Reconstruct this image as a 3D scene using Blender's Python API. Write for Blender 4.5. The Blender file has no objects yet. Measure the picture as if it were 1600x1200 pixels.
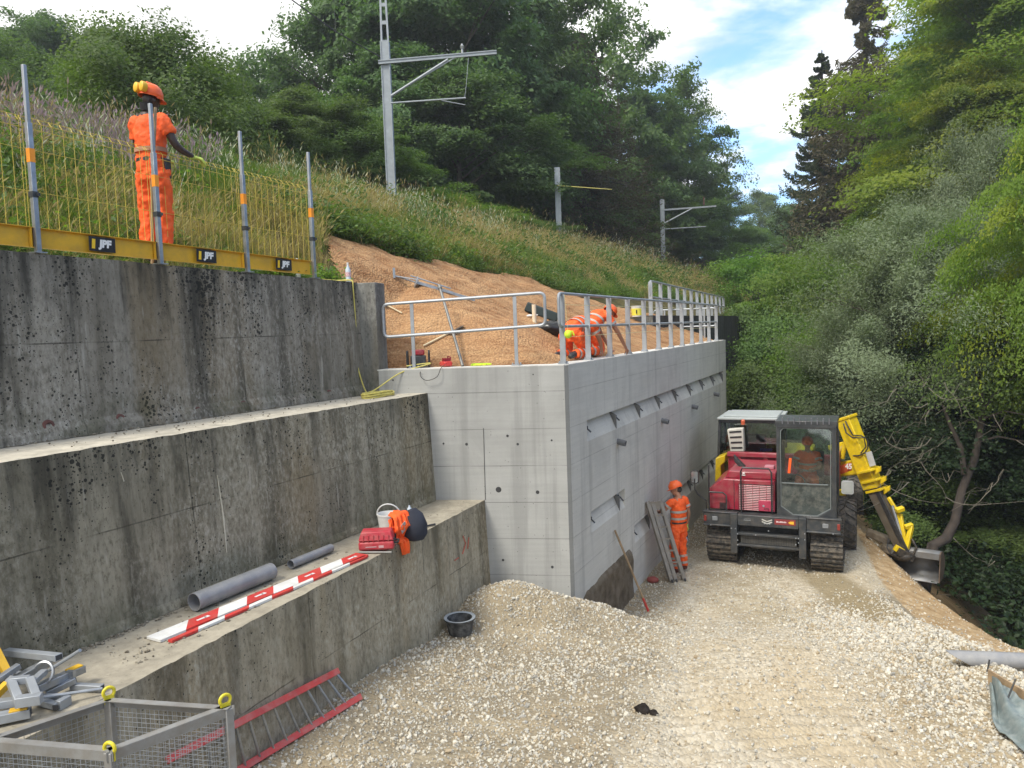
import bpy, math, random
import numpy as np
from mathutils import Vector, Matrix, Euler
# ------------------------------------------------------------ camera, world, sun, exposure
scene = bpy.context.scene
COL = scene.collection
CAM_H, PITCH, ROLL, FPX = 5.1, math.radians(4.05), math.radians(2.0), 1200.0
cam = bpy.data.cameras.new('camera'); camo = bpy.data.objects.new('camera', cam); COL.objects.link(camo)
cam.sensor_width = 36; cam.lens = 27; cam.clip_start = .05; cam.clip_end = 2000
_f = np.array([0, math.cos(PITCH), -math.sin(PITCH)]); _r = np.array([1., 0, 0]); _u = np.array([0, math.sin(PITCH), math.cos(PITCH)])
_R = math.cos(ROLL)*_r - math.sin(ROLL)*_u; _U = math.sin(ROLL)*_r + math.cos(ROLL)*_u
camo.matrix_world = Matrix(((_R[0], _U[0], -_f[0], 0), (_R[1], _U[1], -_f[1], 0), (_R[2], _U[2], -_f[2], CAM_H), (0, 0, 0, 1)))
scene.camera = camo
SUN_EL, SUN_AZ = 52, -136          # azimuth clockwise from +Y
HAZE, ZLO, ZHI = .0010, -12., 62.
SUN_STRENGTH, SKY_STRENGTH, EXPOSURE = 2.4, 0.15, 0.68
scene.view_settings.view_transform = 'Standard'; scene.view_settings.look = 'None'
scene.view_settings.gamma = 1; scene.view_settings.exposure = EXPOSURE
sun = bpy.data.lights.new('sun', 'SUN'); sun.energy = SUN_STRENGTH; sun.angle = math.radians(14); sun.color = (1, .95, .86)
suno = bpy.data.objects.new('sun', sun); COL.objects.link(suno)
_a, _e = math.radians(SUN_AZ), math.radians(SUN_EL)
suno.rotation_euler = Vector((math.sin(_a)*math.cos(_e), math.cos(_a)*math.cos(_e), math.sin(_e))).to_track_quat('Z', 'Y').to_euler()
suno.location = (-20, -10, 40)

def nd(nt, typ, ins=None, **props):
    n = nt.nodes.new(typ)
    for k, v in props.items(): setattr(n, k, v)
    for k, v in (ins or {}).items():
        s = n.inputs[k]
        if isinstance(v, bpy.types.NodeSocket): nt.links.new(v, s)
        else: s.default_value = v
    return n
world = bpy.data.worlds.new('World'); scene.world = world; world.use_nodes = True
nt = world.node_tree; nt.nodes.clear()
sky = nd(nt, 'ShaderNodeTexSky', sky_type='NISHITA', sun_disc=False, sun_elevation=_e, sun_rotation=_a)
tc = nd(nt, 'ShaderNodeTexCoord')
sp = nd(nt, 'ShaderNodeSeparateXYZ', {0: tc.outputs['Generated']})
zz = nd(nt, 'ShaderNodeMath', {0: sp.outputs[2], 1: .16}, operation='ADD')
zm = nd(nt, 'ShaderNodeMath', {0: zz.outputs[0], 1: .05}, operation='MAXIMUM')
dx = nd(nt, 'ShaderNodeMath', {0: sp.outputs[0], 1: zm.outputs[0]}, operation='DIVIDE')
dy = nd(nt, 'ShaderNodeMath', {0: sp.outputs[1], 1: zm.outputs[0]}, operation='DIVIDE')
cv = nd(nt, 'ShaderNodeCombineXYZ', {0: dx.outputs[0], 1: dy.outputs[0], 2: 0.0})
n1 = nd(nt, 'ShaderNodeTexNoise', {'Vector': cv.outputs[0], 'Scale': 1.5, 'Detail': 8.0, 'Roughness': .58, 'Distortion': .3})
# more cloud to the left (-x) as in the photograph
bias = nd(nt, 'ShaderNodeMath', {0: dx.outputs[0], 1: -.19, 2: 0.085}, operation='MULTIPLY_ADD')
ns = nd(nt, 'ShaderNodeMath', {0: n1.outputs[0], 1: bias.outputs[0]}, operation='ADD')
rp = nd(nt, 'ShaderNodeMapRange', {0: ns.outputs[0], 1: .36, 2: .54, 3: 0.0, 4: 1.0}, clamp=True, interpolation_type='SMOOTHSTEP')
n2 = nd(nt, 'ShaderNodeTexNoise', {'Vector': cv.outputs[0], 'Scale': 3.1, 'Detail': 6.0})
cl = nd(nt, 'ShaderNodeMapRange', {0: n2.outputs[0], 1: .3, 2: .7, 3: 4.2, 4: 7.8}, clamp=True)
cc = nd(nt, 'ShaderNodeCombineXYZ', {0: cl.outputs[0], 1: cl.outputs[0], 2: cl.outputs[0]})
tint = nd(nt, 'ShaderNodeVectorMath', {0: cc.outputs[0], 1: (1., .99, .975)}, operation='MULTIPLY')
skb = nd(nt, 'ShaderNodeVectorMath', {0: sky.outputs[0], 1: (.95, 1.22, 1.5)}, operation='MULTIPLY')
mx = nd(nt, 'ShaderNodeMix', {0: rp.outputs[0], 6: skb.outputs[0], 7: tint.outputs[0]}, data_type='RGBA')
bg = nd(nt, 'ShaderNodeBackground', {0: mx.outputs[2], 1: SKY_STRENGTH})
ow = nd(nt, 'ShaderNodeOutputWorld', {0: bg.outputs[0]})

# ------------------------------------------------------------ maths
O = np.array([0, 0, CAM_H])
def ray(x, y): return _f*FPX + _R*(x-800) - _U*(y-600)
def atz(x, y, z): d = ray(x, y); return O + d*(z-CAM_H)/d[2]
def aty(x, y, Y): d = ray(x, y); return O + d*Y/d[1]
def onpl(x, y, P, n): d = ray(x, y); return O + d*(np.dot(np.array(P)-O, n)/np.dot(d, n))
SA = math.radians(25.2)                       # site axis: s runs along the walls, v to the left of the new wall's face
SD = np.array([math.sin(SA), math.cos(SA), 0]); SL = np.array([-SD[1], SD[0], 0]); SC = np.array([.8335, 11.487, 0])
SROT = math.atan2(SD[1], SD[0])
def S(s, v, z=0.): return SC + SD*s + SL*v + np.array([0, 0, z])
def W2S(P): q = np.array(P, float)-SC; return q@SD, q@SL
def sm(a, b, x): t = np.clip((np.asarray(x, float)-a)/(b-a), 0, 1); return t*t*(3-2*t)
_rg = np.random.RandomState(11); _tab = _rg.rand(256, 256)
def vnoise(x, y):
    x = np.asarray(x, float); y = np.asarray(y, float)
    xi = np.floor(x).astype(int); yi = np.floor(y).astype(int); fx = x-xi; fy = y-yi
    fx = fx*fx*(3-2*fx); fy = fy*fy*(3-2*fy)
    g = lambda i, j: _tab[i % 256, j % 256]
    return (g(xi, yi)*(1-fx)+g(xi+1, yi)*fx)*(1-fy)+(g(xi, yi+1)*(1-fx)+g(xi+1, yi+1)*fx)*fy - .5
def fbm(x, y, o=4): return sum(vnoise(x*2**k+17*k, y*2**k+5*k)/2**k for k in range(o))

# ------------------------------------------------------------ scene bookkeeping
def tag(o, label=None, cat=None, group=None, kind=None):
    if label: o['label'] = label
    if cat: o['category'] = cat
    if group: o['group'] = group
    if kind: o['kind'] = kind
    return o
def thing(name, label, cat, loc=(0, 0, 0), rz=0, group=None):
    o = bpy.data.objects.new(name, None); COL.objects.link(o)
    o.empty_display_size = .2
    o.location = [float(a) for a in loc]; o.rotation_euler = (0, 0, rz)
    return tag(o, label, cat, group)
def copy_tree(o, parent=None):
    c = o.copy(); COL.objects.link(c)
    if parent is not None: c.parent = parent
    for ch in list(o.children): copy_tree(ch, c)
    return c
def frame(t, side):
    t = np.asarray(t, float); t = t/np.linalg.norm(t)
    s = np.asarray(side, float); s = s-t*np.dot(s, t)
    if np.linalg.norm(s) < 1e-4: s = np.cross(t, [0, .3, 1.]);
    s = s/np.linalg.norm(s); return t, s, np.cross(t, s)
class MB:
    def __init__(self): self.v = []; self.f = []
    def add(self, vs, fs):
        n = len(self.v); self.v += [tuple(float(a) for a in p) for p in vs]; self.f += [tuple(i+n for i in q) for q in fs]; return self
    def box(self, x, y, z, sx, sy, sz, M=None):
        vs = [(x+a*sx/2, y+b*sy/2, z+c*sz/2) for a in (-1, 1) for b in (-1, 1) for c in (-1, 1)]
        if M is not None: vs = [tuple(M @ Vector(p)) for p in vs]
        return self.add(vs, [(0, 1, 3, 2), (4, 6, 7, 5), (0, 4, 5, 1), (2, 3, 7, 6), (0, 2, 6, 4), (1, 5, 7, 3)])
    def b2(self, x0, x1, y0, y1, z0, z1): return self.box((x0+x1)/2, (y0+y1)/2, (z0+z1)/2, abs(x1-x0), abs(y1-y0), abs(z1-z0))
    def bar(self, p0, p1, w, h, side=(0, 0, 1)):                     # rectangular bar, h along `side`
        p0 = np.array(p0, float); p1 = np.array(p1, float)
        t, s, b = frame(p1-p0, side)
        vs = [p+s*i*h/2+b*j*w/2 for p in (p0, p1) for i, j in ((-1, -1), (1, -1), (1, 1), (-1, 1))]
        return self.add(vs, [(3, 2, 1, 0), (4, 5, 6, 7), (0, 1, 5, 4), (1, 2, 6, 5), (2, 3, 7, 6), (3, 0, 4, 7)])
    def tube(self, pts, r, n=8, closed=False, side=(0.13, .2, 1), ry=None, caps=True, fixed=False):
        pts = [np.array(p, float) for p in pts]; m = len(pts)
        rs = r if hasattr(r, '__len__') else [r]*m
        rys = rs if ry is None else (ry if hasattr(ry, '__len__') else [ry]*m)
        vs = []; sd = np.array(side, float)
        for i, p in enumerate(pts):
            a = pts[(i-1) % m] if (i > 0 or closed) else p; b = pts[(i+1) % m] if (i < m-1 or closed) else p
            t, s, bb = frame(b-a, side if fixed else sd)
            sd = s
            for k in range(n):
                th = 2*math.pi*k/n; vs.append(p+s*math.cos(th)*rs[i]+bb*math.sin(th)*rys[i])
        fs = []
        for i in range(m if closed else m-1):
            j = (i+1) % m
            for k in range(n): fs.append((i*n+k, i*n+(k+1) % n, j*n+(k+1) % n, j*n+k))
        if caps and not closed: fs += [tuple(reversed(range(n))), tuple(range((m-1)*n, m*n))]
        return self.add(vs, fs)
    def pipe(self, p0, p1, r0, r1, n=24):                              # hollow pipe: outer r0, inner r1
        p0 = np.array(p0, float); p1 = np.array(p1, float); t, s, b = frame(p1-p0, (0.1, .2, 1)); vs = []
        for p, r in ((p0, r0), (p1, r0), (p1, r1), (p0, r1)):
            vs += [p+(s*math.cos(2*math.pi*k/n)+b*math.sin(2*math.pi*k/n))*r for k in range(n)]
        fs = [(i*n+k, i*n+(k+1) % n, ((i+1) % 4)*n+(k+1) % n, ((i+1) % 4)*n+k) for i in range(4) for k in range(n)]
        return self.add(vs, fs)
    def prism(self, poly, vec):
        n = len(poly); vec = np.array(vec, float); a = [np.array(p, float) for p in poly]
        return self.add(a+[p+vec for p in a], [tuple(range(n))[::-1], tuple(range(n, 2*n))]+[(i, (i+1) % n, n+(i+1) % n, n+i) for i in range(n)])
    def lathe(self, prof, n=24, c=(0, 0, 0), axis=None, caps=True):
        c = np.array(c, float)
        if axis is None: X, Y, Z = np.eye(3)
        else: Z, X, Y = frame(axis, (.31, .17, 1) if abs(axis[2]) < .9 else (1, 0, 0))
        vs = [c+X*r*math.cos(2*math.pi*k/n)+Y*r*math.sin(2*math.pi*k/n)+Z*z for r, z in prof for k in range(n)]
        fs = [(i*n+k, i*n+(k+1) % n, (i+1)*n+(k+1) % n, (i+1)*n+k) for i in range(len(prof)-1) for k in range(n)]
        if caps and prof[0][0] > 1e-5: fs.append(tuple(range(n))[::-1])
        if caps and prof[-1][0] > 1e-5: fs.append(tuple(range((len(prof)-1)*n, len(prof)*n)))
        return self.add(vs, fs)
    def ball(self, c, rx, ry=None, rz=None, n=12, M=None):
        ry = rx if ry is None else ry; rz = rx if rz is None else rz; m = n//2+1; vs = []
        for i in range(m+1):
            th = math.pi*i/m
            for k in range(n):
                p = Vector((rx*math.sin(th)*math.cos(2*math.pi*k/n), ry*math.sin(th)*math.sin(2*math.pi*k/n), rz*math.cos(th)))
                if M is not None: p = M @ p
                vs.append((c[0]+p[0], c[1]+p[1], c[2]+p[2]))
        return self.add(vs, [((i+1)*n+k, (i+1)*n+(k+1) % n, i*n+(k+1) % n, i*n+k) for i in range(m) for k in range(n)])
    def text(self, s, size, o, ex, ey, depth=.003, bold=.0, shear=0., align='CENTER'):
        cu = bpy.data.curves.new('t', 'FONT'); cu.body = s; cu.size = size; cu.align_x = align; cu.align_y = 'CENTER'
        cu.offset = bold; cu.shear = shear; cu.extrude = depth/2; cu.resolution_u = 3
        ob = bpy.data.objects.new('t', cu); COL.objects.link(ob)
        dg = bpy.context.evaluated_depsgraph_get(); me = bpy.data.meshes.new_from_object(ob.evaluated_get(dg))
        ex = np.array(ex, float); ey = np.array(ey, float); ez = np.cross(ex, ey); o = np.array(o, float)
        self.add([o+ex*v.co.x+ey*v.co.y+ez*(v.co.z+depth/2) for v in me.vertices], [tuple(p.vertices) for p in me.polygons])
        bpy.data.objects.remove(ob); bpy.data.curves.remove(cu); bpy.data.meshes.remove(me); return self
    def build(self, name, mat, parent=None, smooth=None, bev=0, loc=None, remesh=0, disp=0, dscale=.1, world=False):
        me = bpy.data.meshes.new(name); vs = self.v
        off = (0, 0, 0)
        if loc is not None: off = loc
        elif world and parent is not None: off = parent.location
        if any(off): vs = [(a-off[0], b-off[1], c-off[2]) for a, b, c in vs]
        me.from_pydata(vs, [], self.f); me.validate(); me.update()
        o = bpy.data.objects.new(name, me); COL.objects.link(o)
        for m in (mat if isinstance(mat, (list, tuple)) else [mat]): me.materials.append(m)
        if parent is not None: o.parent = parent
        elif loc is not None: o.location = [float(a) for a in loc]
        if bev:
            b = o.modifiers.new('bevel', 'BEVEL'); b.width = bev; b.segments = 2; b.limit_method = 'ANGLE'; b.angle_limit = .6
        if remesh:
            b = o.modifiers.new('remesh', 'REMESH'); b.mode = 'VOXEL'; b.voxel_size = remesh; b.use_smooth_shade = True
            b = o.modifiers.new('smooth', 'SMOOTH'); b.factor = .5; b.iterations = 3
        if disp:
            tx = bpy.data.textures.new('folds', 'CLOUDS'); tx.noise_scale = dscale; tx.noise_depth = 2
            b = o.modifiers.new('folds', 'DISPLACE'); b.texture = tx; b.strength = disp; b.mid_level = .5; b.texture_coords = 'LOCAL'
        if smooth is None: smooth = 35
        if smooth:
            me.polygons.foreach_set('use_smooth', [True]*len(me.polygons)); me.set_sharp_from_angle(angle=math.radians(smooth))
        return o
def npmesh(name, v, f, mat, parent=None, attrs=None, smooth=False, link=True):
    """v (n,3), f (m,k) arrays"""
    me = bpy.data.meshes.new(name); v = np.asarray(v, np.float32); f = np.asarray(f, np.int32); k = f.shape[1]
    me.vertices.add(len(v)); me.vertices.foreach_set('co', v.ravel())
    me.loops.add(f.size); me.loops.foreach_set('vertex_index', f.ravel())
    me.polygons.add(len(f)); me.polygons.foreach_set('loop_start', np.arange(0, f.size, k, dtype=np.int32))
    me.polygons.foreach_set('use_smooth', np.full(len(f), smooth))
    for an, (dom, typ, arr) in (attrs or {}).items():
        at = me.attributes.new(an, typ, dom)
        at.data.foreach_set('vector' if typ == 'FLOAT_VECTOR' else ('color' if typ == 'FLOAT_COLOR' else 'value'), np.asarray(arr, np.float32 if typ != 'INT' else np.int32).ravel())
    me.update(); me.validate()
    for m in (mat if isinstance(mat, (list, tuple)) else [mat]): me.materials.append(m)
    o = bpy.data.objects.new(name, me)
    if link: COL.objects.link(o)
    if parent is not None: o.parent = parent
    return o
def grid_mesh(name, X, Y, Z, mat, keep=None, parent=None, smooth=True, attrs=None):
    n, m = X.shape; v = np.stack([X, Y, Z], -1).reshape(-1, 3)
    i = np.arange(n*m).reshape(n, m); f = np.stack([i[:-1, :-1], i[1:, :-1], i[1:, 1:], i[:-1, 1:]], -1).reshape(-1, 4)
    a = v[f[0]] if len(f) else None
    if a is not None and np.cross(a[1]-a[0], a[3]-a[0])[2] < 0: f = f[:, ::-1]
    if keep is not None:
        kk = (keep[:-1, :-1] & keep[1:, 1:] & keep[1:, :-1] & keep[:-1, 1:]).reshape(-1); f = f[kk]
    return npmesh(name, v, f, mat, parent, smooth=smooth, attrs=attrs)
def scatter(name, pts, rot, scl, idx, protos, kind='stuff', label=None, cat=None):
    """one object: thousands of small pieces nobody could count"""
    me = bpy.data.meshes.new(name); me.vertices.add(len(pts)); me.vertices.foreach_set('co', np.asarray(pts, np.float32).ravel())
    for an, typ, arr in (('rot', 'FLOAT_VECTOR', rot), ('scl', 'FLOAT', scl), ('idx', 'INT', idx)):
        at = me.attributes.new(an, typ, 'POINT'); at.data.foreach_set('vector' if typ == 'FLOAT_VECTOR' else 'value', np.asarray(arr, np.int32 if typ == 'INT' else np.float32).ravel())
    me.update(); o = bpy.data.objects.new(name, me); COL.objects.link(o)
    g = bpy.data.node_groups.new(name, 'GeometryNodeTree')
    g.interface.new_socket('Geometry', in_out='INPUT', socket_type='NodeSocketGeometry'); g.interface.new_socket('Geometry', in_out='OUTPUT', socket_type='NodeSocketGeometry')
    gi = g.nodes.new('NodeGroupInput'); go = g.nodes.new('NodeGroupOutput')
    join = g.nodes.new('GeometryNodeJoinGeometry')
    ia = nd(g, 'GeometryNodeInputNamedAttribute', {'Name': 'idx'}, data_type='INT')
    ra = nd(g, 'GeometryNodeInputNamedAttribute', {'Name': 'rot'}, data_type='FLOAT_VECTOR')
    sa = nd(g, 'GeometryNodeInputNamedAttribute', {'Name': 'scl'}, data_type='FLOAT')
    for k, p in enumerate(protos):
        cmp_ = nd(g, 'FunctionNodeCompare', {2: ia.outputs['Attribute'], 3: k}, data_type='INT', operation='EQUAL')
        oi = g.nodes.new('GeometryNodeObjectInfo'); oi.inputs['Object'].default_value = p; oi.inputs['As Instance'].default_value = True
        ip = nd(g, 'GeometryNodeInstanceOnPoints', {'Points': gi.outputs[0], 'Selection': cmp_.outputs[0], 'Instance': oi.outputs['Geometry'], 'Rotation': ra.outputs['Attribute'], 'Scale': sa.outputs['Attribute']})
        g.links.new(ip.outputs[0], join.inputs[0])
    g.links.new(join.outputs[0], go.inputs[0])
    md = o.modifiers.new('scatter', 'NODES'); md.node_group = g
    return tag(o, label, cat, None, kind)

# ------------------------------------------------------------ materials
def newmat(name):
    m = bpy.data.materials.new(name); m.use_nodes = True; t = m.node_tree; b = t.nodes['Principled BSDF']; return m, t, b
def c4(c): return (*c, 1.0) if len(c) == 3 else c
def mixc(t, fac, a, b, mode='MIX'):
    n = nd(t, 'ShaderNodeMix', {0: fac, 6: a if isinstance(a, bpy.types.NodeSocket) else c4(a), 7: b if isinstance(b, bpy.types.NodeSocket) else c4(b)}, data_type='RGBA', blend_type=mode); return n.outputs[2]
def mth(t, op, a, b=0., c=0.):
    n = nd(t, 'ShaderNodeMath', {0: a, 1: b, 2: c}, operation=op); return n.outputs[0]
def rng(t, x, a, b, c=0., d=1.): return nd(t, 'ShaderNodeMapRange', {0: x, 1: a, 2: b, 3: c, 4: d}, clamp=True).outputs[0]
def noise(t, vec, scale, detail=4., rough=.5, dist=0.):
    return nd(t, 'ShaderNodeTexNoise', {'Vector': vec, 'Scale': scale, 'Detail': detail, 'Roughness': rough, 'Distortion': dist}).outputs[0]
def scalev(t, vec, s): return nd(t, 'ShaderNodeVectorMath', {0: vec, 1: s}, operation='MULTIPLY').outputs[0]
def coord(t, k='Object'): return nd(t, 'ShaderNodeTexCoord').outputs[k]
def bump(t, b, h, strength=.4, dist=.02):
    n = nd(t, 'ShaderNodeBump', {'Strength': strength, 'Distance': dist, 'Height': h}); t.links.new(n.outputs[0], b.inputs['Normal'])
_mc = {}
def P(name, col, rough=.5, metal=0., var=.18, vs=3., bmp=0., bs=40., dirt=None, da=.0, coat=0., spec=.5, sheen=0.):
    """paint / metal / cloth with noise variation and optional dirt"""
    if name in _mc: return _mc[name]
    m, t, b = newmat(name); co = coord(t)
    n = noise(t, co, vs, 5.)
    dk = tuple(x*(1-var) for x in col); lt = tuple(min(1, x*(1+var)) for x in col)
    c = mixc(t, rng(t, n, .3, .7), dk, lt)
    if dirt:
        d = noise(t, co, vs*2.3, 7., .65); c = mixc(t, mth(t, 'MULTIPLY', rng(t, d, .42, .68), da), c, dirt)
    t.links.new(c, b.inputs['Base Color']); b.inputs['Metallic'].default_value = metal
    r = mth(t, 'MULTIPLY_ADD', n, .25, rough-.12); t.links.new(r, b.inputs['Roughness'])
    b.inputs['Specular IOR Level'].default_value = spec; b.inputs['Coat Weight'].default_value = coat
    if bmp: bump(t, b, noise(t, co, bs, 4.), bmp, .01)
    _mc[name] = m; return m
def lines(t, x, vals, w):
    """1 near any of vals"""
    out = None
    for v in vals:
        d = mth(t, 'LESS_THAN', mth(t, 'ABSOLUTE', mth(t, 'SUBTRACT', x, v)), w)
        out = d if out is None else mth(t, 'MAXIMUM', out, d)
    return out
def old_concrete(name, dark, mid, light, top, spots=1., zl=(), sl=(), moss=.5, z0=0., z1=2.):
    m, t, b = newmat(name); co = coord(t); sp = nd(t, 'ShaderNodeSeparateXYZ', {0: co}); x, y, z = sp.outputs[:3]
    wv = scalev(t, co, (1, 1, .07))
    st = noise(t, wv, 3.6, 8., .68); big = noise(t, co, .75, 4., .55, .6); fine = noise(t, scalev(t, co, (1, 1, .5)), 24., 6., .75)
    mot = noise(t, scalev(t, co, (1, 1, .7)), 7., 9., .75, .0)
    c = mixc(t, rng(t, mth(t, 'ADD', mth(t, 'MULTIPLY', st, .72), mth(t, 'MULTIPLY', mot, .28)), .40, .60), dark, mid)
    c = mixc(t, mth(t, 'MULTIPLY', rng(t, noise(t, scalev(t, co, (1, 1, .12)), 1.1, 6., .6), .5, .62), .45), c, tuple(a*q for a, q in zip(mid, (.85, .70, .48))))
    c = mixc(t, mth(t, 'MULTIPLY', rng(t, big, .42, .66), .6), c, mid)
    st2 = noise(t, scalev(t, co, (1, 1, .05)), 2.1, 5., .6)
    c = mixc(t, mth(t, 'MULTIPLY', rng(t, st2, .54, .66), .65), c, tuple(a*.55 for a in dark))
    c = mixc(t, mth(t, 'MULTIPLY', mth(t, 'MULTIPLY', rng(t, fine, .5, .64), rng(t, big, .35, .6)), .75), c, light)
    c = mixc(t, mth(t, 'MULTIPLY', rng(t, fine, .48, .36), .55), c, tuple(a*.5 for a in dark))
    ws = noise(t, scalev(t, co, (1, 1, .09)), 16., 4., .5)
    c = mixc(t, mth(t, 'MULTIPLY', rng(t, ws, .66, .74), .55), c, light)
    tg = rng(t, z, z0+(z1-z0)*.3, z1, 0., .16)
    dr = noise(t, scalev(t, co, (1, 1, .10)), 2.6, 7., .66)
    c = mixc(t, mth(t, 'MULTIPLY', rng(t, mth(t, 'ADD', dr, tg), .60, .74), .72*spots), c, (.028, .027, .022))
    # lichen specks, denser along the top and in streaks
    vo = nd(t, 'ShaderNodeTexVoronoi', {'Vector': co, 'Scale': 17., 'Randomness': 1.}); vo2 = nd(t, 'ShaderNodeTexVoronoi', {'Vector': co, 'Scale': 34.})
    msk = noise(t, scalev(t, co, (1, 1, .3)), 1.9, 5., .6)
    tp = rng(t, z, z0+(z1-z0)*.45, z1, 0., .13)
    mm = mth(t, 'ADD', msk, tp)
    th = rng(t, mm, .42, .76, 0., .40*spots)
    s1 = mth(t, 'LESS_THAN', mth(t, 'ADD', vo.outputs['Distance'], mth(t, 'MULTIPLY', fine, .12)), mth(t, 'ADD', th, .045))
    s2 = mth(t, 'LESS_THAN', vo2.outputs['Distance'], mth(t, 'MULTIPLY', th, .8))
    spk = mth(t, 'MAXIMUM', s1, s2)
    c = mixc(t, mth(t, 'MULTIPLY', spk, .88), c, (.014, .015, .013))
    mo = mth(t, 'MULTIPLY', rng(t, z, z0+.42, z0, 0., 1.), rng(t, noise(t, co, 3.2, 5., .6), .42, .62))
    c = mixc(t, mth(t, 'MULTIPLY', mo, moss), c, (.045, .05, .015))
    jn = mth(t, 'ADD', z, mth(t, 'MULTIPLY', noise(t, co, 1.3), .02))
    if zl: c = mixc(t, mth(t, 'MULTIPLY', lines(t, jn, [v+.01 for v in zl], .007), mth(t, 'MULTIPLY', rng(t, noise(t, co, 3.1, 4.), .38, .6), .7)), c, tuple(a*.3 for a in dark))
    if sl: c = mixc(t, mth(t, 'MULTIPLY', lines(t, mth(t, 'ADD', x, mth(t, 'MULTIPLY', noise(t, co, 2.), .02)), sl, .007), mth(t, 'MULTIPLY', rng(t, noise(t, co, 2.7, 4.), .35, .6), .75)), c, tuple(a*.25 for a in dark))
    g = nd(t, 'ShaderNodeNewGeometry'); nz = nd(t, 'ShaderNodeSeparateXYZ', {0: g.outputs['Normal']}).outputs[2]
    tn = noise(t, co, 5., 7., .7); tcx = mixc(t, rng(t, tn, .35, .7), tuple(a*.62 for a in top), top)
    tcx = mixc(t, mth(t, 'MULTIPLY', rng(t, noise(t, co, 14., 5., .7), .6, .72), .7), tcx, (.07, .06, .04))
    c = mixc(t, rng(t, nz, .6, .8), c, tcx)
    t.links.new(c, b.inputs['Base Color']); b.inputs['Roughness'].default_value = .9; b.inputs['Specular IOR Level'].default_value = .25
    bump(t, b, mth(t, 'ADD', mth(t, 'MULTIPLY', fine, .7), mth(t, 'MULTIPLY', spk, -.2)), .28, .010)
    return m
def new_concrete(name, base=(.40, .40, .38), zl=(), sl=(), jf=.6):
    m, t, b = newmat(name); co = coord(t); sp = nd(t, 'ShaderNodeSeparateXYZ', {0: co}); x, y, z = sp.outputs[:3]
    bd = noise(t, scalev(t, co, (.35, .35, 9)), 2.2, 5., .6); big = noise(t, co, .9, 5., .6, .8); vs_ = noise(t, scalev(t, co, (1, 1, .06)), 3.6, 6., .6)
    fine = noise(t, co, 26., 6., .7)
    dk = tuple(a*.74 for a in base); lt = tuple(a*1.2 for a in base)
    c = mixc(t, rng(t, bd, .3, .7), tuple(a*.93 for a in base), tuple(a*1.05 for a in base))
    c = mixc(t, mth(t, 'MULTIPLY', rng(t, big, .5, .7), .6), c, dk)
    c = mixc(t, mth(t, 'MULTIPLY', rng(t, big, .46, .3), .45), c, lt)
    c = mixc(t, mth(t, 'MULTIPLY', rng(t, vs_, .54, .66), .5), c, tuple(a*.62 for a in base))
    c = mixc(t, mth(t, 'MULTIPLY', rng(t, vs_, .42, .33), .35), c, lt)
    c = mixc(t, mth(t, 'MULTIPLY', rng(t, fine, .56, .7), .22), c, dk)
    vo = nd(t, 'ShaderNodeTexVoronoi', {'Vector': co, 'Scale': 9.}).outputs['Distance']
    c = mixc(t, mth(t, 'MULTIPLY', mth(t, 'LESS_THAN', vo, .07), .6), c, (.06, .06, .055))
    jn = mth(t, 'ADD', z, mth(t, 'MULTIPLY', noise(t, co, .8), .012))
    if zl: c = mixc(t, mth(t, 'MULTIPLY', lines(t, jn, zl, .006), mth(t, 'MULTIPLY_ADD', rng(t, noise(t, co, 1.7), .35, .6), jf, jf*.3)), c, (.07, .07, .065))
    if sl: c = mixc(t, mth(t, 'MULTIPLY', lines(t, x, sl, .008), .35), c, (.09, .09, .085))
    t.links.new(c, b.inputs['Base Color']); b.inputs['Roughness'].default_value = .82; b.inputs['Specular IOR Level'].default_value = .3
    bump(t, b, mth(t, 'ADD', mth(t, 'MULTIPLY', fine, .4), mth(t, 'MULTIPLY', bd, .8)), .3, .006)
    return m
def leafmat(name, a, b_, tr=.35, yel=None, ya=.5):
    m, t, b = newmat(name)
    at = nd(t, 'ShaderNodeAttribute', attribute_name='rnd').outputs['Fac']; oi = nd(t, 'ShaderNodeObjectInfo').outputs['Random']
    c = mixc(t, at, a, b_)
    if yel: c = mixc(t, mth(t, 'MULTIPLY', rng(t, nd(t, 'ShaderNodeAttribute', attribute_name='clump').outputs['Fac'], .5, .95), ya), c, yel)
    hs = nd(t, 'ShaderNodeHueSaturation', {'Hue': rng(t, oi, 0., 1., .485, .51), 'Value': rng(t, oi, 0., 1., .85, 1.15), 'Color': c}).outputs[0]
    t.links.new(hs, b.inputs['Base Color']); b.inputs['Roughness'].default_value = .55; b.inputs['Specular IOR Level'].default_value = .3
    tl = nd(t, 'ShaderNodeBsdfTranslucent', {0: nd(t, 'ShaderNodeVectorMath', {0: hs, 1: (1.3, 1.5, .6)}, operation='MULTIPLY').outputs[0]})
    mxs = nd(t, 'ShaderNodeMixShader', {0: tr, 1: b.outputs[0], 2: tl.outputs[0]}); t.links.new(mxs.outputs[0], t.nodes['Material Output'].inputs[0])
    return m
def glassmat(name, tint=(.75, .85, .82), rough=.03):
    m, t, b = newmat(name)
    gl = nd(t, 'ShaderNodeBsdfGlossy', {0: (1, 1, 1, 1), 1: rough}); tr = nd(t, 'ShaderNodeBsdfTransparent', {0: c4(tint)})
    fr = nd(t, 'ShaderNodeFresnel', {0: 1.5}).outputs[0]
    mxs = nd(t, 'ShaderNodeMixShader', {0: mth(t, 'MULTIPLY_ADD', fr, 1.0, .05), 1: tr.outputs[0], 2: gl.outputs[0]}); t.links.new(mxs.outputs[0], t.nodes['Material Output'].inputs[0]); return m
GALV = P('galvanised_steel', (.40, .42, .44), .42, .75, .2, 6., .1, 60., (.25, .26, .27), .5)
GALV_L = P('galvanised_pale', (.36, .385, .41), .5, .45, .14, 5., .05, 60., (.3, .31, .32), .4)
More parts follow.
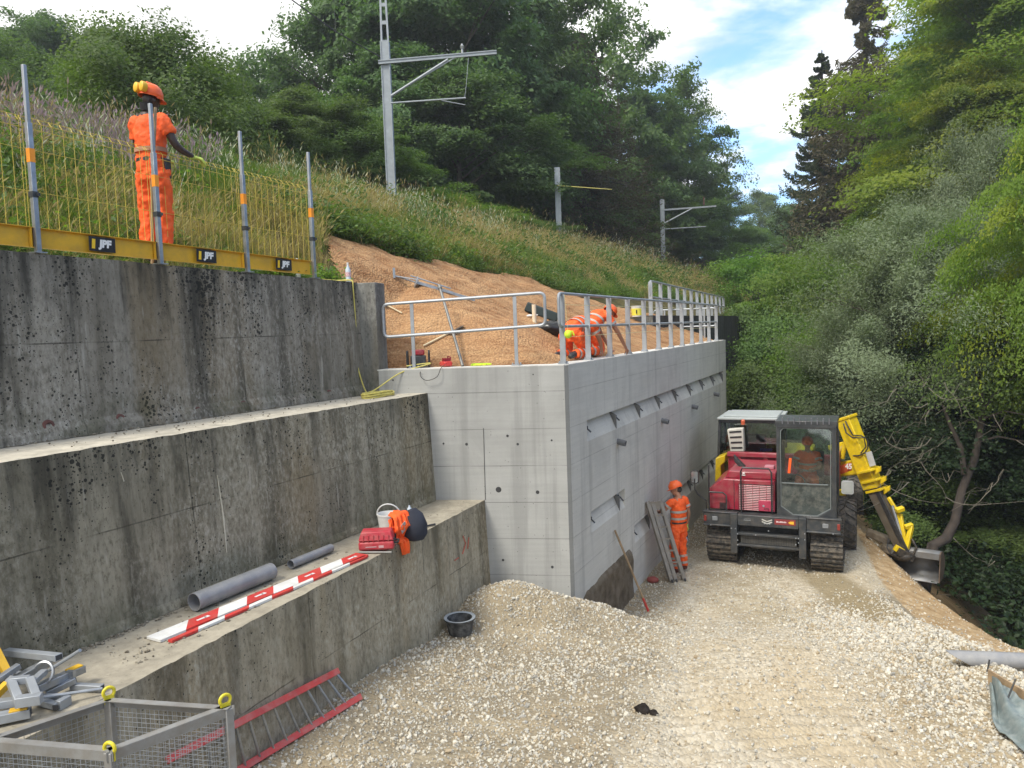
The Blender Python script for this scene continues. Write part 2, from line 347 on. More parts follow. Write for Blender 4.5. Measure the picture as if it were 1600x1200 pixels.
STEEL = P('bare_steel', (.20, .20, .19), .55, .5, .25, 8.)
YEL = P('yellow_steel', (.72, .42, .02), .5, 0, .12, 3., .05, 50., (.25, .17, .06), .3)
YELM = P('machine_yellow', (.72, .52, .01), .35, 0, .08, 4., 0, 50., (.2, .15, .06), .35)
WIRE = P('yellow_wire', (.62, .48, .08), .55, 0, .15, 5.)
ORANGE = P('orange_marking', (.9, .32, .02), .5, 0, .1, 5.)
BLACK = P('black_plastic', (.02, .02, .022), .45, 0, .3, 6., 0, 50, (.12, .11, .09), .3)
DARK = P('dark_grey_paint', (.035, .04, .045), .42, 0, .2, 3., 0, 50, (.2, .17, .13), .35)
MAROON = P('maroon_paint', (.30, .012, .035), .35, 0, .12, 2.5, 0, 50, (.3, .2, .16), .36, coat=.2)
RED = P('red_paint', (.55, .035, .03), .45, 0, .15, 4., 0, 50, (.35, .2, .15), .3)
REDCASE = P('red_case_plastic', (.42, .018, .035), .5, 0, .14, 5., .05, 60, (.4, .25, .2), .3)
WHITE = P('white_paint', (.72, .72, .70), .5, 0, .08, 4., 0, 50, (.45, .42, .35), .4)
RUBBER = P('dusty_rubber', (.045, .043, .04), .8, 0, .3, 5., .2, 50, (.24, .2, .15), .6)
PVC = P('grey_pvc', (.22, .225, .235), .38, 0, .08, 3., 0, 50, (.42, .40, .36), .35)
HIVIS = P('hi_vis_orange', (.95, .115, .012), .75, 0, .12, 6., .25, 60., (.55, .1, .03), .3)
REFL = P('reflective_tape', (.42, .40, .36), .45, .2, .15, 9.)
SKIN_D = P('dark_skin', (.045, .024, .016), .5, 0, .15, 8.)
SKIN_T = P('tanned_skin', (.36, .17, .10), .5, 0, .15, 8.)
HELMET = P('orange_helmet', (.85, .13, .02), .35, 0, .06, 5.)
WOOD = P('weathered_wood', (.34, .24, .14), .75, 0, .3, 8., .2, 60)
CLOTHD = P('dark_cloth', (.02, .024, .038), .85, 0, .3, 8., .2, 60)
YROPE = P('yellow_hose', (.55, .48, .12), .6, 0, .15, 20.)
GLASS = glassmat('cab_glass', (.78, .86, .85))
DUSTGL = P('dusty_glass', (.045, .055, .052), .2, 0, .3, 4., 0, 50, (.2, .2, .17), .5)
# ------------------------------------------------------------ ground heights
LT0, LT1 = np.array([-.48, 11.67]), np.array([-2.96, 5.79])        # outer top edge of the lowest old wall (z 2.5)
_ld = (LT0-LT1)/np.linalg.norm(LT0-LT1)
def lowd(x, y): return (x-LT0[0])*_ld[1]-(y-LT0[1])*_ld[0]          # distance right of that wall
CY = [0, 5, 7, 10, 11.7, 13, 15, 18.4, 22, 26, 40]; CX = [4.9, 5.1, 5.3, 5.7, 6.05, 6.45, 6.85, 7.95, 9.2, 10.4, 14]
def gsite(x, y):
    x = np.asarray(x, float); y = np.asarray(y, float)
    z = 1.0*(1-sm(8.3, 13.6, y)) + .035*fbm(x*.7, y*.7, 4)
    z = z + .22*(1-sm(0, 1.2, lowd(x, y)))*(1-sm(12, 13, y))
    # gravel heap against the corner of the new wall
    d = np.hypot((x-(-.15))/1.15, (y-11.0)/.95); z = z + .72*np.exp(-(d*1.15)**2)
    d = np.hypot((x-1.1)/1.25, (y-11.35)/.75); z = z + .42*np.exp(-(d*1.2)**2)
    z = z + .025*fbm(x*3.1, y*3.1, 3)*sm(0, 1, 2.2-np.abs(y-10.6))
    # wheel and track marks
    z = z + .028*np.sin(y*34+2.5*fbm(x*1.1, y*1.1, 2))*sm(1.6, .5, np.abs(x-2.9-(y-9)*.25))*sm(16, 13.5, y)*(.6+1.2*fbm(x*.9, y*.5, 2))
    z = z - .05*np.exp(-((x-2.0-(y-9)*.26)/.22)**2)*sm(15.5, 14, y) - .05*np.exp(-((x-4.0-(y-9)*.2)/.25)**2)*sm(15.5, 14, y)
    z = z + .013*np.sin(y*42+3*fbm(x*2, y*2, 2))*sm(.45, .1, np.abs(x-5.95))*sm(10, 11, y)*sm(15.6, 15, y)
    z = z + sm(6.3, 4.9, y)*sm(-.6, -1.6, x)*.86
    cx = np.interp(y, CY, CX); w = np.clip(1.95-.2*(y-11), .35, 2.1); e = x-cx
    z = z + .1*np.exp(-((e+.1)/.3)**2)*sm(14.5, 12, y) - .27*np.clip(e, 0, w) - .95*np.clip(e-w, 0, None)
    z = z - 1.0*sm(27, 40, y)*6
    return z
def hill(s, v, smooth=False):
    s = np.asarray(s, float); v = np.asarray(v, float)
    zs = 4.42+.52*(v-.35)                                             # slope above the new wall
    d2 = (s+.3*np.minimum(v, 3.6))/1.044-.36                           # and the way it falls to the side wall
    zc = 4.42+.85*np.clip(d2, 0, None)+2.2*np.clip(v-3.5, 0, None)
    zs = -np.logaddexp(-zs/.12, -zc/.12)*.12+.03
    zb = 5.93+.56*np.clip(v-4.3, 0, None)                              # bench behind the upper old wall
    w = np.maximum(sm(-.9, .3, s), sm(4.3, 3.4, v))
    z = zb*(1-w)+zs*w
    crest = 9.05+.25*sm(2, -8, s)-.9*sm(24, 45, s)
    k = .35; z = crest-np.logaddexp(0, (crest-z)/k)*k                  # soft cap at the track bench
    z = z + .32*np.clip(v-18, 0, 60)*.8
    cut = sm(13.9, 14.1, s)*sm(1.95, 1.5, v)*sm(40, 28, s)             # below the far wall
    return z*(1-cut)-.2*cut
def tleft(x, y):
    x = np.asarray(x, float); y = np.asarray(y, float)
    s = (x-SC[0])*SD[0]+(y-SC[1])*SD[1]; v = (x-SC[0])*SL[0]+(y-SC[1])*SL[1]; return s, v
def height(x, y):
    """wide terrain: railway hill on the left, ravine on the right, wooded hills around"""
    s, v = tleft(x, y)
    left = hill(s, np.maximum(v, 0))
    r = -v
    right = -1.2-.8*np.clip(r-8, 0, 5.5)+.55*np.clip(r-24, 0, 70)-0.4*0
    z = np.where(v > 0, left, right)
    k = sm(-1.5, 1.5, v); far = sm(24, 40, s)
    midz = 0.5+(left-0.5)*sm(0, 9, v); 
    z = np.where(v > 0, left*(1-far)+far*np.minimum(left, 3+.6*v), right)
    return np.minimum(z, 60.) + .5*fbm(x*.08, y*.08, 3)*sm(12, 40, np.hypot(x, y))
# ---- ground materials
def gravel_mat():
    m, t, b = newmat('gravel_ground'); co = coord(t)
    big = noise(t, co, .42, 5., .6, .6); med = noise(t, co, 2.4, 5., .6); fine = noise(t, co, 38., 5., .7)
    st = noise(t, scalev(t, co, (.25, 2.6, 1)), 2.2, 5., .6)
    vo = nd(t, 'ShaderNodeTexVoronoi', {'Vector': co, 'Scale': 26.}); vd = vo.outputs['Distance']; vc = nd(t, 'ShaderNodeSeparateXYZ', {0: vo.outputs['Color']}).outputs[0]
    c = mixc(t, rng(t, vc, 0., 1.), (.36, .31, .23), (.55, .50, .40))
    fi = nd(t, 'ShaderNodeAttribute', attribute_name='fines').outputs['Fac']; c = mixc(t, mth(t, 'MULTIPLY', rng(t, mth(t, 'ADD', fi, mth(t, 'MULTIPLY_ADD', med, .8, -.4)), .7, .2), .75), c, (.19, .155, .10))  # outside the fines, a darker base paints the shade between stones
    c = mixc(t, mth(t, 'MULTIPLY', rng(t, big, .45, .62), .55), c, (.42, .335, .21))
    c = mixc(t, mth(t, 'MULTIPLY', rng(t, med, .52, .7), .5), c, (.30, .245, .16))
    c = mixc(t, mth(t, 'MULTIPLY', rng(t, st, .55, .7), .4), c, (.52, .44, .30))
    c = mixc(t, mth(t, 'MULTIPLY', rng(t, fine, .5, .75), .35), c, (.24, .20, .14))
    # tan soil where the embankment falls away
    at = nd(t, 'ShaderNodeAttribute', attribute_name='soil').outputs['Fac']
    soil = mixc(t, rng(t, noise(t, co, 5., 6., .65), .35, .65), (.30, .20, .10), (.50, .37, .22))
    c = mixc(t, rng(t, mth(t, 'ADD', at, mth(t, 'MULTIPLY_ADD', med, .5, -.25)), .35, .65), c, soil)
    mud = nd(t, 'ShaderNodeAttribute', attribute_name='mud').outputs['Fac']
    c = mixc(t, mth(t, 'MULTIPLY', rng(t, mth(t, 'ADD', mud, mth(t, 'MULTIPLY_ADD', med, .6, -.3)), .3, .8), .8), c, (.25, .20, .115))
    t.links.new(c, b.inputs['Base Color']); b.inputs['Roughness'].default_value = .95; b.inputs['Specular IOR Level'].default_value = .15
    bump(t, b, mth(t, 'ADD', mth(t, 'MULTIPLY', vd, -1.), mth(t, 'MULTIPLY', fine, .5)), .7, .03)
    return m
def soil_mat(name, a, b_, sc=1.5):
    m, t, b = newmat(name); co = coord(t)
    c = mixc(t, rng(t, noise(t, co, sc, 7., .65), .35, .65), a, b_)
    t.links.new(c, b.inputs['Base Color']); b.inputs['Roughness'].default_value = .95; b.inputs['Specular IOR Level'].default_value = .1
    bump(t, b, noise(t, co, sc*9, 5., .7), .8, .05); return m
GRAV = gravel_mat(); FOREST = soil_mat('forest_floor', (.02, .022, .01), (.05, .045, .022), .8); SLOPE = soil_mat('slope_soil', (.06, .055, .025), (.14, .12, .05), 2.)
# ---- wide terrain to the horizon
gx = np.concatenate([np.linspace(-420, -70, 18), np.linspace(-66, 66, 100), np.linspace(70, 420, 18)])
gy = np.concatenate([np.linspace(-60, -8, 8), np.linspace(-6, 110, 90), np.linspace(115, 900, 30)])
X, Y = np.meshgrid(gx, gy, indexing='ij'); Z = height(X, Y)
s_, v_ = tleft(X, Y)
# lower the coarse sheet wherever the fine sheets lie
dip = sm(17, 14, v_)*sm(-17, -12, v_)*sm(44, 38, s_)
Z = np.minimum(Z, Z-dip*1.2); site = (v_ < 1.5) & (v_ > -11) & (s_ < 26); Z = np.where(site, np.minimum(Z, gsite(X, Y)-1.0), Z)
Z = np.where((v_ < 5) & (v_ >= 0) & (s_ < 3), np.minimum(Z, -1), Z)
tag(grid_mesh('ground', X, Y, Z, FOREST), kind='structure')
# ---- the gravel platform
gx = np.linspace(-5.5, 17, 640); gy = np.linspace(2.2, 30, 720)
X, Y = np.meshgrid(gx, gy, indexing='ij'); Z = gsite(X, Y); s_, v_ = tleft(X, Y)
keep = (lowd(X, Y) > -.35) & ((v_ < .22) | (s_ < .3)) & (v_ < 2.2)
Z = Z + (.012*fbm(X*9, Y*9, 3) + .03*fbm(X*4+3, Y*4, 3)*sm(.0, 1.2, X-np.interp(Y, CY, CX)))
e_ = X-np.interp(Y, CY, CX)
def fines_at(x, y): return np.clip(sm(1.9, .6, np.abs(x-2.9-(y-9)*.25))*sm(18, 16, y)+sm(13.5, 14.5, y)*sm(1.2, 2.2, x-1.2-(y-13)*.4)+.5*fbm(x*.6+4, y*.6, 3), 0, 1)
fines = fines_at(X, Y)
soil = sm(.15, .5, e_); mud = sm(.7, .2, np.abs(X-5.9-.15*np.sin(Y)))*sm(10.5, 11.6, Y)*sm(16, 14.5, Y)+.55*sm(1.3, .3, np.abs(X-4.2))*sm(11, 13, Y)*sm(17, 15, Y)+.6*sm(1.3, .2, np.hypot(X-5.2, (Y-9)*.8))
platform = grid_mesh('gravel_ground', X, Y, Z, GRAV, keep, attrs={'fines': ('POINT', 'FLOAT', fines.ravel()), 'soil': ('POINT', 'FLOAT', soil.ravel()), 'mud': ('POINT', 'FLOAT', mud.ravel())})
tag(platform, kind='structure')
# ---- the grassy hillside with the railway bench
sv = np.concatenate([np.linspace(-14, -1.4, 60), np.linspace(-1.3, 14, 120), np.linspace(14.3, 46, 90)])
vv = np.concatenate([np.linspace(.1, 3.0, 24), np.linspace(3.05, 10, 90), np.linspace(10.2, 22, 30)])
Sg, Vg = np.meshgrid(sv, vv, indexing='ij'); Z = hill(Sg, Vg)
Ss = Sg+.3*np.minimum(Vg, 3.1)
hide = (Ss < .2) & (Vg < 3.75)
Z = np.where(hide, -1, Z) + np.where(hide, 0, .14*fbm(Sg*.8, Vg*.8, 4))*np.clip((Vg-.2), 0, 1)
PX = SC[0]+SD[0]*Sg+SL[0]*Vg; PY = SC[1]+SD[1]*Sg+SL[1]*Vg
tag(grid_mesh('hillside', PX, PY, Z, SLOPE), kind='structure')
# ---- erosion matting laid on the slope
def jute_top(s): return np.interp(s, [-1, .2, 1, 2.6, 4, 6.9, 7.8, 8.6, 9.6, 11, 14], [5.6, 5.5, 5.0, 4.35, 4.25, 4.05, 3.75, 3.3, 2.9, 2.4, 1.8])
def jute_mat():
    m, t, b = newmat('coir_matting'); co = coord(t)
    n = noise(t, co, 1.1, 5., .6); f = noise(t, scalev(t, co, (.35, 2.2, 2.2)), 22., 5., .7)
    vo = nd(t, 'ShaderNodeTexVoronoi', {'Vector': co, 'Scale': 26.}).outputs['Distance']
    st = noise(t, scalev(t, co, (.12, 1.6, 1.6)), 3.4, 5., .6)
    c = mixc(t, rng(t, n, .3, .7), (.41, .225, .11), (.58, .355, .185))
    c = mixc(t, mth(t, 'MULTIPLY', rng(t, st, .5, .66), .5), c, (.68, .44, .23))
    c = mixc(t, mth(t, 'MULTIPLY', rng(t, st, .47, .36), .6), c, (.27, .125, .055))
    c = mixc(t, mth(t, 'MULTIPLY', rng(t, f, .52, .7), .55), c, (.13, .055, .022))
    c = mixc(t, mth(t, 'MULTIPLY', rng(t, vo, .3, .6), .3), c, (.14, .06, .025))
    t.links.new(c, b.inputs['Base Color']); b.inputs['Roughness'].default_value = .95; b.inputs['Specular IOR Level'].default_value = .1
    bump(t, b, mth(t, 'ADD', f, vo), .9, .03); return m
def jute_h(s, v):
    rp_ = .055*np.sin(v*9+s*3.1+3*fbm(s*.6, v*.9, 3))*(.4+fbm(s*.5+9, v*.5, 2))+.06*fbm(s*.9, v*2.6, 4)+.02*fbm(s*2.2, v*9, 3)
    return hill(s, v)+.14*fbm(s*.8, v*.8, 4)*np.clip(v-.2, 0, 1)+.075+rp_*sm(.2, .8, v)
sv = np.linspace(-1.3, 14, 340); uu = np.linspace(0, 1, 150)
Sg, Ug = np.meshgrid(sv, uu, indexing='ij')
v0 = np.where(Sg < 0.25, .32+np.clip((.25-Sg)/.3, 0, None), .3); v0 = np.minimum(v0, 3.0)
top = jute_top(Sg)+.18*fbm(Sg*1.6, Sg*0, 3); Vg = v0+(top-v0)*Ug
Z = jute_h(Sg, Vg); keep = (((Sg+.3*np.minimum(Vg, 3.1)) > .34) | (Vg > 3.9)) & (Sg > -.35+(Vg-3.9)*.9+.25*fbm(Vg*2, Vg*0, 2))
Xw = SC[0]+SD[0]*Sg+SL[0]*Vg; Yw = SC[1]+SD[1]*Sg+SL[1]*Vg
jo = grid_mesh('erosion_mat', Xw, Yw, Z, jute_mat(), keep)
tag(jo, 'orange-brown coir erosion matting spread over the slope behind the new wall', 'erosion mat')
# coil of hose is on it later
# ---- loose stones on the platform
def rock(seed, mat, k=.75):
    r = np.random.RandomState(seed); mb = MB(); mb.ball((0, 0, 0), 1, n=6)
    v = np.array(mb.v); nrm = v*(1+.0); h = np.array([math.sin(sum(p*q for p, q in zip(a, (12.9+seed, 78.2, 37.7)))*3.1)*.5+.5 for a in np.round(v, 3)])
    v = v*(.72+.5*h[:, None])*np.array([1, .8+.3*r.rand(), .5+.2*r.rand()])
    f = np.array(mb.f)
    return npmesh('pebble', v, f, mat, link=False)
def rockmat(name, a, b_):
    m, t, b = newmat(name); oi = nd(t, 'ShaderNodeObjectInfo').outputs['Random']
    c = mixc(t, oi, a, b_); c = mixc(t, mth(t, 'MULTIPLY', rng(t, noise(t, coord(t), 2., 4.), .5, .7), .4), c, tuple(x*.6 for x in a))
    t.links.new(c, b.inputs['Base Color']); b.inputs['Roughness'].default_value = .9; b.inputs['Specular IOR Level'].default_value = .2; return m
RK = [rockmat('stone_cream', (.44, .40, .32), (.66, .625, .53)), rockmat('stone_grey', (.30, .285, .25), (.54, .52, .46)), rockmat('stone_tan', (.33, .26, .17), (.52, .44, .31))]
protos = [rock(k, RK[[0, 0, 1, 2, 0, 1][k]]) for k in range(6)]
r = np.random.RandomState(5); N = 210000
px = r.uniform(-5, 9.5, N); py = 4.5+r.rand(N)**1.25*15.5
e = px-np.interp(py, CY, CX)
den = .85+.9*fbm(px*.5+3, py*.5, 3)
trk = fines_at(px, py)
den = den*(1-.72*trk)
den = den+.5*np.exp(-(np.hypot((px-.2)/2.0, (py-11)/1.1))**2)+.55*sm(1.3, .2, np.abs(px-4.9-.12*(py-9)))*sm(13.5, 11, py)
den = den*(1-.75*sm(.6, .2, np.abs(px-5.9))*sm(10.8, 12, py)*sm(16, 15, py))
den = np.where(e > .2, .10, den); den = np.where(py > 14, den*.6, den)
s_, v_ = tleft(px, py)
ok = (r.rand(N) < den) & (lowd(px, py) > .02) & ((v_ < -.02) | (s_ < -.3*v_-.02)) & (e < 2.2) & (v_ < 2)
px, py, e = px[ok], py[ok], e[ok]; n = len(px)
sc = .0068+.013*r.rand(n)**2.4+.012*(r.rand(n) < .05)+.006*np.exp(-((px-5.2)**2))
pz = gsite(px, py)+sc*.25
scatter('loose_gravel', np.stack([px, py, pz], 1), r.uniform(0, 6.28, (n, 3)), sc*1.15, r.randint(0, 6, n), protos, label='loose pale crushed limestone gravel over the platform', cat='gravel')
print('stones', n)
# ------------------------------------------------------------ walls (local x = s along the wall, y = v, z up)
def sroot(name, label, cat, group=None): return thing(name, label, cat, SC, SROT, group)
def sec_wall(name, mat, root, secs, n=110, jit=.006, seed=0):
    """loft of a cross-section polygon (v,z) between s0 and s1; secs = [(s, [(v,z)...]), (s, [...])]"""
    (sa, pa), (sb, pb) = secs; m = len(pa); vs = []; r = random.Random(seed)
    for i in range(n+1):
        t = i/n; s = sa+(sb-sa)*t
        for j in range(m):
            v = pa[j][0]*(1-t)+pb[j][0]*t; z = pa[j][1]*(1-t)+pb[j][1]*t
            if j in (1, 2): v += r.uniform(-1, 1)*jit; z += r.uniform(-1, .3)*jit
            vs.append((s, v, z))
    fs = [(i*m+j, i*m+(j+1) % m, (i+1)*m+(j+1) % m, (i+1)*m+j) for i in range(n) for j in range(m)]
    fs += [tuple(range(m))[::-1], tuple(range(n*m, n*m+m))]
    mb = MB().add(vs, fs); o = mb.build(name, mat, root, smooth=0); return o
def lerp_s(s, sa, a, sb, b): return a+(b-a)*(s-sa)/(sb-sa)
NEAR = -12.5
CO_U = old_concrete('old_concrete_blackened', (.118, .105, .080), (.285, .262, .215), (.45, .43, .375), (.56, .52, .42), 1.15, zl=(5.12,), sl=(-5.6, -3.4, -1.25), z0=4.2, z1=5.95)
CO_M = old_concrete('old_concrete_olive', (.125, .112, .078), (.30, .272, .20), (.44, .415, .34), (.62, .57, .46), .95, zl=(3.42,), sl=(-5.2, -2.2, -.95), z0=2.5, z1=4.2)
CO_L = old_concrete('old_concrete_beige', (.215, .187, .125), (.40, .355, .26), (.50, .47, .38), (.44, .395, .305), .6, zl=(1.72,), sl=(-4.7, -2.35, -1.35), z0=.9, z1=2.5, moss=.35)
def tierline(s, far, near): return lerp_s(s, far[0], far[1], near[0], near[1])
# lowest tier
w = sroot('retaining_wall', 'beige stained lowest concrete tier with a wide ledge, rising from the gravel', 'retaining wall')
f = lambda s: tierline(s, (-.39, 1.27), (-6.77, 1.01)); fb = lambda s: f(s)-.06
sa, sb = NEAR, -.36
sec_wall('wall_body', CO_L, w, [(sa, [(fb(sa)-.03, -.4), (f(sa), 2.5), (2.5, 2.5), (2.5, -.4)]), (sb, [(fb(sb)-.03, -.4), (f(sb), 2.5), (2.5, 2.5), (2.5, -.4)])], seed=1)
# middle tier
w2 = sroot('retaining_wall', 'olive stained middle concrete tier with black lichen specks and a pale ledge', 'retaining wall')
ft = lambda s: tierline(s, (-.64, 2.07), (-7.0, 2.15)); fb2 = lambda s: tierline(s, (-.62, 2.01), (-6.35, 2.02))
sb = -.60
sec_wall('wall_body', CO_M, w2, [(sa, [(fb2(sa), 2.502), (ft(sa), 4.2), (4.0, 4.2), (4.0, 2.502)]), (sb, [(fb2(sb), 2.502), (ft(sb), 4.17), (3.6, 4.17), (3.6, 2.502)])], seed=2)
sec_wall('wall_footing', CO_M, w2, [(sa, [(fb2(sa)-.03, 2.503), (fb2(sa)-.02, 2.54), (fb2(sa)+.004, 2.60), (fb2(sa)+.3, 2.503)]), (-.66, [(fb2(sb)-.03, 2.503), (fb2(sb)-.02, 2.54), (fb2(sb)+.004, 2.59), (fb2(sb)+.3, 2.503)])], seed=5)
# upper tier
w3 = sroot('retaining_wall', 'blackened uppermost concrete tier below the yellow edge protection', 'retaining wall')
fu = lambda s: tierline(s, (-.95, 3.06), (-6.26, 3.15)); fub = lambda s: tierline(s, (-.94, 3.0), (-6.42, 3.08))
sb = -.94
zt = lambda s: lerp_s(s, -.95, 5.91, -6.26, 6.0)
sec_wall('wall_body', CO_U, w3, [(sa, [(fub(sa), 4.203), (fu(sa), zt(sa)), (fu(sa)+.4, zt(sa)), (fu(sa)+.4, 4.203)]), (sb, [(fub(sb), 4.173), (fu(sb), 5.91), (fu(sb)+.4, 5.91), (fu(sb)+.4, 4.173)])], seed=3)
sec_wall('wall_footing', CO_U, w3, [(sa, [(fub(sa)-.05, 4.204), (fub(sa)-.04, 4.29), (fub(sa)+.004, 4.39), (fub(sa)+.3, 4.204)]), (sb-.03, [(fub(sb)-.05, 4.174), (fub(sb)-.04, 4.25), (fub(sb)+.004, 4.33), (fub(sb)+.3, 4.174)])], seed=4)
CO_E = old_concrete('old_concrete_end', (.13, .13, .12), (.24, .24, .22), (.36, .35, .32), (.35, .33, .28), .5, z0=4.2, z1=6.5)
mb = MB(); mb.prism([(-.937, 3.055, 4.175), (-.84, 2.80, 4.175), (-.50, 2.86, 4.175), (-.50, 3.45, 4.175), (-.937, 3.45, 4.175)], (0, 0, 1.725)); mb.build('end_pier', CO_E, w3, bev=.01)
RUSTP = P('red_drain_clay', (.13, .055, .045), .8, 0, .3, 9.)
for q in [(72, 665), (184, 655), (305, 643), (376, 633), (511, 615)]:
    Pn = onpl(q[0], q[1], S(-.94, 3.03), -SL+SD*(-.015)); s, v = W2S(Pn)
    mb = MB(); mb.lathe([(0, .012), (.030, .012), (.034, .03), (.055, .03), (.06, 0)], 16, (s, fub(s)+.014, Pn[2]), (0, -1, 0)); mb.build('drain_hole', RUSTP, w3)
LIME = P('lime_crust', (.55, .52, .42), .8, 0, .2, 20.)
for pts in ([(337, 742), (339, 765), (342, 790), (344, 815), (346, 862)], [(188, 738), (192, 752)]):
    mb = MB(); q3 = []
    for q in pts: Pn = onpl(q[0], q[1], S(-.64, 2.07), -SL+SD*(-.01)); s, v = W2S(Pn); q3.append((s, (ft(s)+fb2(s))/2+(ft(s)-fb2(s))*(Pn[2]-3.3)/1.7-.006, Pn[2]))
    mb.tube(q3, [.002, .005, .009, .012, .004][:len(q3)], 6, side=(1, 0, 0), ry=.006, fixed=True); mb.build('lime_streak', LIME, w2)
# ------------------------------------------------------------ the new wall
ZL = [1.33+.567*k for k in range(-2, 6)]
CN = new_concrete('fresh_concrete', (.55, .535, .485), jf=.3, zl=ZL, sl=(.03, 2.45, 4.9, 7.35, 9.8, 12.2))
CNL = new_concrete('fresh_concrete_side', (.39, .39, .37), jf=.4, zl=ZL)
CNT = new_concrete('fresh_concrete_top', (.62, .61, .57))
nw = sroot('concrete_wall', 'pale new concrete retaining wall with rows of recessed niches under a galvanised railing', 'retaining wall')
ZT, SE, ZB = 4.545, 13.75, -.6
slots = [(.80, 13.26, 3.27, 3.61), (.87, 2.76, 1.76, 2.11), (3.32, 4.75, .92, 1.27), (5.34, 13.0, .87, 1.22)]
sbk = sorted({.05, SE} | {a for q in slots for a in q[:2]} | {float(k) for k in range(1, 14)}); zbk = sorted({ZB, ZT} | {a for q in slots for a in q[2:]} | {0., .5, 1.5, 2.5, 3.0, 4.0})
vs = []; fs = []
idx = {}
for i, s in enumerate(sbk):
    for j, z in enumerate(zbk): idx[i, j] = len(vs); vs.append((s, 0, z))
for i in range(len(sbk)-1):
    for j in range(len(zbk)-1):
        sm_, zm_ = (sbk[i]+sbk[i+1])/2, (zbk[j]+zbk[j+1])/2
        if any(a < sm_ < b and c < zm_ < d for a, b, c, d in slots): continue
        fs.append((idx[i, j], idx[i+1, j], idx[i+1, j+1], idx[i, j+1]))
front = MB().add(vs, fs)
LF = lambda v: -.3*v
LFe = LF(3.5)
chm = MB().add([(.05, 0, ZB), (.05, 0, ZT), (LF(.045), .045, ZT), (LF(.045), .045, ZB)], [(0, 1, 2, 3)])
bk = .34
front.add([(SE, 0, ZB), (SE, 0, ZT), (SE, 3.0, ZT), (SE, 3.0, ZB), (SE-.35, 3.0, ZB), (SE-.35, 3.0, ZT), (SE-.35, bk, ZT), (SE-.35, bk, ZB), (.25, bk, ZB), (.25, bk, ZT)],
          [(0, 3, 2, 1), (3, 4, 5, 2), (4, 7, 6, 5), (7, 8, 9, 6)])
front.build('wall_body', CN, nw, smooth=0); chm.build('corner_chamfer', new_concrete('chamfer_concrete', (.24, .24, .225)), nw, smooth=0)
mb = MB(); mb.add([(LF(.045), .045, ZB), (LF(.045), .045, ZT), (LFe, 3.5, ZT), (LFe, 3.5, ZB), (LFe+.35, 3.5, ZB), (LFe+.35, 3.5, ZT), (.25, bk, ZT), (.25, bk, ZB)], [(0, 1, 2, 3), (3, 2, 5, 4), (4, 5, 6, 7)])
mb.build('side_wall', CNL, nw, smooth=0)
mb = MB(); mb.prism([(.05, -.002, ZT-.01), (SE, -.002, ZT-.01), (SE, 3.0, ZT-.01), (SE-.35, 3.0, ZT-.01), (SE-.35, bk, ZT-.01), (.25, bk, ZT-.01), (LFe+.35, 3.5, ZT-.01), (LFe-.002, 3.5, ZT-.01), (LF(.045)-.002, .045, ZT-.01)], (0, 0, .016)); mb.build('wall_top', CNT, nw, smooth=0)
JOINT = P('joint_grey', (.10, .10, .095), .8, 0, .3, 9.)  # dark grey of the formwork joint itself
rib_s = []
for a, b, c, d in slots:
    m = MB(); dp = .15
    m.add([(a, 0, c), (b, 0, c), (b, dp, d), (a, dp, d)], [(0, 1, 2, 3)]); m.add([(a, 0, d), (b, 0, d), (b, dp, d), (a, dp, d)], [(3, 2, 1, 0)])
    m.add([(a, 0, c), (a, 0, d), (a, dp, d)], [(0, 1, 2)]); m.add([(b, 0, c), (b, 0, d), (b, dp, d)], [(2, 1, 0)])
    m.build('niche', CN, nw, smooth=0)
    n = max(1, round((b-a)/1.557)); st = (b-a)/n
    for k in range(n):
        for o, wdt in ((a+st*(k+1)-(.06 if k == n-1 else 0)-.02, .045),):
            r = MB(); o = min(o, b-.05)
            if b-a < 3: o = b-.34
            r.prism([(o, 0.0, c+.004), (o, .004, d-.09), (o, dp*.92, d-.01)], (wdt*.8, 0, 0)); r.build('notch_shade_rib', P('rib_shade', (.13, .13, .125), .6), nw, smooth=0)  # dark grey rib colour paints in the shade of the notches
        bo = MB(); x = a+st*k+.16; bo.tube([(x, .09, c+.22), (x, -.01, c+.13)], .014, 6); bo.lathe([(.035, 0), (.035, .02), (.02, .03)], 10, (x, .075, c+.205), (0, -1, -.8)); bo.build('anchor_bolt', DARK, nw)
    if b-a < 3 and a < 2:
        bo = MB(); bo.tube([(b-.12, .1, c+.25), (b-.12, -.01, c+.14)], .014, 6); bo.build('anchor_bolt', DARK, nw)
for q in [(965, 690), (1034, 657), (1081, 635), (1115.5, 615.5)]:
    Pn = onpl(*q, SC, SL); s, v = W2S(Pn); mb = MB(); mb.pipe((s, .05, Pn[2]+.01), (s, -.15, Pn[2]-.03), .055, .047); mb.build('drain_pipe', P('dark_pvc', (.12, .125, .13), .4), nw)
HOLE = P('dark_hole', (.05, .05, .05), .9)
for q, r_ in [((693, 693), .016), ((729, 694), .022), ((793, 681), .02), ((809, 694), .02), ((779, 765), .045), ((840, 769), .028), ((786, 875), .02), ((863, 886), .022), ((862, 688), .014), ((614, 594), .014), ((833, 585), .01)]:
    Pn = onpl(*q, SC, np.cross(SL-SD*.3, (0, 0, 1))); s, v = W2S(Pn); ax = np.array([-1, -.3, 0])/1.044
    mb = MB(); r_ *= .8; mb.lathe([(0, .002), (r_*.75, .002), (r_, .004), (r_*1.25, 0)], 14, (s-.001, v, Pn[2]), ax); mb.build('tie_hole', HOLE, nw)
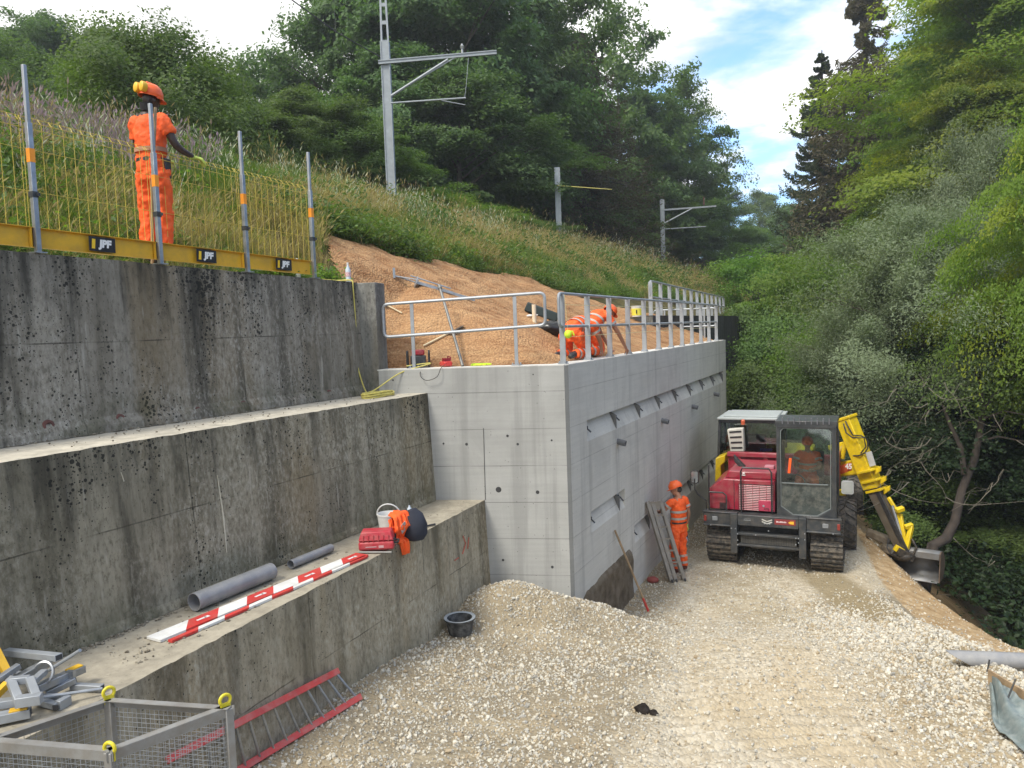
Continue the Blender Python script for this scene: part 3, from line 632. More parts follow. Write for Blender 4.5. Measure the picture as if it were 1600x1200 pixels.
# vertical joint on the side face
def side_pt(px, py, off=.003): Pn = onpl(px, py, SC, np.cross(SL-SD*.3, (0, 0, 1))); s, v = W2S(Pn); return np.array([s-off, v-off*.3, Pn[2]])
mb = MB(); mb.bar(side_pt(755.5, 669), side_pt(758.5, 781), .011, .004, (-1, -.3, 0)); mb.build('formwork_joint', JOINT, nw)
# rough shotcrete at the foot
SHOT = soil_mat('shotcrete_brown', (.12, .095, .065), (.24, .20, .15), 4.)
tops = [(903, 936), (917, 923), (930, 911), (940, 897), (950, 888), (967, 872), (978, 862), (984, 857), (987, 868)]
prof = [(W2S(onpl(*q, SC, SL))[0], onpl(*q, SC, SL)[2]) for q in tops]; prof[0] = (0.07, prof[0][1]-.2)
gs = np.linspace(prof[0][0], prof[-1][0], 60); zt_ = np.interp(gs, [p[0] for p in prof], [p[1] for p in prof]); vs = []; fs = []; M = 26
for i, s in enumerate(gs):
    for j in range(M):
        t = j/(M-1); z = -.5+(zt_[i]+.5+.02*fbm(s*9, 0))*t; d = -.045-.035*fbm(s*6, z*6, 4) if 0 < j < M-1 and 0 < i < 59 else .01
        vs.append((s, float(d), float(z)))
fs = [(i*M+j, (i+1)*M+j, (i+1)*M+j+1, i*M+j+1) for i in range(59) for j in range(M-1)]
MB().add(vs, fs).build('shotcrete_patch', SHOT, nw, smooth=80)
# ---- far walls above and beyond
fw = thing('retaining_wall', 'dark far concrete wall behind the end of the long galvanised railing', 'retaining wall', (4.0, 21.5, 0))
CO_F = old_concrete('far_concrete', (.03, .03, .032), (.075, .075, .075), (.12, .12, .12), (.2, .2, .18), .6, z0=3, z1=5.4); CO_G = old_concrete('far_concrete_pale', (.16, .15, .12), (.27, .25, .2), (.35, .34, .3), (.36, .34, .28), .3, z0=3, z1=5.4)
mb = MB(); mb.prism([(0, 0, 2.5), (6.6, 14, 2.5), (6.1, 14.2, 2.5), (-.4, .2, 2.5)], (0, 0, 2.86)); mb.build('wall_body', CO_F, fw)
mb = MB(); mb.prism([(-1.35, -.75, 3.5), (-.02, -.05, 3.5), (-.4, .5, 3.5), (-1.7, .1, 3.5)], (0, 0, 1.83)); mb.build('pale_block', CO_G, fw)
# ------------------------------------------------------------ railings
def loop_panel(root, pts, r=.024):
    """closed tube loop with rounded corners through 4 corner points"""
    out = []; n = len(pts); pts = [np.array(p, float) for p in pts]
    for i in range(n):
        p = pts[i]; a = pts[i-1]-p; b = pts[(i+1) % n]-p; a /= np.linalg.norm(a); b /= np.linalg.norm(b); R_ = .09
        for k in range(6):
            t = k/5; out.append((1-t)**2*(p+a*R_)+2*t*(1-t)*p+t*t*(p+b*R_))
    mb = MB(); mb.tube(out, r, 8, closed=True, side=np.cross(pts[1]-pts[0], pts[2]-pts[1]), fixed=True); return mb.build('rail', GALV_L, root)
def post(root, s, v, z0, z1, w=.07, t=.016, dirv=(0, 1, 0), plate=True):
    m = MB(); m.bar((s, v, z0), (s, v, z1), t, w, dirv); m.build('post', GALV_L, root, bev=.003)
    if plate:
        m = MB(); m.box(s, v, z0+.008, .13, .13, .014)
        for a in (-.045, .045):
            for b in (-.045, .045): m.lathe([(.011, 0), (.011, .025), (.006, .03)], 6, (s+a, v+b, z0+.015))
        m.build('base_plate', GALV_L, root)
SDV = np.array([-.3, 1, 0])/1.044; SDN = np.array([1, .3, 0])/1.044
def sidep(px, z, off=.14):                        # point above the side wall, `off` in from its face
    o_ = S(0, 0)+(SD*SDN[0]+SL*SDN[1])*off; n_ = SD*SDN[0]+SL*SDN[1]
    Pn = onpl(px, 500, o_, n_); s, v = W2S(Pn); return np.array([s, v, z])
r1 = sroot('guard_rail', 'short galvanised tube railing on the side of the new wall before the matting', 'railing')
loop_panel(r1, [sidep(599, 5.56), sidep(852, 5.64), sidep(852, 5.15), sidep(599, 5.05)])
for px in (644, 805):
    p = sidep(px, ZT); post(r1, p[0], p[1]-.0, ZT+.006, 5.6, .055, .02, SDV)
def facep(px, py, v=.13): Pn = onpl(px, py, S(0, v), SL); return W2S(Pn)[0]
ps = [(876, 563), (920, 558), (954, 554), (982, 550), (1007.5, 546.5), (1030, 543), (1049, 540.5), (1066, 538), (1082, 536), (1094.5, 534.5), (1108, 532.5), (1119, 531)]
ss = [facep(*q) for q in ps]; print('rail posts', [round(float(x), 2) for x in ss])
k_ = np.polyfit(range(len(ss)), ss, 1); ss = [k_[1]+k_[0]*i for i in range(len(ss))]; ss[0] = max(ss[0], .18)
r2 = sroot('guard_rail', 'long galvanised railing with flat upright bars along the top of the new wall face', 'railing')
loop_panel(r2, [(ss[0]-.12, .13, 5.62), (ss[-1]+.12, .13, 5.62), (ss[-1]+.12, .13, 5.12), (ss[0]-.12, .13, 5.12)])
for s in ss: post(r2, s, .13, ZT+.006, 5.6, .095, .016)
r3 = thing('guard_rail', 'far galvanised railing standing higher, on the dark concrete wall', 'railing', (3.95, 21.5, 0))
a_, b_ = np.array([0, 0.05, 6.32]), np.array([6.6, 16.5, 6.32]); dn = (b_-a_)/np.linalg.norm(b_-a_)
loop_panel(r3, [a_, b_, b_-(0, 0, .45), a_-(0, 0, .45)], .03)
for k in range(13):
    p = a_+(b_-a_)*(k/12.); m = MB(); m.bar((p[0], p[1], 5.34), (p[0], p[1], 6.3), .02, .11, (-dn[1], dn[0], 0)); m.build('post', GALV_L, r3)
r4 = sroot('guard_rail', 'small galvanised tube railing panel across the far end of the new wall', 'railing')
loop_panel(r4, [(SE-.2, .25, 5.55), (SE-.2, 2.2, 5.55), (SE-.2, 2.2, 5.0), (SE-.2, .25, 5.0)])
for v in (.6, 1.85): post(r4, SE-.2, v, ZT+.006, 5.53, .055, .02, (0, 1, 0))
# ------------------------------------------------------------ yellow edge protection on the upper tier
fence_n = -SL+SD*(.017); fv = .06
def fpt(px, py, off=.0): Pn = onpl(px, py, S(-.95, 3.06+off), SL+SD*.017); return Pn, W2S(Pn)
posts = [((45, 100), (63, 397)), ((237, 165), (254, 412)), ((378, 210), (390, 425)), ((486, 247), (494, 435))]
s_post = [fpt(b[0], b[1])[1][0] for t, b in posts]; d0 = s_post[1]-s_post[0]; s_post = [s_post[0]-d0]+s_post; print('fence posts', s_post)
names = ['fence post at the left edge of the upper tier', 'leftmost fence post with an orange band, left of the standing worker', 'fence post with an orange band right in front of the standing worker', 'fence post with an orange band between the second and third board signs', 'last fence post with an orange band, at the right end of the yellow boards']
for k, s in enumerate(s_post):
    v = fu(s)+.03; z = zt(s)+.003
    t = sroot('fence_post', 'galvanised ' + names[k], 'fence post', 'posts of the yellow edge protection')
    m = MB(); m.box(s, v, z+.62, .05, .05, 1.24); m.build('post_tube', GALV, t, bev=.004)
    m = MB(); m.box(s, v, z+1.5, .036, .036, .56); m.build('post_top', GALV_L, t, bev=.004)
    m = MB(); m.box(s, v, z+.93, .054, .054, .13); m.build('orange_band', ORANGE, t)
    m = MB(); m.box(s, v, z+.56, .062, .062, .055); m.box(s+.02, v-.04, z+.56, .02, .03, .03); m.build('clamp', DARK, t)
    m = MB(); m.box(s, v, z+.006, .12, .11, .011); m.build('foot_plate', GALV, t)
PN = ['left end', 'first sign', 'second sign', 'third sign']
BOARD_BLACK = P('sign_black', (.012, .012, .012), .5); SIGNW = P('sign_white', (.8, .8, .78), .5, 0, .03); SIGNY = P('sign_yellow', (.85, .55, .02), .5, 0, .03)
sgn = [None, (158, 386), (321, 404), (442, 419)]
plab = ['yellow mesh fence section at the far left of the fence, with no sign in view', 'yellow mesh fence section with board sign, just left of the standing worker', 'yellow mesh fence section with board sign, just right of the standing worker', 'last yellow mesh fence section with board sign, at the right end of the fence']
for k in range(4):
    s0, s1 = s_post[k], s_post[k+1]
    t = sroot('safety_fence', plab[k], 'safety fence', 'yellow mesh fence sections')
    vv_ = lambda s: fu(s)+.075
    zz0 = lambda s: zt(s)
    m = MB(); a, b = s0-.06, s1-.03
    A, B = np.array([a, vv_(a), zz0(a)]), np.array([b, vv_(b), zz0(b)])
    m.bar(A+(0, 0, .155), B+(0, 0, .155), .004, .19, (0, 0, 1))
    m.bar(A+(0, -.02, .25), B+(0, -.02, .25), .04, .006); m.bar(A+(0, -.02, .06), B+(0, -.02, .06), .04, .006)
    m.bar(A+(.01, -.02, .155), A+(.016, -.02, .155), .04, .19, (0, 0, 1))
    m.build('toe_board', YEL, t)
    m = MB()
    for h in (.6, 1.0): m.tube([A+(0, .0, h), B+(0, .0, h)], .0028, 6)
    m.tube([A+(0, 0, 1.2), B+(0, 0, 1.2)], .0035, 6)
    n = int((b-a)/.105); L_ = B-A
    for i in range(n+1):
        p = A+L_*(i/n)
        m.tube([p+(0, .004, .24), p+(0, .004, 1.26)], .0028, 5); m.tube([p+(0, .004, 1.26), p+(0, .05, 1.31), p+(.03, .09, 1.33)], .0028, 5)
        if i < n: q = A+L_*((i+.5)/n)
    m.tube([A+(0, .09, 1.33), B+(0, .09, 1.33)], .0035, 6); m.tube([A+(0, .004, 1.265), B+(0, .004, 1.265)], .0035, 6)
    m.build('mesh', WIRE, t)
    if sgn[k]:
        Pn, (s, v) = fpt(*sgn[k], .05); wd = .30; u = L_/np.linalg.norm(L_); up = np.array([0, 0, 1.]); nr = np.cross(u, up)
        c = np.array([s, vv_(s)-.046, zz0(s)+.155]); m = MB(); m.bar(c-u*wd/2, c+u*wd/2, .003, .15, (0, 0, 1)); pl = m.build('sign', BOARD_BLACK, t)
        c2 = c+nr*.003
        m = MB(); m.prism([c2+u*-.125+up*-.05, c2+u*-.088+up*-.05, c2+u*-.078+up*.05, c2+u*-.115+up*.05], nr*.002); m.build('sign_bar', SIGNY, pl)
        m = MB(); m.text('JPF', .105, c2+u*.03+up*.004, u, up, .002, .006, .12); m.build('sign_letters', SIGNW, pl, smooth=0)
# ------------------------------------------------------------ vegetation
BARK = P('bark', (.09, .075, .055), .9, 0, .35, 6., .5, 30., (.16, .16, .12), .4)
BARKD = P('bark_dark', (.045, .035, .028), .9, 0, .35, 6., .5, 30.)
LEAF = dict(
 dark=leafmat('leaves_dark', (.068, .118, .042), (.11, .175, .060), .4),
 mid=leafmat('leaves_mid', (.075, .130, .036), (.13, .20, .055), .4),
 fresh=leafmat('leaves_fresh', (.10, .19, .035), (.165, .27, .055), .5, (.24, .28, .04), .5),
 yellow=leafmat('leaves_yellow_green', (.10, .175, .022), (.19, .26, .034), .5, (.32, .33, .03), .7),
 willow=leafmat('leaves_grey_willow', (.13, .17, .095), (.22, .265, .165), .3),
 spruce=leafmat('needles_spruce', (.055, .090, .048), (.085, .13, .065), .3),
 brown=leafmat('needles_brown', (.095, .085, .052), (.145, .12, .075), .3, (.07, .085, .045), .5),
 ivy=leafmat('leaves_shade', (.010, .024, .008), (.024, .048, .014), .2))  # last entry: near-black green puts the hollow's shade into the leaf colour
def leaves(c, n, a, b, r, size, asp=.5, fold=.0):
    """rhombic leaves at centres c with normals n; in-plane axis random"""
    N = len(c); t = r.normal(size=(N, 3)); t -= n*np.sum(t*n, 1, keepdims=True); t /= np.linalg.norm(t, axis=1, keepdims=True)+1e-9; q = np.cross(n, t)
    sz = size*(.6+.8*r.rand(N))[:, None]
    v = np.stack([c-t*sz*.5, c+q*sz*asp*.5+t*sz*.05, c+t*sz*.5-n*sz*.12, c-q*sz*asp*.5+t*sz*.05], 1).reshape(-1, 3)
    return v, np.arange(4*N).reshape(-1, 4)
def crown_data(seed, H, Rr, base, nc, nl, size, droop=.25, flat=.2, cs=.24, shell=.5, top=.8, asp=.55):
    r = np.random.RandomState(seed); ph = r.rand(6)*6.28
    h = base+(1-base)*r.rand(nc)**.85; az = r.rand(nc)*6.283
    x = (h-base)/(1-base); prof = np.clip(np.sin(np.pi*np.clip(x, .02, 1)**top*.93+.12), .08, 1)**.75
    lump = 1+.24*np.sin(2*az+ph[0]+5*x)+.20*np.sin(3*az+ph[1]-7*x)+.16*np.sin(5*az+ph[2]+11*x)+.15*(r.rand(nc) < .2)*r.rand(nc)
    rad = Rr*prof*lump*(shell+(1-shell)*r.rand(nc)**.5)
    cen = np.stack([np.cos(az)*rad, np.sin(az)*rad, h*H], 1)
    o = np.stack([np.cos(az), np.sin(az), -droop+.5*r.normal(size=nc)*.4+x*.5], 1); o /= np.linalg.norm(o, axis=1, keepdims=True)
    s = np.stack([-np.sin(az), np.cos(az), .15*r.normal(size=nc)], 1); s /= np.linalg.norm(s, axis=1, keepdims=True); n = np.cross(o, s)
    n *= np.sign(n[:, 2:3]+1e-6)
    csz = Rr*cs*(.6+.8*r.rand(nc))
    k = nl//nc; i = np.repeat(np.arange(nc), k); m = len(i)
    u = np.clip(r.normal(size=(m, 3)), -2, 2)*.6
    p = cen[i]+o[i]*(u[:, :1]*csz[i, None]*1.25)+s[i]*(u[:, 1:2]*csz[i, None]*.8)+n[i]*(u[:, 2:]*csz[i, None]*flat*1.6)
    p[:, 2] -= (u[:, 0]**2+u[:, 1]**2)*csz[i]*.22
    out_ = np.stack([np.cos(az), np.sin(az), 0*az], 1); nn = n[i]*.8+.55*out_[i]+.42*r.normal(size=(m, 3)); nn /= np.linalg.norm(nn, axis=1, keepdims=True)
    v, f = leaves(p, nn, None, None, r, size, asp)
    return v, f, .5*r.rand(m)+.5*r.rand(nc)[i], r.rand(nc)[i], cen
def make_crown(name, mat, d, parent):
    v, f, rn, cl, cen = d
    return npmesh(name, v, f, mat, parent, attrs={'rnd': ('FACE', 'FLOAT', np.clip(rn, 0, 1)), 'clump': ('FACE', 'FLOAT', cl)})
def make_trunk(H, r0, cen, parent, seed, nlimb=14, mat=BARK, lean=.3, topf=.8):
    r = random.Random(seed); mb = MB(); pts = []; n = 9
    for i in range(n): t = i/(n-1); pts.append((lean*math.sin(t*2.4+seed)*t, lean*math.cos(t*3.1+seed*2)*t*.8, -0.6+t*(H*topf+.6)))
    mb.tube(pts, [r0*(1.25 if i == 0 else 1)*(1-.85*i/(n-1)) for i in range(n)], 8)
    idx = list(range(len(cen))); r.shuffle(idx)
    for j in idx[:nlimb]:
        c = np.array(cen[j]); h = max(.12, min(.95, (c[2]-np.hypot(c[0], c[1])*.55)/(H*topf))); b = np.array(pts[0])*(1-h)+np.array(pts[-1])*h
        k = h*(n-1); a = int(min(n-2, k)); b = np.array(pts[a])*(1-(k-a))+np.array(pts[a+1])*(k-a)
        mid = (b+c)/2+np.array([0, 0, .12*np.linalg.norm(c-b)]); rr = r0*.38*(1.1-h)
        mb.tube([b, (b+mid)/2+np.array([0, 0, .03]), mid, (mid+c)/2, c], [rr, rr*.8, rr*.6, rr*.4, rr*.15], 5, caps=False)
        for q in range(2):
            e = c+np.array([r.uniform(-.6, .6), r.uniform(-.6, .6), r.uniform(-.1, .5)])*H*.07; mb.tube([mid, (mid+e)/2+np.array([0, 0, .1]), e], [rr*.4, rr*.25, rr*.08], 4, caps=False)
    return mb.build('trunk', mat, parent, smooth=60)
def spruce_data(seed, H, Rr, droop=.5, hang=.3, n_br=110, nl=34000, size=.16, sparse=1., rag=.25):
    r = np.random.RandomState(seed); ts = np.sort(r.rand(n_br)**.8)
    P_, N_, C_ = [], [], []; k = nl//n_br; cen = []
    for t in ts:
        az = r.rand()*6.283; L_ = Rr*(1-t)**.8*(1-rag+2*rag*r.rand())+.12; z0 = H*(.06+.93*t)
        u = r.rand(k)**.7; o = np.array([math.cos(az), math.sin(az), 0]); s = np.array([-o[1], o[0], 0])
        w = (r.rand(k)-.5)*L_*.30*(1-u*.6); z = z0-droop*L_*u**1.2+.22*L_*u**4*2
        p = o*(u*L_)[:, None]+s*w[:, None]; p[:, 2] = z-hang*r.rand(k)**1.5*(.4+u)*L_*.4-np.abs(w)*.35
        n = o*.3+s*r.normal(size=(k, 1))*.5+np.array([0, 0, 1.])*r.normal(size=(k, 1)).__abs__()*.6+.3*r.normal(size=(k, 3)); n /= np.linalg.norm(n, axis=1, keepdims=True)
        P_.append(p); N_.append(n); C_.append(np.full(k, r.rand())); cen.append(o*L_*.92+np.array([0, 0, z0-droop*L_*.8]))
    p = np.concatenate(P_); n = np.concatenate(N_); cl = np.concatenate(C_)
    v, f = leaves(p, n, None, None, r, size, .34)
    return v, f, .6*r.rand(len(p))+.4*cl, cl, np.array(cen)
def spruce_trunk(H, r0, cen, parent, mat=BARKD):
    mb = MB(); mb.tube([(0, 0, -.6), (0, 0, H*.5), (0, 0, H*1.0)], [r0*1.2, r0*.6, .02], 8)
    for c in cen[::2]:
        z = min(H*.98, c[2]+np.hypot(c[0], c[1])*.55); mb.tube([(0, 0, z), (c[0]*.5, c[1]*.5, (z+c[2])/2+.05), c], [r0*.13, r0*.09, r0*.03], 4, caps=False)
    return mb.build('trunk', mat, parent, smooth=60)
# prototypes: (builder, native height, native radius)
def proto(kind, seed):
    e = bpy.data.objects.new('tree', None); COL.objects.link(e); H = 10.
    tall = kind.endswith('T'); kk = kind[:-1] if tall else kind
    K = dict(
      oak=('dark', dict(Rr=4.2, base=.12, nc=120, nl=80000, size=.17, droop=.2, cs=.20, shell=.45)),
      beech=('fresh', dict(Rr=4.2, base=.05, nc=130, nl=90000, size=.125, droop=.4, flat=.13, cs=.21)),
      hornbeam=('yellow', dict(Rr=4.3, base=.04, nc=130, nl=95000, size=.115, droop=.45, flat=.12, cs=.21)),
      mixed=('mid', dict(Rr=4.0, base=.06, nc=120, nl=85000, size=.135, droop=.3, cs=.20)),
      airy=('mid', dict(Rr=3.2, base=.25, nc=85, nl=17000, size=.18, droop=.0, cs=.2, shell=.3)),
      hangbeam=('yellow', dict(Rr=4.3, base=.46, nc=90, nl=80000, size=.10, droop=.6, flat=.12, cs=.2, shell=.4)),
      willow=('willow', dict(Rr=4.4, base=.28, nc=120, nl=130000, size=.10, droop=.0, cs=.165, flat=.35, asp=.3)),
      shade=('ivy', dict(Rr=4.4, base=.02, nc=120, nl=60000, size=.17, droop=.3, cs=.22)))  # 'ivy' is the near-black leaf colour that carries the hollow's shade
    if kk in K:
        m, kw = K[kk]; kw = dict(kw)
        if tall: H = 20.; kw.update(Rr=4.8, nc=int(kw['nc']*1.5), nl=int(kw['nl']*1.25), size=kw['size']*1.2, cs=kw['cs']*.95)
        d = crown_data(seed, H, **kw); make_crown('crown', LEAF[m], d, e); make_trunk(H, .24 if kk != 'airy' else .16, d[4], e, seed, 26 if kk in ('airy', 'willow') else 16)
        return e, H, kw['Rr']
    if kind == 'bush' or kind == 'bushdark' or kind == 'hazel' or kind == 'bushwillow':
        H = 4.; m = dict(bush='fresh', bushdark='mid', hazel='mid', bushwillow='willow')[kind]
        d = crown_data(seed, H, Rr=2.4, base=.02, nc=80, nl=46000, size=.085 if kind != 'bushwillow' else .085, droop=.25, cs=.24, flat=.3, shell=.35, top=.6, asp=.6 if kind != 'bushwillow' else .32)
        make_crown('crown', LEAF[m], d, e); make_trunk(H, .06, d[4], e, seed, 16); return e, H, 2.4
    if kind == 'spruce': H = 16.; d = spruce_data(seed, H, 3.0, .30, .35, 330, 90000, .13, rag=.3)
    if kind == 'brownspruce': H = 16.; d = spruce_data(seed, H, 3.3, .45, .95, 260, 80000, .15, rag=.4)
    make_crown('crown', LEAF['brown' if kind == 'brownspruce' else 'spruce'], d, e); spruce_trunk(H, .28, d[4], e); return e, H, 3.2
_pr = {}
def tree(kind, variant, px, ytop, Y, rad, name, label, cat, group, zb=None, rz=None, X=None):
    """px, ytop: where its top stands in the picture's coordinates at depth Y; rad = crown radius in metres"""
    T = aty(px, ytop, Y); zb_ = float(height(T[0], T[1])) if zb is None else zb
    if kind in ('oak', 'beech', 'hornbeam', 'mixed') and (T[2]-zb_)/rad > 3.3: kind += 'T'
    key = (kind, variant); first = key not in _pr
    if first: _pr[key] = proto(kind, 31*variant+hash_(kind))
    e, H, R0 = _pr[key]; t = e if first else copy_tree(e)
    h = max((T[2]-zb_)*.95, 1.0)
    t.name = name; t.location = (T[0], T[1], zb_-.1); t.scale = (rad/R0, rad/R0, h/H); t.rotation_euler = (0, 0, random.Random(px*7+ytop).uniform(0, 6.28) if rz is None else rz)
    tag(t, label, cat, group); return t
def hash_(s): return sum((i+3)*ord(c) for i, c in enumerate(s)) % 97
GL, GR, GB = 'trees on the railway hill at the left', 'trees of the wooded slope at the right', 'bushes in the valley behind the machines'
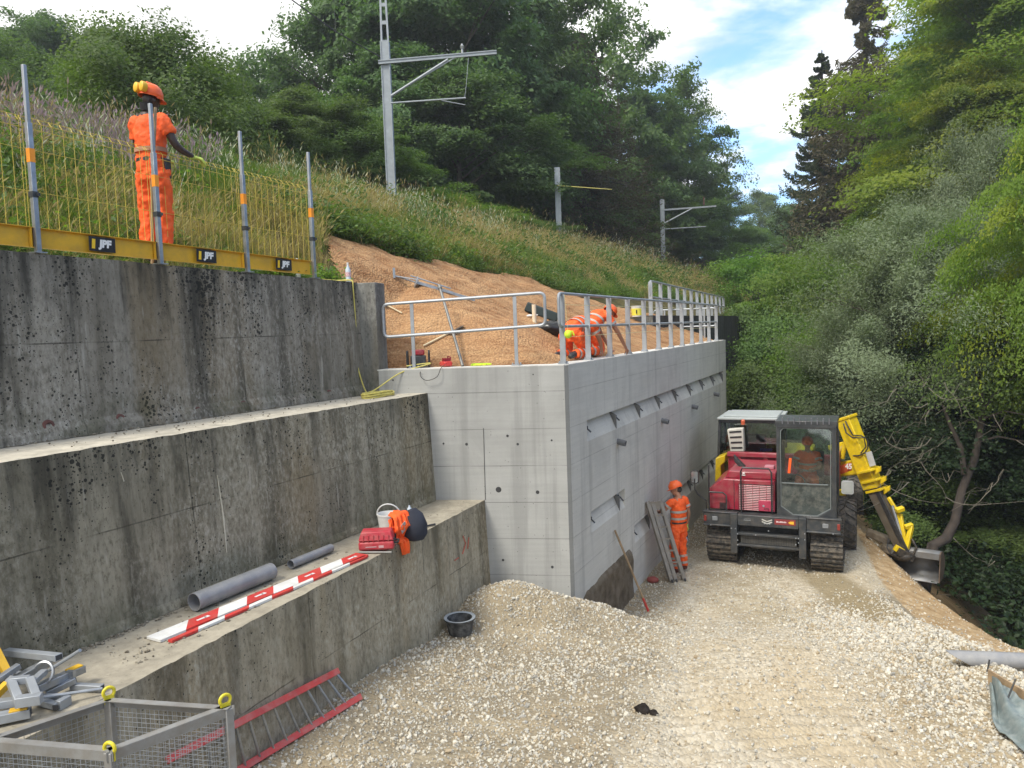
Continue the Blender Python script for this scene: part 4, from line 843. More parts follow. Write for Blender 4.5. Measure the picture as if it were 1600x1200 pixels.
L = [
 # kind, variant, px, ytop, Y, radius, name, label, category, group
 ('oak', 0, 60, 16, 46, 4.0, 'tree', 'dark round-topped tree at the far left skyline', 'tree', GL),
 ('oak', 1, 150, 38, 48, 3.4, 'tree', 'dark tree just right of the far left skyline tree', 'tree', GL),
 ('mixed', 0, -60, 40, 36, 4.5, 'tree', 'dark tree cut by the left edge of the picture', 'tree', GL),
 ('hazel', 0, 235, 30, 21, 2.7, 'shrub', 'large hazel-like shrub above the standing worker with the ear defenders', 'shrub', GL),
 ('hazel', 1, 130, 95, 23, 2.2, 'shrub', 'lower shrub behind the tall lilac weeds, left of the standing worker', 'shrub', GL),
 ('hazel', 1, 320, 85, 25, 2.2, 'shrub', 'small shrub with a pointed top between the hazel and the skyline gap', 'shrub', GL),
 ('airy', 0, 385, 100, 54, 3.6, 'tree', 'thin-leaved dark tree low on the skyline right of the hazel shrub', 'tree', GL),
 ('oak', 1, 345, 108, 60, 3.2, 'tree', 'far dark tree low on the skyline behind the pointed shrub', 'tree', GL),
 ('oak', 0, 440, 100, 58, 3.6, 'tree', 'blue-green far tree left of the big wood', 'tree', GL),
 ('mixed', 1, 470, 132, 29, 3.0, 'shrub', 'broad green bushy tree left of the tall lattice-topped mast', 'tree', GL),
 ('mixed', 0, 405, 170, 27, 2.6, 'shrub', 'small green bushy tree at the crest above the fence end', 'tree', GL),
 ('mixed', 1, 545, 165, 30, 2.9, 'tree', 'green bushy tree directly left of the tall mast', 'tree', GL),
 ('oak', 0, 560, -70, 44, 5.0, 'tree', 'tall dark tree at the left edge of the big wood, reaching out of the picture', 'tree', GL),
 ('oak', 1, 660, -150, 43, 6.2, 'tree', 'very tall dark tree directly behind the mast crossarm', 'tree', GL),
 ('oak', 2, 760, -120, 44, 5.6, 'tree', 'very tall dark tree right of the mast crossarm', 'tree', GL),
 ('oak', 1, 610, 60, 38, 4.2, 'tree', 'dark tree low behind the mast shaft', 'tree', GL),
 ('oak', 0, 715, 110, 37, 4.4, 'tree', 'dark tree under the mast crossarm', 'tree', GL),
 ('spruce', 0, 850, -90, 50, 4.5, 'conifer', 'tall dark conifer in the middle of the big wood', 'conifer', GL),
 ('brownspruce', 0, 905, 20, 48, 4.8, 'conifer', 'brownish drooping conifer right of the tall dark conifer', 'conifer', GL),
 ('airy', 1, 960, 2, 60, 5.2, 'tree', 'airy light tree with sky showing through, above the drooping conifer', 'tree', GL),
 ('oak', 2, 820, 130, 48, 4.8, 'tree', 'dark tree between the crossarm end and the short pole', 'tree', GL),
 ('oak', 1, 1005, 132, 66, 6.2, 'tree', 'dark rounded tree right of the drooping conifer', 'tree', GL),
 ('airy', 0, 1072, 108, 66, 4.0, 'tree', 'airy tree with a loose crown above the second crossarm mast', 'tree', GL),
 ('oak', 0, 1055, 165, 70, 4.4, 'tree', 'dark tree behind the second crossarm mast', 'tree', GL),
 ('mixed', 1, 870, 205, 52, 4.6, 'tree', 'mid-green lower tree behind the short pole', 'tree', GL),
 ('mixed', 0, 960, 245, 60, 5.0, 'tree', 'mid-green lower tree right of the short pole', 'tree', GL),
 ('mixed', 1, 1040, 285, 64, 4.6, 'tree', 'mid-green lower tree left of the second crossarm mast', 'tree', GL),
 ('mixed', 0, 1100, 310, 70, 3.6, 'tree', 'mid-green lower tree right of the second crossarm mast', 'tree', GL),
 ('oak', 2, 1128, 285, 88, 3.4, 'tree', 'hazy tree at the left side of the valley gap', 'tree', GL),
 ('mixed', 1, 1190, 290, 112, 5.0, 'tree', 'pale hazy tree in the middle of the valley gap', 'tree', GL),
 ('oak', 1, 1240, 312, 96, 5.0, 'tree', 'pale hazy tree at the right side of the valley gap', 'tree', GL),
 ('mixed', 0, 1160, 350, 75, 4.0, 'tree', 'low hazy tree under the valley gap', 'tree', GL),
 # right wooded slope
 ('spruce', 1, 1284, 45, 50, 5.2, 'conifer', 'slim dark spruce with a pointed top at the left edge of the right wood', 'conifer', GR),
 ('brownspruce', 1, 1352, -95, 47, 5.6, 'conifer', 'tall spruce with drooping brown twigs reaching out of the picture', 'conifer', GR),
 ('beech', 0, 1435, 35, 44, 2.8, 'tree', 'light green tree right of the drooping spruce', 'tree', GR),
 ('beech', 1, 1510, -110, 40, 4.8, 'tree', 'tall light green tree at the top right', 'tree', GR),
 ('hornbeam', 0, 1570, -140, 34, 6.4, 'tree', 'very tall yellow-green tree in the top right corner', 'tree', GR),
 ('hornbeam', 1, 1462, 135, 35, 3.3, 'tree', 'yellow-green tree with layered sprays in front of the tall light trees', 'tree', GR),
 ('hornbeam', 0, 1525, 60, 32, 3.7, 'tree', 'yellow-green layered tree behind the upper grey willow', 'tree', GR),
 ('beech', 0, 1385, 270, 40, 3.2, 'tree', 'light green tree below the drooping spruce', 'tree', GR),
 ('beech', 1, 1280, 365, 46, 3.6, 'tree', 'light green tree below the slim spruce', 'tree', GR),
 ('willow', 0, 1525, 190, 25, 3.0, 'willow', 'upper grey-leaved willow near the right edge', 'willow', GR),
 ('willow', 1, 1445, 300, 23, 3.8, 'willow', 'large grey-leaved willow bush above the digger arm', 'willow', GR),
 ('willow', 0, 1370, 415, 24, 2.9, 'willow', 'lower grey-green willow bush above the black cab', 'willow', GR),
 ('hangbeam', 1, 1650, 130, 18, 2.4, 'tree', 'near yellow-green tree cut by the right edge, halfway up', 'tree', GR),
 ('hangbeam', 0, 1655, 300, 19, 2.6, 'tree', 'near yellow-green leafy tree at the right edge above the dark hollow', 'tree', GR),
 ('bush', 0, 1190, 385, 44, 3.6, 'bush', 'light green bush behind the far end of the railing', 'bush', GB),
 ('bush', 1, 1255, 400, 36, 3.2, 'bush', 'tall light green bush with long pale leaves right of the railing end', 'bush', GB),
 ('bush', 0, 1320, 380, 33, 3.6, 'bush', 'light green bush left of the lower grey willow', 'bush', GB),
 ('bushdark', 0, 1165, 470, 36, 3.0, 'bush', 'mid-green bush beside the end of the new wall', 'bush', GB),
 ('bushdark', 1, 1225, 490, 32, 3.2, 'bush', 'mid-green bush above the white machine roof', 'bush', GB),
 ('bush', 1, 1300, 500, 28, 3.2, 'bush', 'light green bush above the black cab roof', 'bush', GB),
 ('bushdark', 0, 1185, 560, 28, 2.6, 'bush', 'low mid-green bush just above the left of the white machine roof', 'bush', GB),
 ('bushdark', 1, 1265, 580, 26, 2.6, 'bush', 'low mid-green bush just above the black cab', 'bush', GB),
 ('bushwillow', 0, 1360, 540, 24, 2.7, 'bush', 'grey-green bush above the knuckle of the digger arm', 'bush', GB),
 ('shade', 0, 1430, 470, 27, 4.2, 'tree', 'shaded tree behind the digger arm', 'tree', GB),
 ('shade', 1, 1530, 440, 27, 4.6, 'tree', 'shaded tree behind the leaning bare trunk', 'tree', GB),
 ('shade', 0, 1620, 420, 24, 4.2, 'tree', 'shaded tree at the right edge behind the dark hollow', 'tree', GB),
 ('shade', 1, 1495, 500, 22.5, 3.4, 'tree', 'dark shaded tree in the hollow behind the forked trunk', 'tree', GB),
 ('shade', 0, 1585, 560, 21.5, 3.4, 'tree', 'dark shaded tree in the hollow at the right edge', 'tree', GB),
 ('bushdark', 0, 1400, 660, 23, 2.6, 'bush', 'shaded bush low behind the digger arm', 'bush', GB),
 ('bushdark', 1, 1475, 720, 21.5, 2.2, 'bush', 'shaded bush in the hollow right of the digger arm', 'bush', GB),
 ('bushdark', 0, 1560, 760, 21, 2.4, 'bush', 'shaded bush in the hollow near the right edge', 'bush', GB),
 ('bushdark', 1, 1345, 700, 24, 2.3, 'bush', 'shaded bush peeping out right of the black cab', 'bush', GB),
 # backdrop trees beyond
 ('oak', 2, 1340, 260, 66, 4.6, 'tree', 'dark far tree behind the slim spruce', 'tree', GR),
 ('oak', 0, 1425, 80, 60, 5.5, 'tree', 'dark far tree behind the light green trees', 'tree', GR),
 ('oak', 1, 1530, -20, 52, 7.5, 'tree', 'dark far tree high at the top right behind the others', 'tree', GR),
 ('oak', 2, 1640, 60, 44, 7.0, 'tree', 'dark tree behind the near yellow-green ones at the right edge', 'tree', GR),
 ('oak', 0, 1240, 370, 60, 5.0, 'tree', 'dark tree low behind the light green valley bushes', 'tree', GR),
 # low shrubs on the brow
 ('bush', 0, 655, 292, 29, 1.6, 'bush', 'light green bush on the brow just right of the tall mast foot', 'bush', 'bushes along the brow'),
 ('bush', 1, 700, 302, 30, 1.7, 'bush', 'second light green bush on the brow right of the tall mast', 'bush', 'bushes along the brow'),
 ('bush', 0, 755, 318, 31, 1.6, 'bush', 'third light green bush on the brow, below the crossarm tip', 'bush', 'bushes along the brow'),
 ('bushdark', 1, 800, 335, 33, 1.5, 'bush', 'low green bush on the brow left of the short pole', 'bush', 'bushes along the brow'),
 ('bushdark', 0, 840, 352, 35, 1.5, 'bush', 'last low bush on the brow just left of the short pole', 'bush', 'bushes along the brow'),
]
for q in L: tree(*q)
# leaning bare trunk in the hollow
t = thing('leaning_tree', 'bare forked trunk leaning out of the dark hollow at the right', 'tree', aty(1475, 850, 17.8), 0)
mb = MB(); q = lambda x, y, Y: aty(x, y, Y)
mb.tube([q(1452, 864, 17.6)-np.array([.5, 0, 3.0]), q(1452, 864, 17.6)-np.array([.1, 0, .7]), q(1458, 852, 17.6), q(1478, 842, 17.8), q(1492, 815, 18), q(1503, 765, 18.2), q(1522, 720, 18.4), q(1532, 670, 18.5), q(1535, 640, 18.5), q(1530, 600, 18.6), q(1520, 560, 18.8)], [.19, .15, .13, .12, .105, .095, .085, .075, .07, .05, .035], 10)
mb.tube([q(1535, 640, 18.5), q(1550, 622, 18.4), q(1570, 600, 18.3), q(1590, 585, 18)], [.06, .05, .04, .02], 7)
mb.tube([q(1507, 742, 18.3), q(1502, 700, 18.4), q(1485, 665, 18.6), q(1473, 632, 18.8)], [.075, .06, .05, .03], 7)
mb.tube([q(1530, 690, 18.4), q(1560, 682, 18.2), q(1600, 690, 18)], [.03, .025, .015], 5)
mb.tube([q(1534, 655, 18.4), q(1570, 642, 18.0), q(1610, 650, 17.8)], [.03, .02, .015], 5)
mb.build('trunk', BARKD, t, world=True, smooth=60)
r = np.random.RandomState(77)
d = crown_data(78, 3.2, Rr=1.5, base=.3, nc=40, nl=5200, size=.075, droop=.4, cs=.3, shell=.3); o = make_crown('crown', LEAF['mid'], d, t); o.location = Vector(q(1535, 590, 18.6))-t.location-Vector((0, 0, 1.7))
# thin bare twigs hanging in the hollow
tw = []
rr = random.Random(4)
for k in range(30):
    x, y = (rr.uniform(1370, 1500), rr.uniform(590, 760)) if k < 20 else (rr.uniform(1450, 1590), rr.uniform(640, 930)); Yk = rr.uniform(17.3, 18.6); a = aty(x, y, Yk); mb = MB(); pts = [a]; dirv = np.array([rr.uniform(-.6, .6), rr.uniform(-.3, .3), -.7])
    for i in range(6): dirv = dirv+np.array([rr.uniform(-.3, .3), rr.uniform(-.3, .3), rr.uniform(-.15, .35)]); pts.append(pts[-1]+dirv*.22)
    mb.tube(pts, [.011-.0014*i for i in range(7)], 5); mb.tube([pts[2], pts[2]+np.array([.2, .1, .25]), pts[2]+np.array([.35, .1, .2])], .004, 4); mb.tube([pts[4], pts[4]+np.array([-.25, .0, .05]), pts[4]+np.array([-.5, .1, -.15])], .0035, 4)
    tw.append(mb)
m_ = MB()
for w_ in tw: m_.add(w_.v, w_.f)
tag(m_.build('dead_twigs', P('dead_wood', (.15, .135, .105), .85), None), 'tangle of thin bare twigs hanging in the dark hollow', 'twigs', None, 'stuff')
# ---- undergrowth on the ravine floor and banks
def tuft(seed, n, h, w, mat, bend=.4, head=None, hm=None, spread=.08):
    r = np.random.RandomState(seed); V = []; F = []; k = 0
    for i in range(n):
        a = r.rand()*6.28; bx, by = r.normal(size=2)*spread; L_ = h*(.5+.6*r.rand()); d = np.array([math.cos(a), math.sin(a)])*bend*(.3+r.rand())*L_; sd = np.array([-math.sin(a), math.cos(a), 0])*w
        pts = [np.array([bx+d[0]*t*t, by+d[1]*t*t, L_*(t-.25*t*t*bend)]) for t in (0, .4, .75, 1)]
        ww = [1, .9, .6, .1]
        for p, q_ in zip(pts, ww): V += [p-sd*q_*.5, p+sd*q_*.5]
        for j in range(3): F.append((k+2*j, k+2*j+1, k+2*j+3, k+2*j+2))
        k += 8
        if head is not None and r.rand() < head:
            p = pts[-1]; hw = sd*(1.0+.7*r.rand()); dn = (pts[-1]-pts[-2]); dn /= np.linalg.norm(dn)
            for c_ in range(2):
                s_ = hw if c_ == 0 else np.cross(hw, dn)
                V += [p-dn*.05, p+s_+dn*.0, p+dn*.07, p-s_+dn*.0]; F.append((k, k+1, k+2, k+3)); k += 4
    return npmesh('tuft', np.array(V), np.array(F), mat, link=False, attrs={'rnd': ('FACE', 'FLOAT', r.rand(len(F))), 'clump': ('FACE', 'FLOAT', r.rand(len(F)))})
def weed(seed, n, h, rad, size, mat, asp=.6):
    r = np.random.RandomState(seed); p = r.normal(size=(n, 3))*np.array([rad, rad, h*.3]); p[:, 2] = np.abs(p[:, 2])+.04
    nn = np.array([0, 0, 1.])+.6*r.normal(size=(n, 3)); nn /= np.linalg.norm(nn, axis=1, keepdims=True); v, f = leaves(p, nn, None, None, r, size, asp)
    return npmesh('weed', v, f, mat, link=False, attrs={'rnd': ('FACE', 'FLOAT', r.rand(n)), 'clump': ('FACE', 'FLOAT', r.rand(n))})
G_GREEN = leafmat('grass_green', (.085, .15, .028), (.17, .24, .05), .3); G_DRY = leafmat('grass_dry', (.30, .235, .10), (.46, .38, .20), .3); G_LIL = leafmat('lilac_flowers', (.28, .20, .26), (.40, .30, .36), .3); G_STRAW = leafmat('straw', (.26, .20, .08), (.42, .34, .16), .3); G_WHITE = leafmat('white_flowers', (.5, .5, .42), (.66, .66, .58), .3)
gp = [tuft(1, 42, .42, .009, G_GREEN), tuft(2, 36, .55, .008, G_DRY, .5, .25), tuft(3, 34, .45, .010, G_STRAW, .9), weed(4, 170, .45, .16, .065, LEAF['mid']), weed(5, 150, .35, .18, .07, LEAF['fresh']), tuft(6, 9, 1.05, .006, G_DRY, .35, 1.0, spread=.15), tuft(7, 16, .85, .012, G_LIL, .3, 1.0, spread=.12), tuft(8, 12, .8, .006, G_WHITE, .3, 1., spread=.12), weed(9, 240, .7, .22, .08, LEAF['mid'], .5), tuft(10, 44, .6, .009, G_GREEN, .6)]
r = np.random.RandomState(21); N = 34000
s = np.where(r.rand(N) < .55, r.uniform(-8, 14, N), r.uniform(14, 46, N)); v = r.uniform(3.4, 13.5, N)
cl = fbm(s*.45, v*.6, 3); c2 = fbm(s*.7+30, v*.8, 3); c3 = fbm(s*.3+70, v*.5, 3)
ok = ((s > 13.6) | (v > np.where(s < -1.0, 4.05, jute_top(s)+.1)) | ((v > 4.0) & (s < -.45+(v-3.9)*.9))) & ((s > -.9) | (v > 4.0))
ok &= ~((v > 10.3) & (r.rand(N) < .4))
s, v, cl, c2, c3 = s[ok], v[ok], cl[ok], c2[ok], c3[ok]; n = len(s)
low = sm(-1, 1.5, -s); u = r.rand(n)
idx = np.where(cl > .12, np.where(u < .6, 1, np.where(u < .8, 2, 0)), np.where(c2 > .1, np.where(u < .5, 3, 8), np.where(u < .55, 0, np.where(u < .8, 9, 4))))
idx = np.where((r.rand(n) < .035), 5, idx); idx = np.where((v > 7.4) & (s < 1) & (c3 > -.08) & (r.rand(n) < .10), 6, idx); idx = np.where((r.rand(n) < .02) & (v > 6), 7, idx)
idx = np.where((s > 16) & (c3 > 0) & (r.rand(n) < .6), 1, idx)
idx = np.where((s < 1) & (v < 6.8) & (r.rand(n) < .42), np.where(r.rand(n) < .5, 2, 1), idx)
idx = np.where((s > 1) & (s < 12) & (v < 6.3) & (r.rand(n) < .5), np.where(r.rand(n) < .5, 3, 2), idx)
z = hill(s, v)+.14*fbm(s*.8, v*.8, 4)-.03; pts = SC[None]+s[:, None]*SD+v[:, None]*SL; pts[:, 2] = z
scl = (.7+.6*r.rand(n))*(1+.35*sm(14, 25, s)); scl = np.where(v < 4.6, scl*.7, scl)
rot = np.stack([r.normal(size=n)*.12, r.normal(size=n)*.12, r.rand(n)*6.28], 1)
scatter('tall_grass', pts, rot, scl, idx, gp, label='tall wild grass, dry straw and weeds covering the hillside', cat='grass')
# low leafy ground cover in the ravine and beneath the woods
N = 4500; x = r.uniform(6, 44, N); y = r.uniform(9, 60, N); e = x-np.interp(y, CY, CX); zz = np.where(e < 6, gsite(x, y), height(x, y)); zz = np.minimum(zz, height(x, y)+6)
sq, vq = tleft(x, y); ok = (e > 2.4) | ((sq > 15.5) & (vq < 0)); x, y, zz = x[ok], y[ok], np.maximum(gsite(x, y)-0, height(x, y))[ok]; n = len(x)
cp = [weed(31, 170, .5, .3, .085, LEAF['ivy']), weed(32, 170, .6, .3, .09, LEAF['ivy']), weed(33, 150, .4, .3, .08, LEAF['ivy'])]  # 'ivy' leaf colour has the hollow's shade painted in
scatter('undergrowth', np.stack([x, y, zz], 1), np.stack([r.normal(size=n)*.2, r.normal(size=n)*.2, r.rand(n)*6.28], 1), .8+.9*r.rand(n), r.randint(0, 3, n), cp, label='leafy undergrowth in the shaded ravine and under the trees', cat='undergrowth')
# a few green shoots creeping over the right end of the upper tier
N = 90; s = r.uniform(-2.3, -.95, N); v = r.uniform(3.5, 4.1, N); pts = SC[None]+s[:, None]*SD+v[:, None]*SL; pts[:, 2] = 5.9
scatter('creeping_weeds', pts, np.stack([r.normal(size=N)*.3, r.normal(size=N)*.3, r.rand(N)*6.28], 1), .55+.4*r.rand(N), r.randint(0, 2, N), [gp[4], gp[3]], label='green weeds creeping over the right end of the uppermost tier', cat='weeds')
# ------------------------------------------------------------ things on the ledges, the slope and the gravel
LZ, MZ = 2.503, 4.175
def onledge(px, py, z=LZ): return atz(px, py, z)
def along(a, b): d = np.array(b, float)-np.array(a, float); return d/np.linalg.norm(d)
UP = np.array([0, 0, 1.])
def gp_(px, py, dz=0.):
    z = .8
    for _ in range(14): p = atz(px, py, z); z = .5*z+.5*(float(gsite(p[0], p[1]))+dz)
    return atz(px, py, z)
# two grey pipes on the lowest ledge
def ground_pipe(label, a, b, r, group=None):
    a = onledge(*a, LZ+r+.004); b = onledge(*b, LZ+r+.004); t = thing('plastic_pipe', label, 'pipe', a, 0, group); mb = MB(); mb.pipe(a, b, r, r*.93, 28); mb.build('pipe', PVC, t, world=True); return t, a, b
t, a, b = ground_pipe('long thick grey plastic pipe lying along the lowest ledge', (303, 941), (424, 892), .088)
REDC = P('red_end_cap', (.10, .02, .02), .8)
mb = MB(); d = along(a, b); mb.lathe([(.0, 0), (.045, 0), (.05, .03)], 14, a+d*.25-(0, 0, .03), d); mb.build('red_plug', REDC, t, world=True)
ground_pipe('short thinner grey plastic pipe lying further along the lowest ledge', (454, 882), (517, 856), .05)
# red and white barrier boards, lying flat one behind the other
def board_line(label, a, b, z, w, n, first_white, texts):
    A, B = onledge(*a, z), onledge(*b, z); d = along(A, B); sd = np.cross(UP, d); L_ = np.linalg.norm(B-A); t = thing('barrier_board', label, 'barrier board', A, 0, 'red and white barrier boards')
    for col, nm in ((WHITE, 'white_stripe'), (RED, 'red_stripe')):
        for k in range(n):
            mb = MB()
            if (k % 2 == 0) == (first_white == (nm == 'white_stripe')):
                u0, u1 = L_*k/n, L_*(k+1)/n; sk = w*.45; h = .022
                q = [A+d*(u0+(sk if k else 0))+sd*w/2, A+d*(u0-(sk if k else 0))-sd*w/2, A+d*(u1-(sk if k < n-1 else 0))-sd*w/2, A+d*(u1+(sk if k < n-1 else 0))+sd*w/2]
                mb.prism(q, (0, 0, h)); mb.build(nm, col, t, world=True, smooth=0)
    if texts:
        for k in range(n):
            if (k % 2 == 0) != first_white:
                mb = MB(); c = A+d*(L_*(k+.45)/n)+UP*.0235; mb.box(0, 0, 0, .10, .028, .002, Matrix.Translation(c) @ Matrix.Rotation(math.atan2(d[1], d[0]), 4, 'Z'))
                c = A+d*(L_*(k+.62)/n)+UP*.0235; mb.box(0, 0, 0, .05, .04, .002, Matrix.Translation(c) @ Matrix.Rotation(math.atan2(d[1], d[0]), 4, 'Z')); mb.build('printed_mark', WHITE, t, world=True)
    return t
board_line('wide red and white barrier board with small white marks, nearer the wall', (240, 1001), (566, 868), LZ, .19, 8, True, True)
board_line('narrow red and white barrier board lying along the outer side of the wide one', (266, 1004), (572, 871), LZ, .055, 9, False, False)
# tool case
c = onledge(590, 858, LZ); rz = SROT-math.pi/2+.50
t = thing('tool_case', 'closed dark red plastic tool case on the lowest ledge', 'tool case', c, rz)
mb = MB(); W_, D_, H_ = .42, .26, .22
mb.prism([(-W_/2, -D_/2, .02), (W_/2, -D_/2, .02), (W_/2, D_/2, .02), (-W_/2, D_/2, .02)], (0, 0, H_*.48)); mb.build('case_base', REDCASE, t, bev=.022)
mb = MB(); z = H_*.52+.02; a = [(-W_/2, -D_/2, z), (W_/2, -D_/2, z), (W_/2, D_/2, z), (-W_/2, D_/2, z)]; i_ = .035; b = [(-W_/2+i_, -D_/2+i_*.8, z+H_*.48), (W_/2-i_, -D_/2+i_*.8, z+H_*.48), (W_/2-i_, D_/2-i_*.8, z+H_*.48), (-W_/2+i_, D_/2-i_*.8, z+H_*.48)]
mb.add(a+b, [(3, 2, 1, 0), (4, 5, 6, 7), (0, 1, 5, 4), (1, 2, 6, 5), (2, 3, 7, 6), (3, 0, 4, 7)]); mb.build('case_lid', REDCASE, t, bev=.012)
for k in range(6): mb = MB(); mb.box(-.15+.06*k, -D_/2+.006, .165, .012, .014, .08); mb.build('lid_rib', REDCASE, t, bev=.003)
mb = MB(); mb.tube([(W_/2, -.06, .09), (W_/2+.045, -.055, .09), (W_/2+.045, .055, .09), (W_/2, .06, .09)], .014, 8); mb.build('handle', BLACK, t)
for y in (-.09, .09): mb = MB(); mb.box(W_/2+.005, y, .125, .014, .03, .07); mb.build('latch', BLACK, t, bev=.003)
mb = MB(); mb.box(-.06, -D_/2-.0015, .065, .13, .002, .012); mb.box(.06, -D_/2-.0015, .065, .06, .002, .03); mb.build('label_print', P('pale_pink_print', (.5, .3, .3), .6), t)
# white bucket
c = onledge(600, 845, LZ)+np.array([.03, .26, 0]); t = thing('bucket', 'white plastic bucket with a raised white handle behind the red tool case', 'bucket', c)
mb = MB(); mb.lathe([(.0, .004), (.115, .004), (.145, .27), (.152, .27), (.152, .29), (.138, .29), (.11, .012), (0, .012)], 28); mb.build('pail', WHITE, t)
mb = MB(); mb.tube([(-.15*math.cos(k*math.pi/12), -.05*math.sin(k*math.pi/12), .27+.15*math.sin(k*math.pi/12)) for k in range(13)], .009, 8); mb.build('handle', WHITE, t)
# orange jacket over a dark rucksack
c = onledge(648, 846, LZ)+np.array([0, .12, 0]); t = thing('rucksack', 'dark blue rucksack leaning on the ledge beside the orange jacket', 'rucksack', c, .2)
mb = MB(); mb.tube([(0, 0, .0), (0, -.01, .06), (.0, 0, .17), (-.02, .03, .27), (-.06, .05, .34), (-.08, .06, .365)], [.10, .15, .155, .135, .09, .02], 20, side=(1, 0, 0), ry=[.07, .10, .11, .10, .07, .02], fixed=True); mb.build('bag', CLOTHD, t, disp=.03, dscale=.12)
mb = MB(); mb.lathe([(.0, 0), (.03, 0), (.03, .05), (.012, .075), (.012, .09), (0, .09)], 12, (-.06, .06, .33)); mb.build('bottle', P('clear_plastic', (.55, .62, .68), .2, 0), t)
c2 = onledge(636, 848, LZ)+np.array([-.06, .02, 0]); t = thing('jacket', 'orange high-visibility jacket with grey bands draped against the rucksack and over the ledge edge', 'jacket', c2)
fe = lowd(c2[0], c2[1]); out = np.array([_ld[1], -_ld[0], 0]); al = np.array([_ld[0], _ld[1], 0])
def cloth(name, pts, wid, mat, parent, wd, th=.012, nu=34, nv=16, fold=.035, seed=1):
    """strip of cloth following pts, with folds"""
    pts = [np.array(p, float) for p in pts]; U = np.linspace(0, len(pts)-1, nu); vs = []
    for u in U:
        k = min(int(u), len(pts)-2); f_ = u-k; f_ = f_*f_*(3-2*f_); p = pts[k]*(1-f_)+pts[k+1]*f_; tn = along(pts[k], pts[k+1]); nn = np.cross(tn, wd); nn /= np.linalg.norm(nn)
        w_ = np.interp(u, range(len(pts)), wid)
        for j in range(nv):
            q = j/(nv-1)-.5; d = fold*(math.sin(q*21+u*1.3+seed)+.6*math.sin(q*37-u*2.1+seed*2))*.5+.02*float(fbm(u*1.5+seed, q*6, 3)); vs.append(p+np.array(wd)*q*w_+nn*d)
    mb = MB(); mb.add(vs, [(i*nv+j, i*nv+j+1, (i+1)*nv+j+1, (i+1)*nv+j) for i in range(nu-1) for j in range(nv-1)]); o = mb.build(name, mat, parent, world=True, smooth=70)
    sd_ = o.modifiers.new('thickness', 'SOLIDIFY'); sd_.thickness = th; return o
edge = c2+out*(-fe+.0)
wd = along((0, 0, 0), al*.9+out*.2)
cloth('jacket_back', [c2+(-.10, .05, .37), c2+(-.02, .02, .34), c2+(.03, -.03, .20), edge+(-.06, 0, .045)+al*.02, edge+out*.03+(0, 0, .01), edge+out*.045+(0, 0, -.14)], [.16, .26, .30, .24, .16, .13], HIVIS, t, wd, seed=2)
cloth('sleeve', [c2+(-.12, .02, .30), c2+(-.10, -.03, .2), c2+(-.08, -.05, .1), c2+(-.05, -.05, .025)], [.10, .16, .18, .14], HIVIS, t, wd, seed=5, fold=.05)
mb = MB()
for k, u in enumerate((.42, .62)):
    p = c2*(1-u)+edge*u+np.array([.03, -.05, .37-.32*u]); mb.bar(p-al*.05+(0, 0, -.02), p+al*.05+(0, 0, .02), .004, .045, (0, 0, 1))
mb.build('reflective_band', REFL, t, world=True)
a, b = onledge(561, 863, LZ+.015), onledge(612, 863, LZ+.015); t = thing('steel_bar', 'thin grey bar lying in front of the red tool case', 'bar', a); mb = MB(); mb.tube([a, b], .013, 8); mb.build('bar', STEEL, t, world=True)
a, b = onledge(666, 822, LZ+.015), onledge(680, 819, LZ+.015); t = thing('steel_bar', 'dark stub of a bar sticking out behind the rucksack', 'bar', a); mb = MB(); mb.tube([a, b], .014, 8); mb.build('bar', BLACK, t, world=True)
# ---- galvanised clamps and posts in a pile, each one a thing
def pxz(x, y, z): return atz(x, y, LZ+z)
pile = [
 ((5, 1018), (92, 1027), .20, .30, .06, 'top rail-like galvanised tube lying across the back of the pile', GALV_L),
 ((0, 1030), (18, 1066), .26, .12, .05, 'yellow-marked galvanised tube slanting down at the left of the pile', GALV),
 ((25, 1062), (76, 1034), .16, .18, .065, 'galvanised square tube with an open end in the middle of the pile', GALV),
 ((50, 1066), (70, 1049), .2, .21, .05, 'short galvanised tube stub poking through the round ring', GALV_L),
 ((52, 1078), (130, 1044), .12, .12, .07, 'long galvanised square tube ending in a yellow block', GALV),
 ((72, 1084), (118, 1062), .05, .09, .055, 'galvanised tube low at the right of the pile', GALV),
 ((112, 1072), (160, 1074), .04, .04, .05, 'galvanised arm reaching furthest right from the pile', GALV_L),
 ((0, 1100), (34, 1095), .10, .10, .07, 'thick pale galvanised tube at the near left of the pile', GALV_L),
 ((0, 1122), (48, 1112), .05, .05, .08, 'nearest galvanised tube with a dark open end and yellow top', GALV_L),
 ((0, 1060), (30, 1040), .2, .24, .05, 'galvanised tube half hidden at the left of the pile', GALV),
 ((0, 1080), (22, 1058), .14, .2, .05, 'galvanised tube crossing under the yellow-marked one', GALV),
 ((0, 1045), (40, 1058), .12, .14, .05, 'pale galvanised tube low at the left edge', GALV_L)]
PG = 'galvanised clamp parts heaped on the lowest ledge'
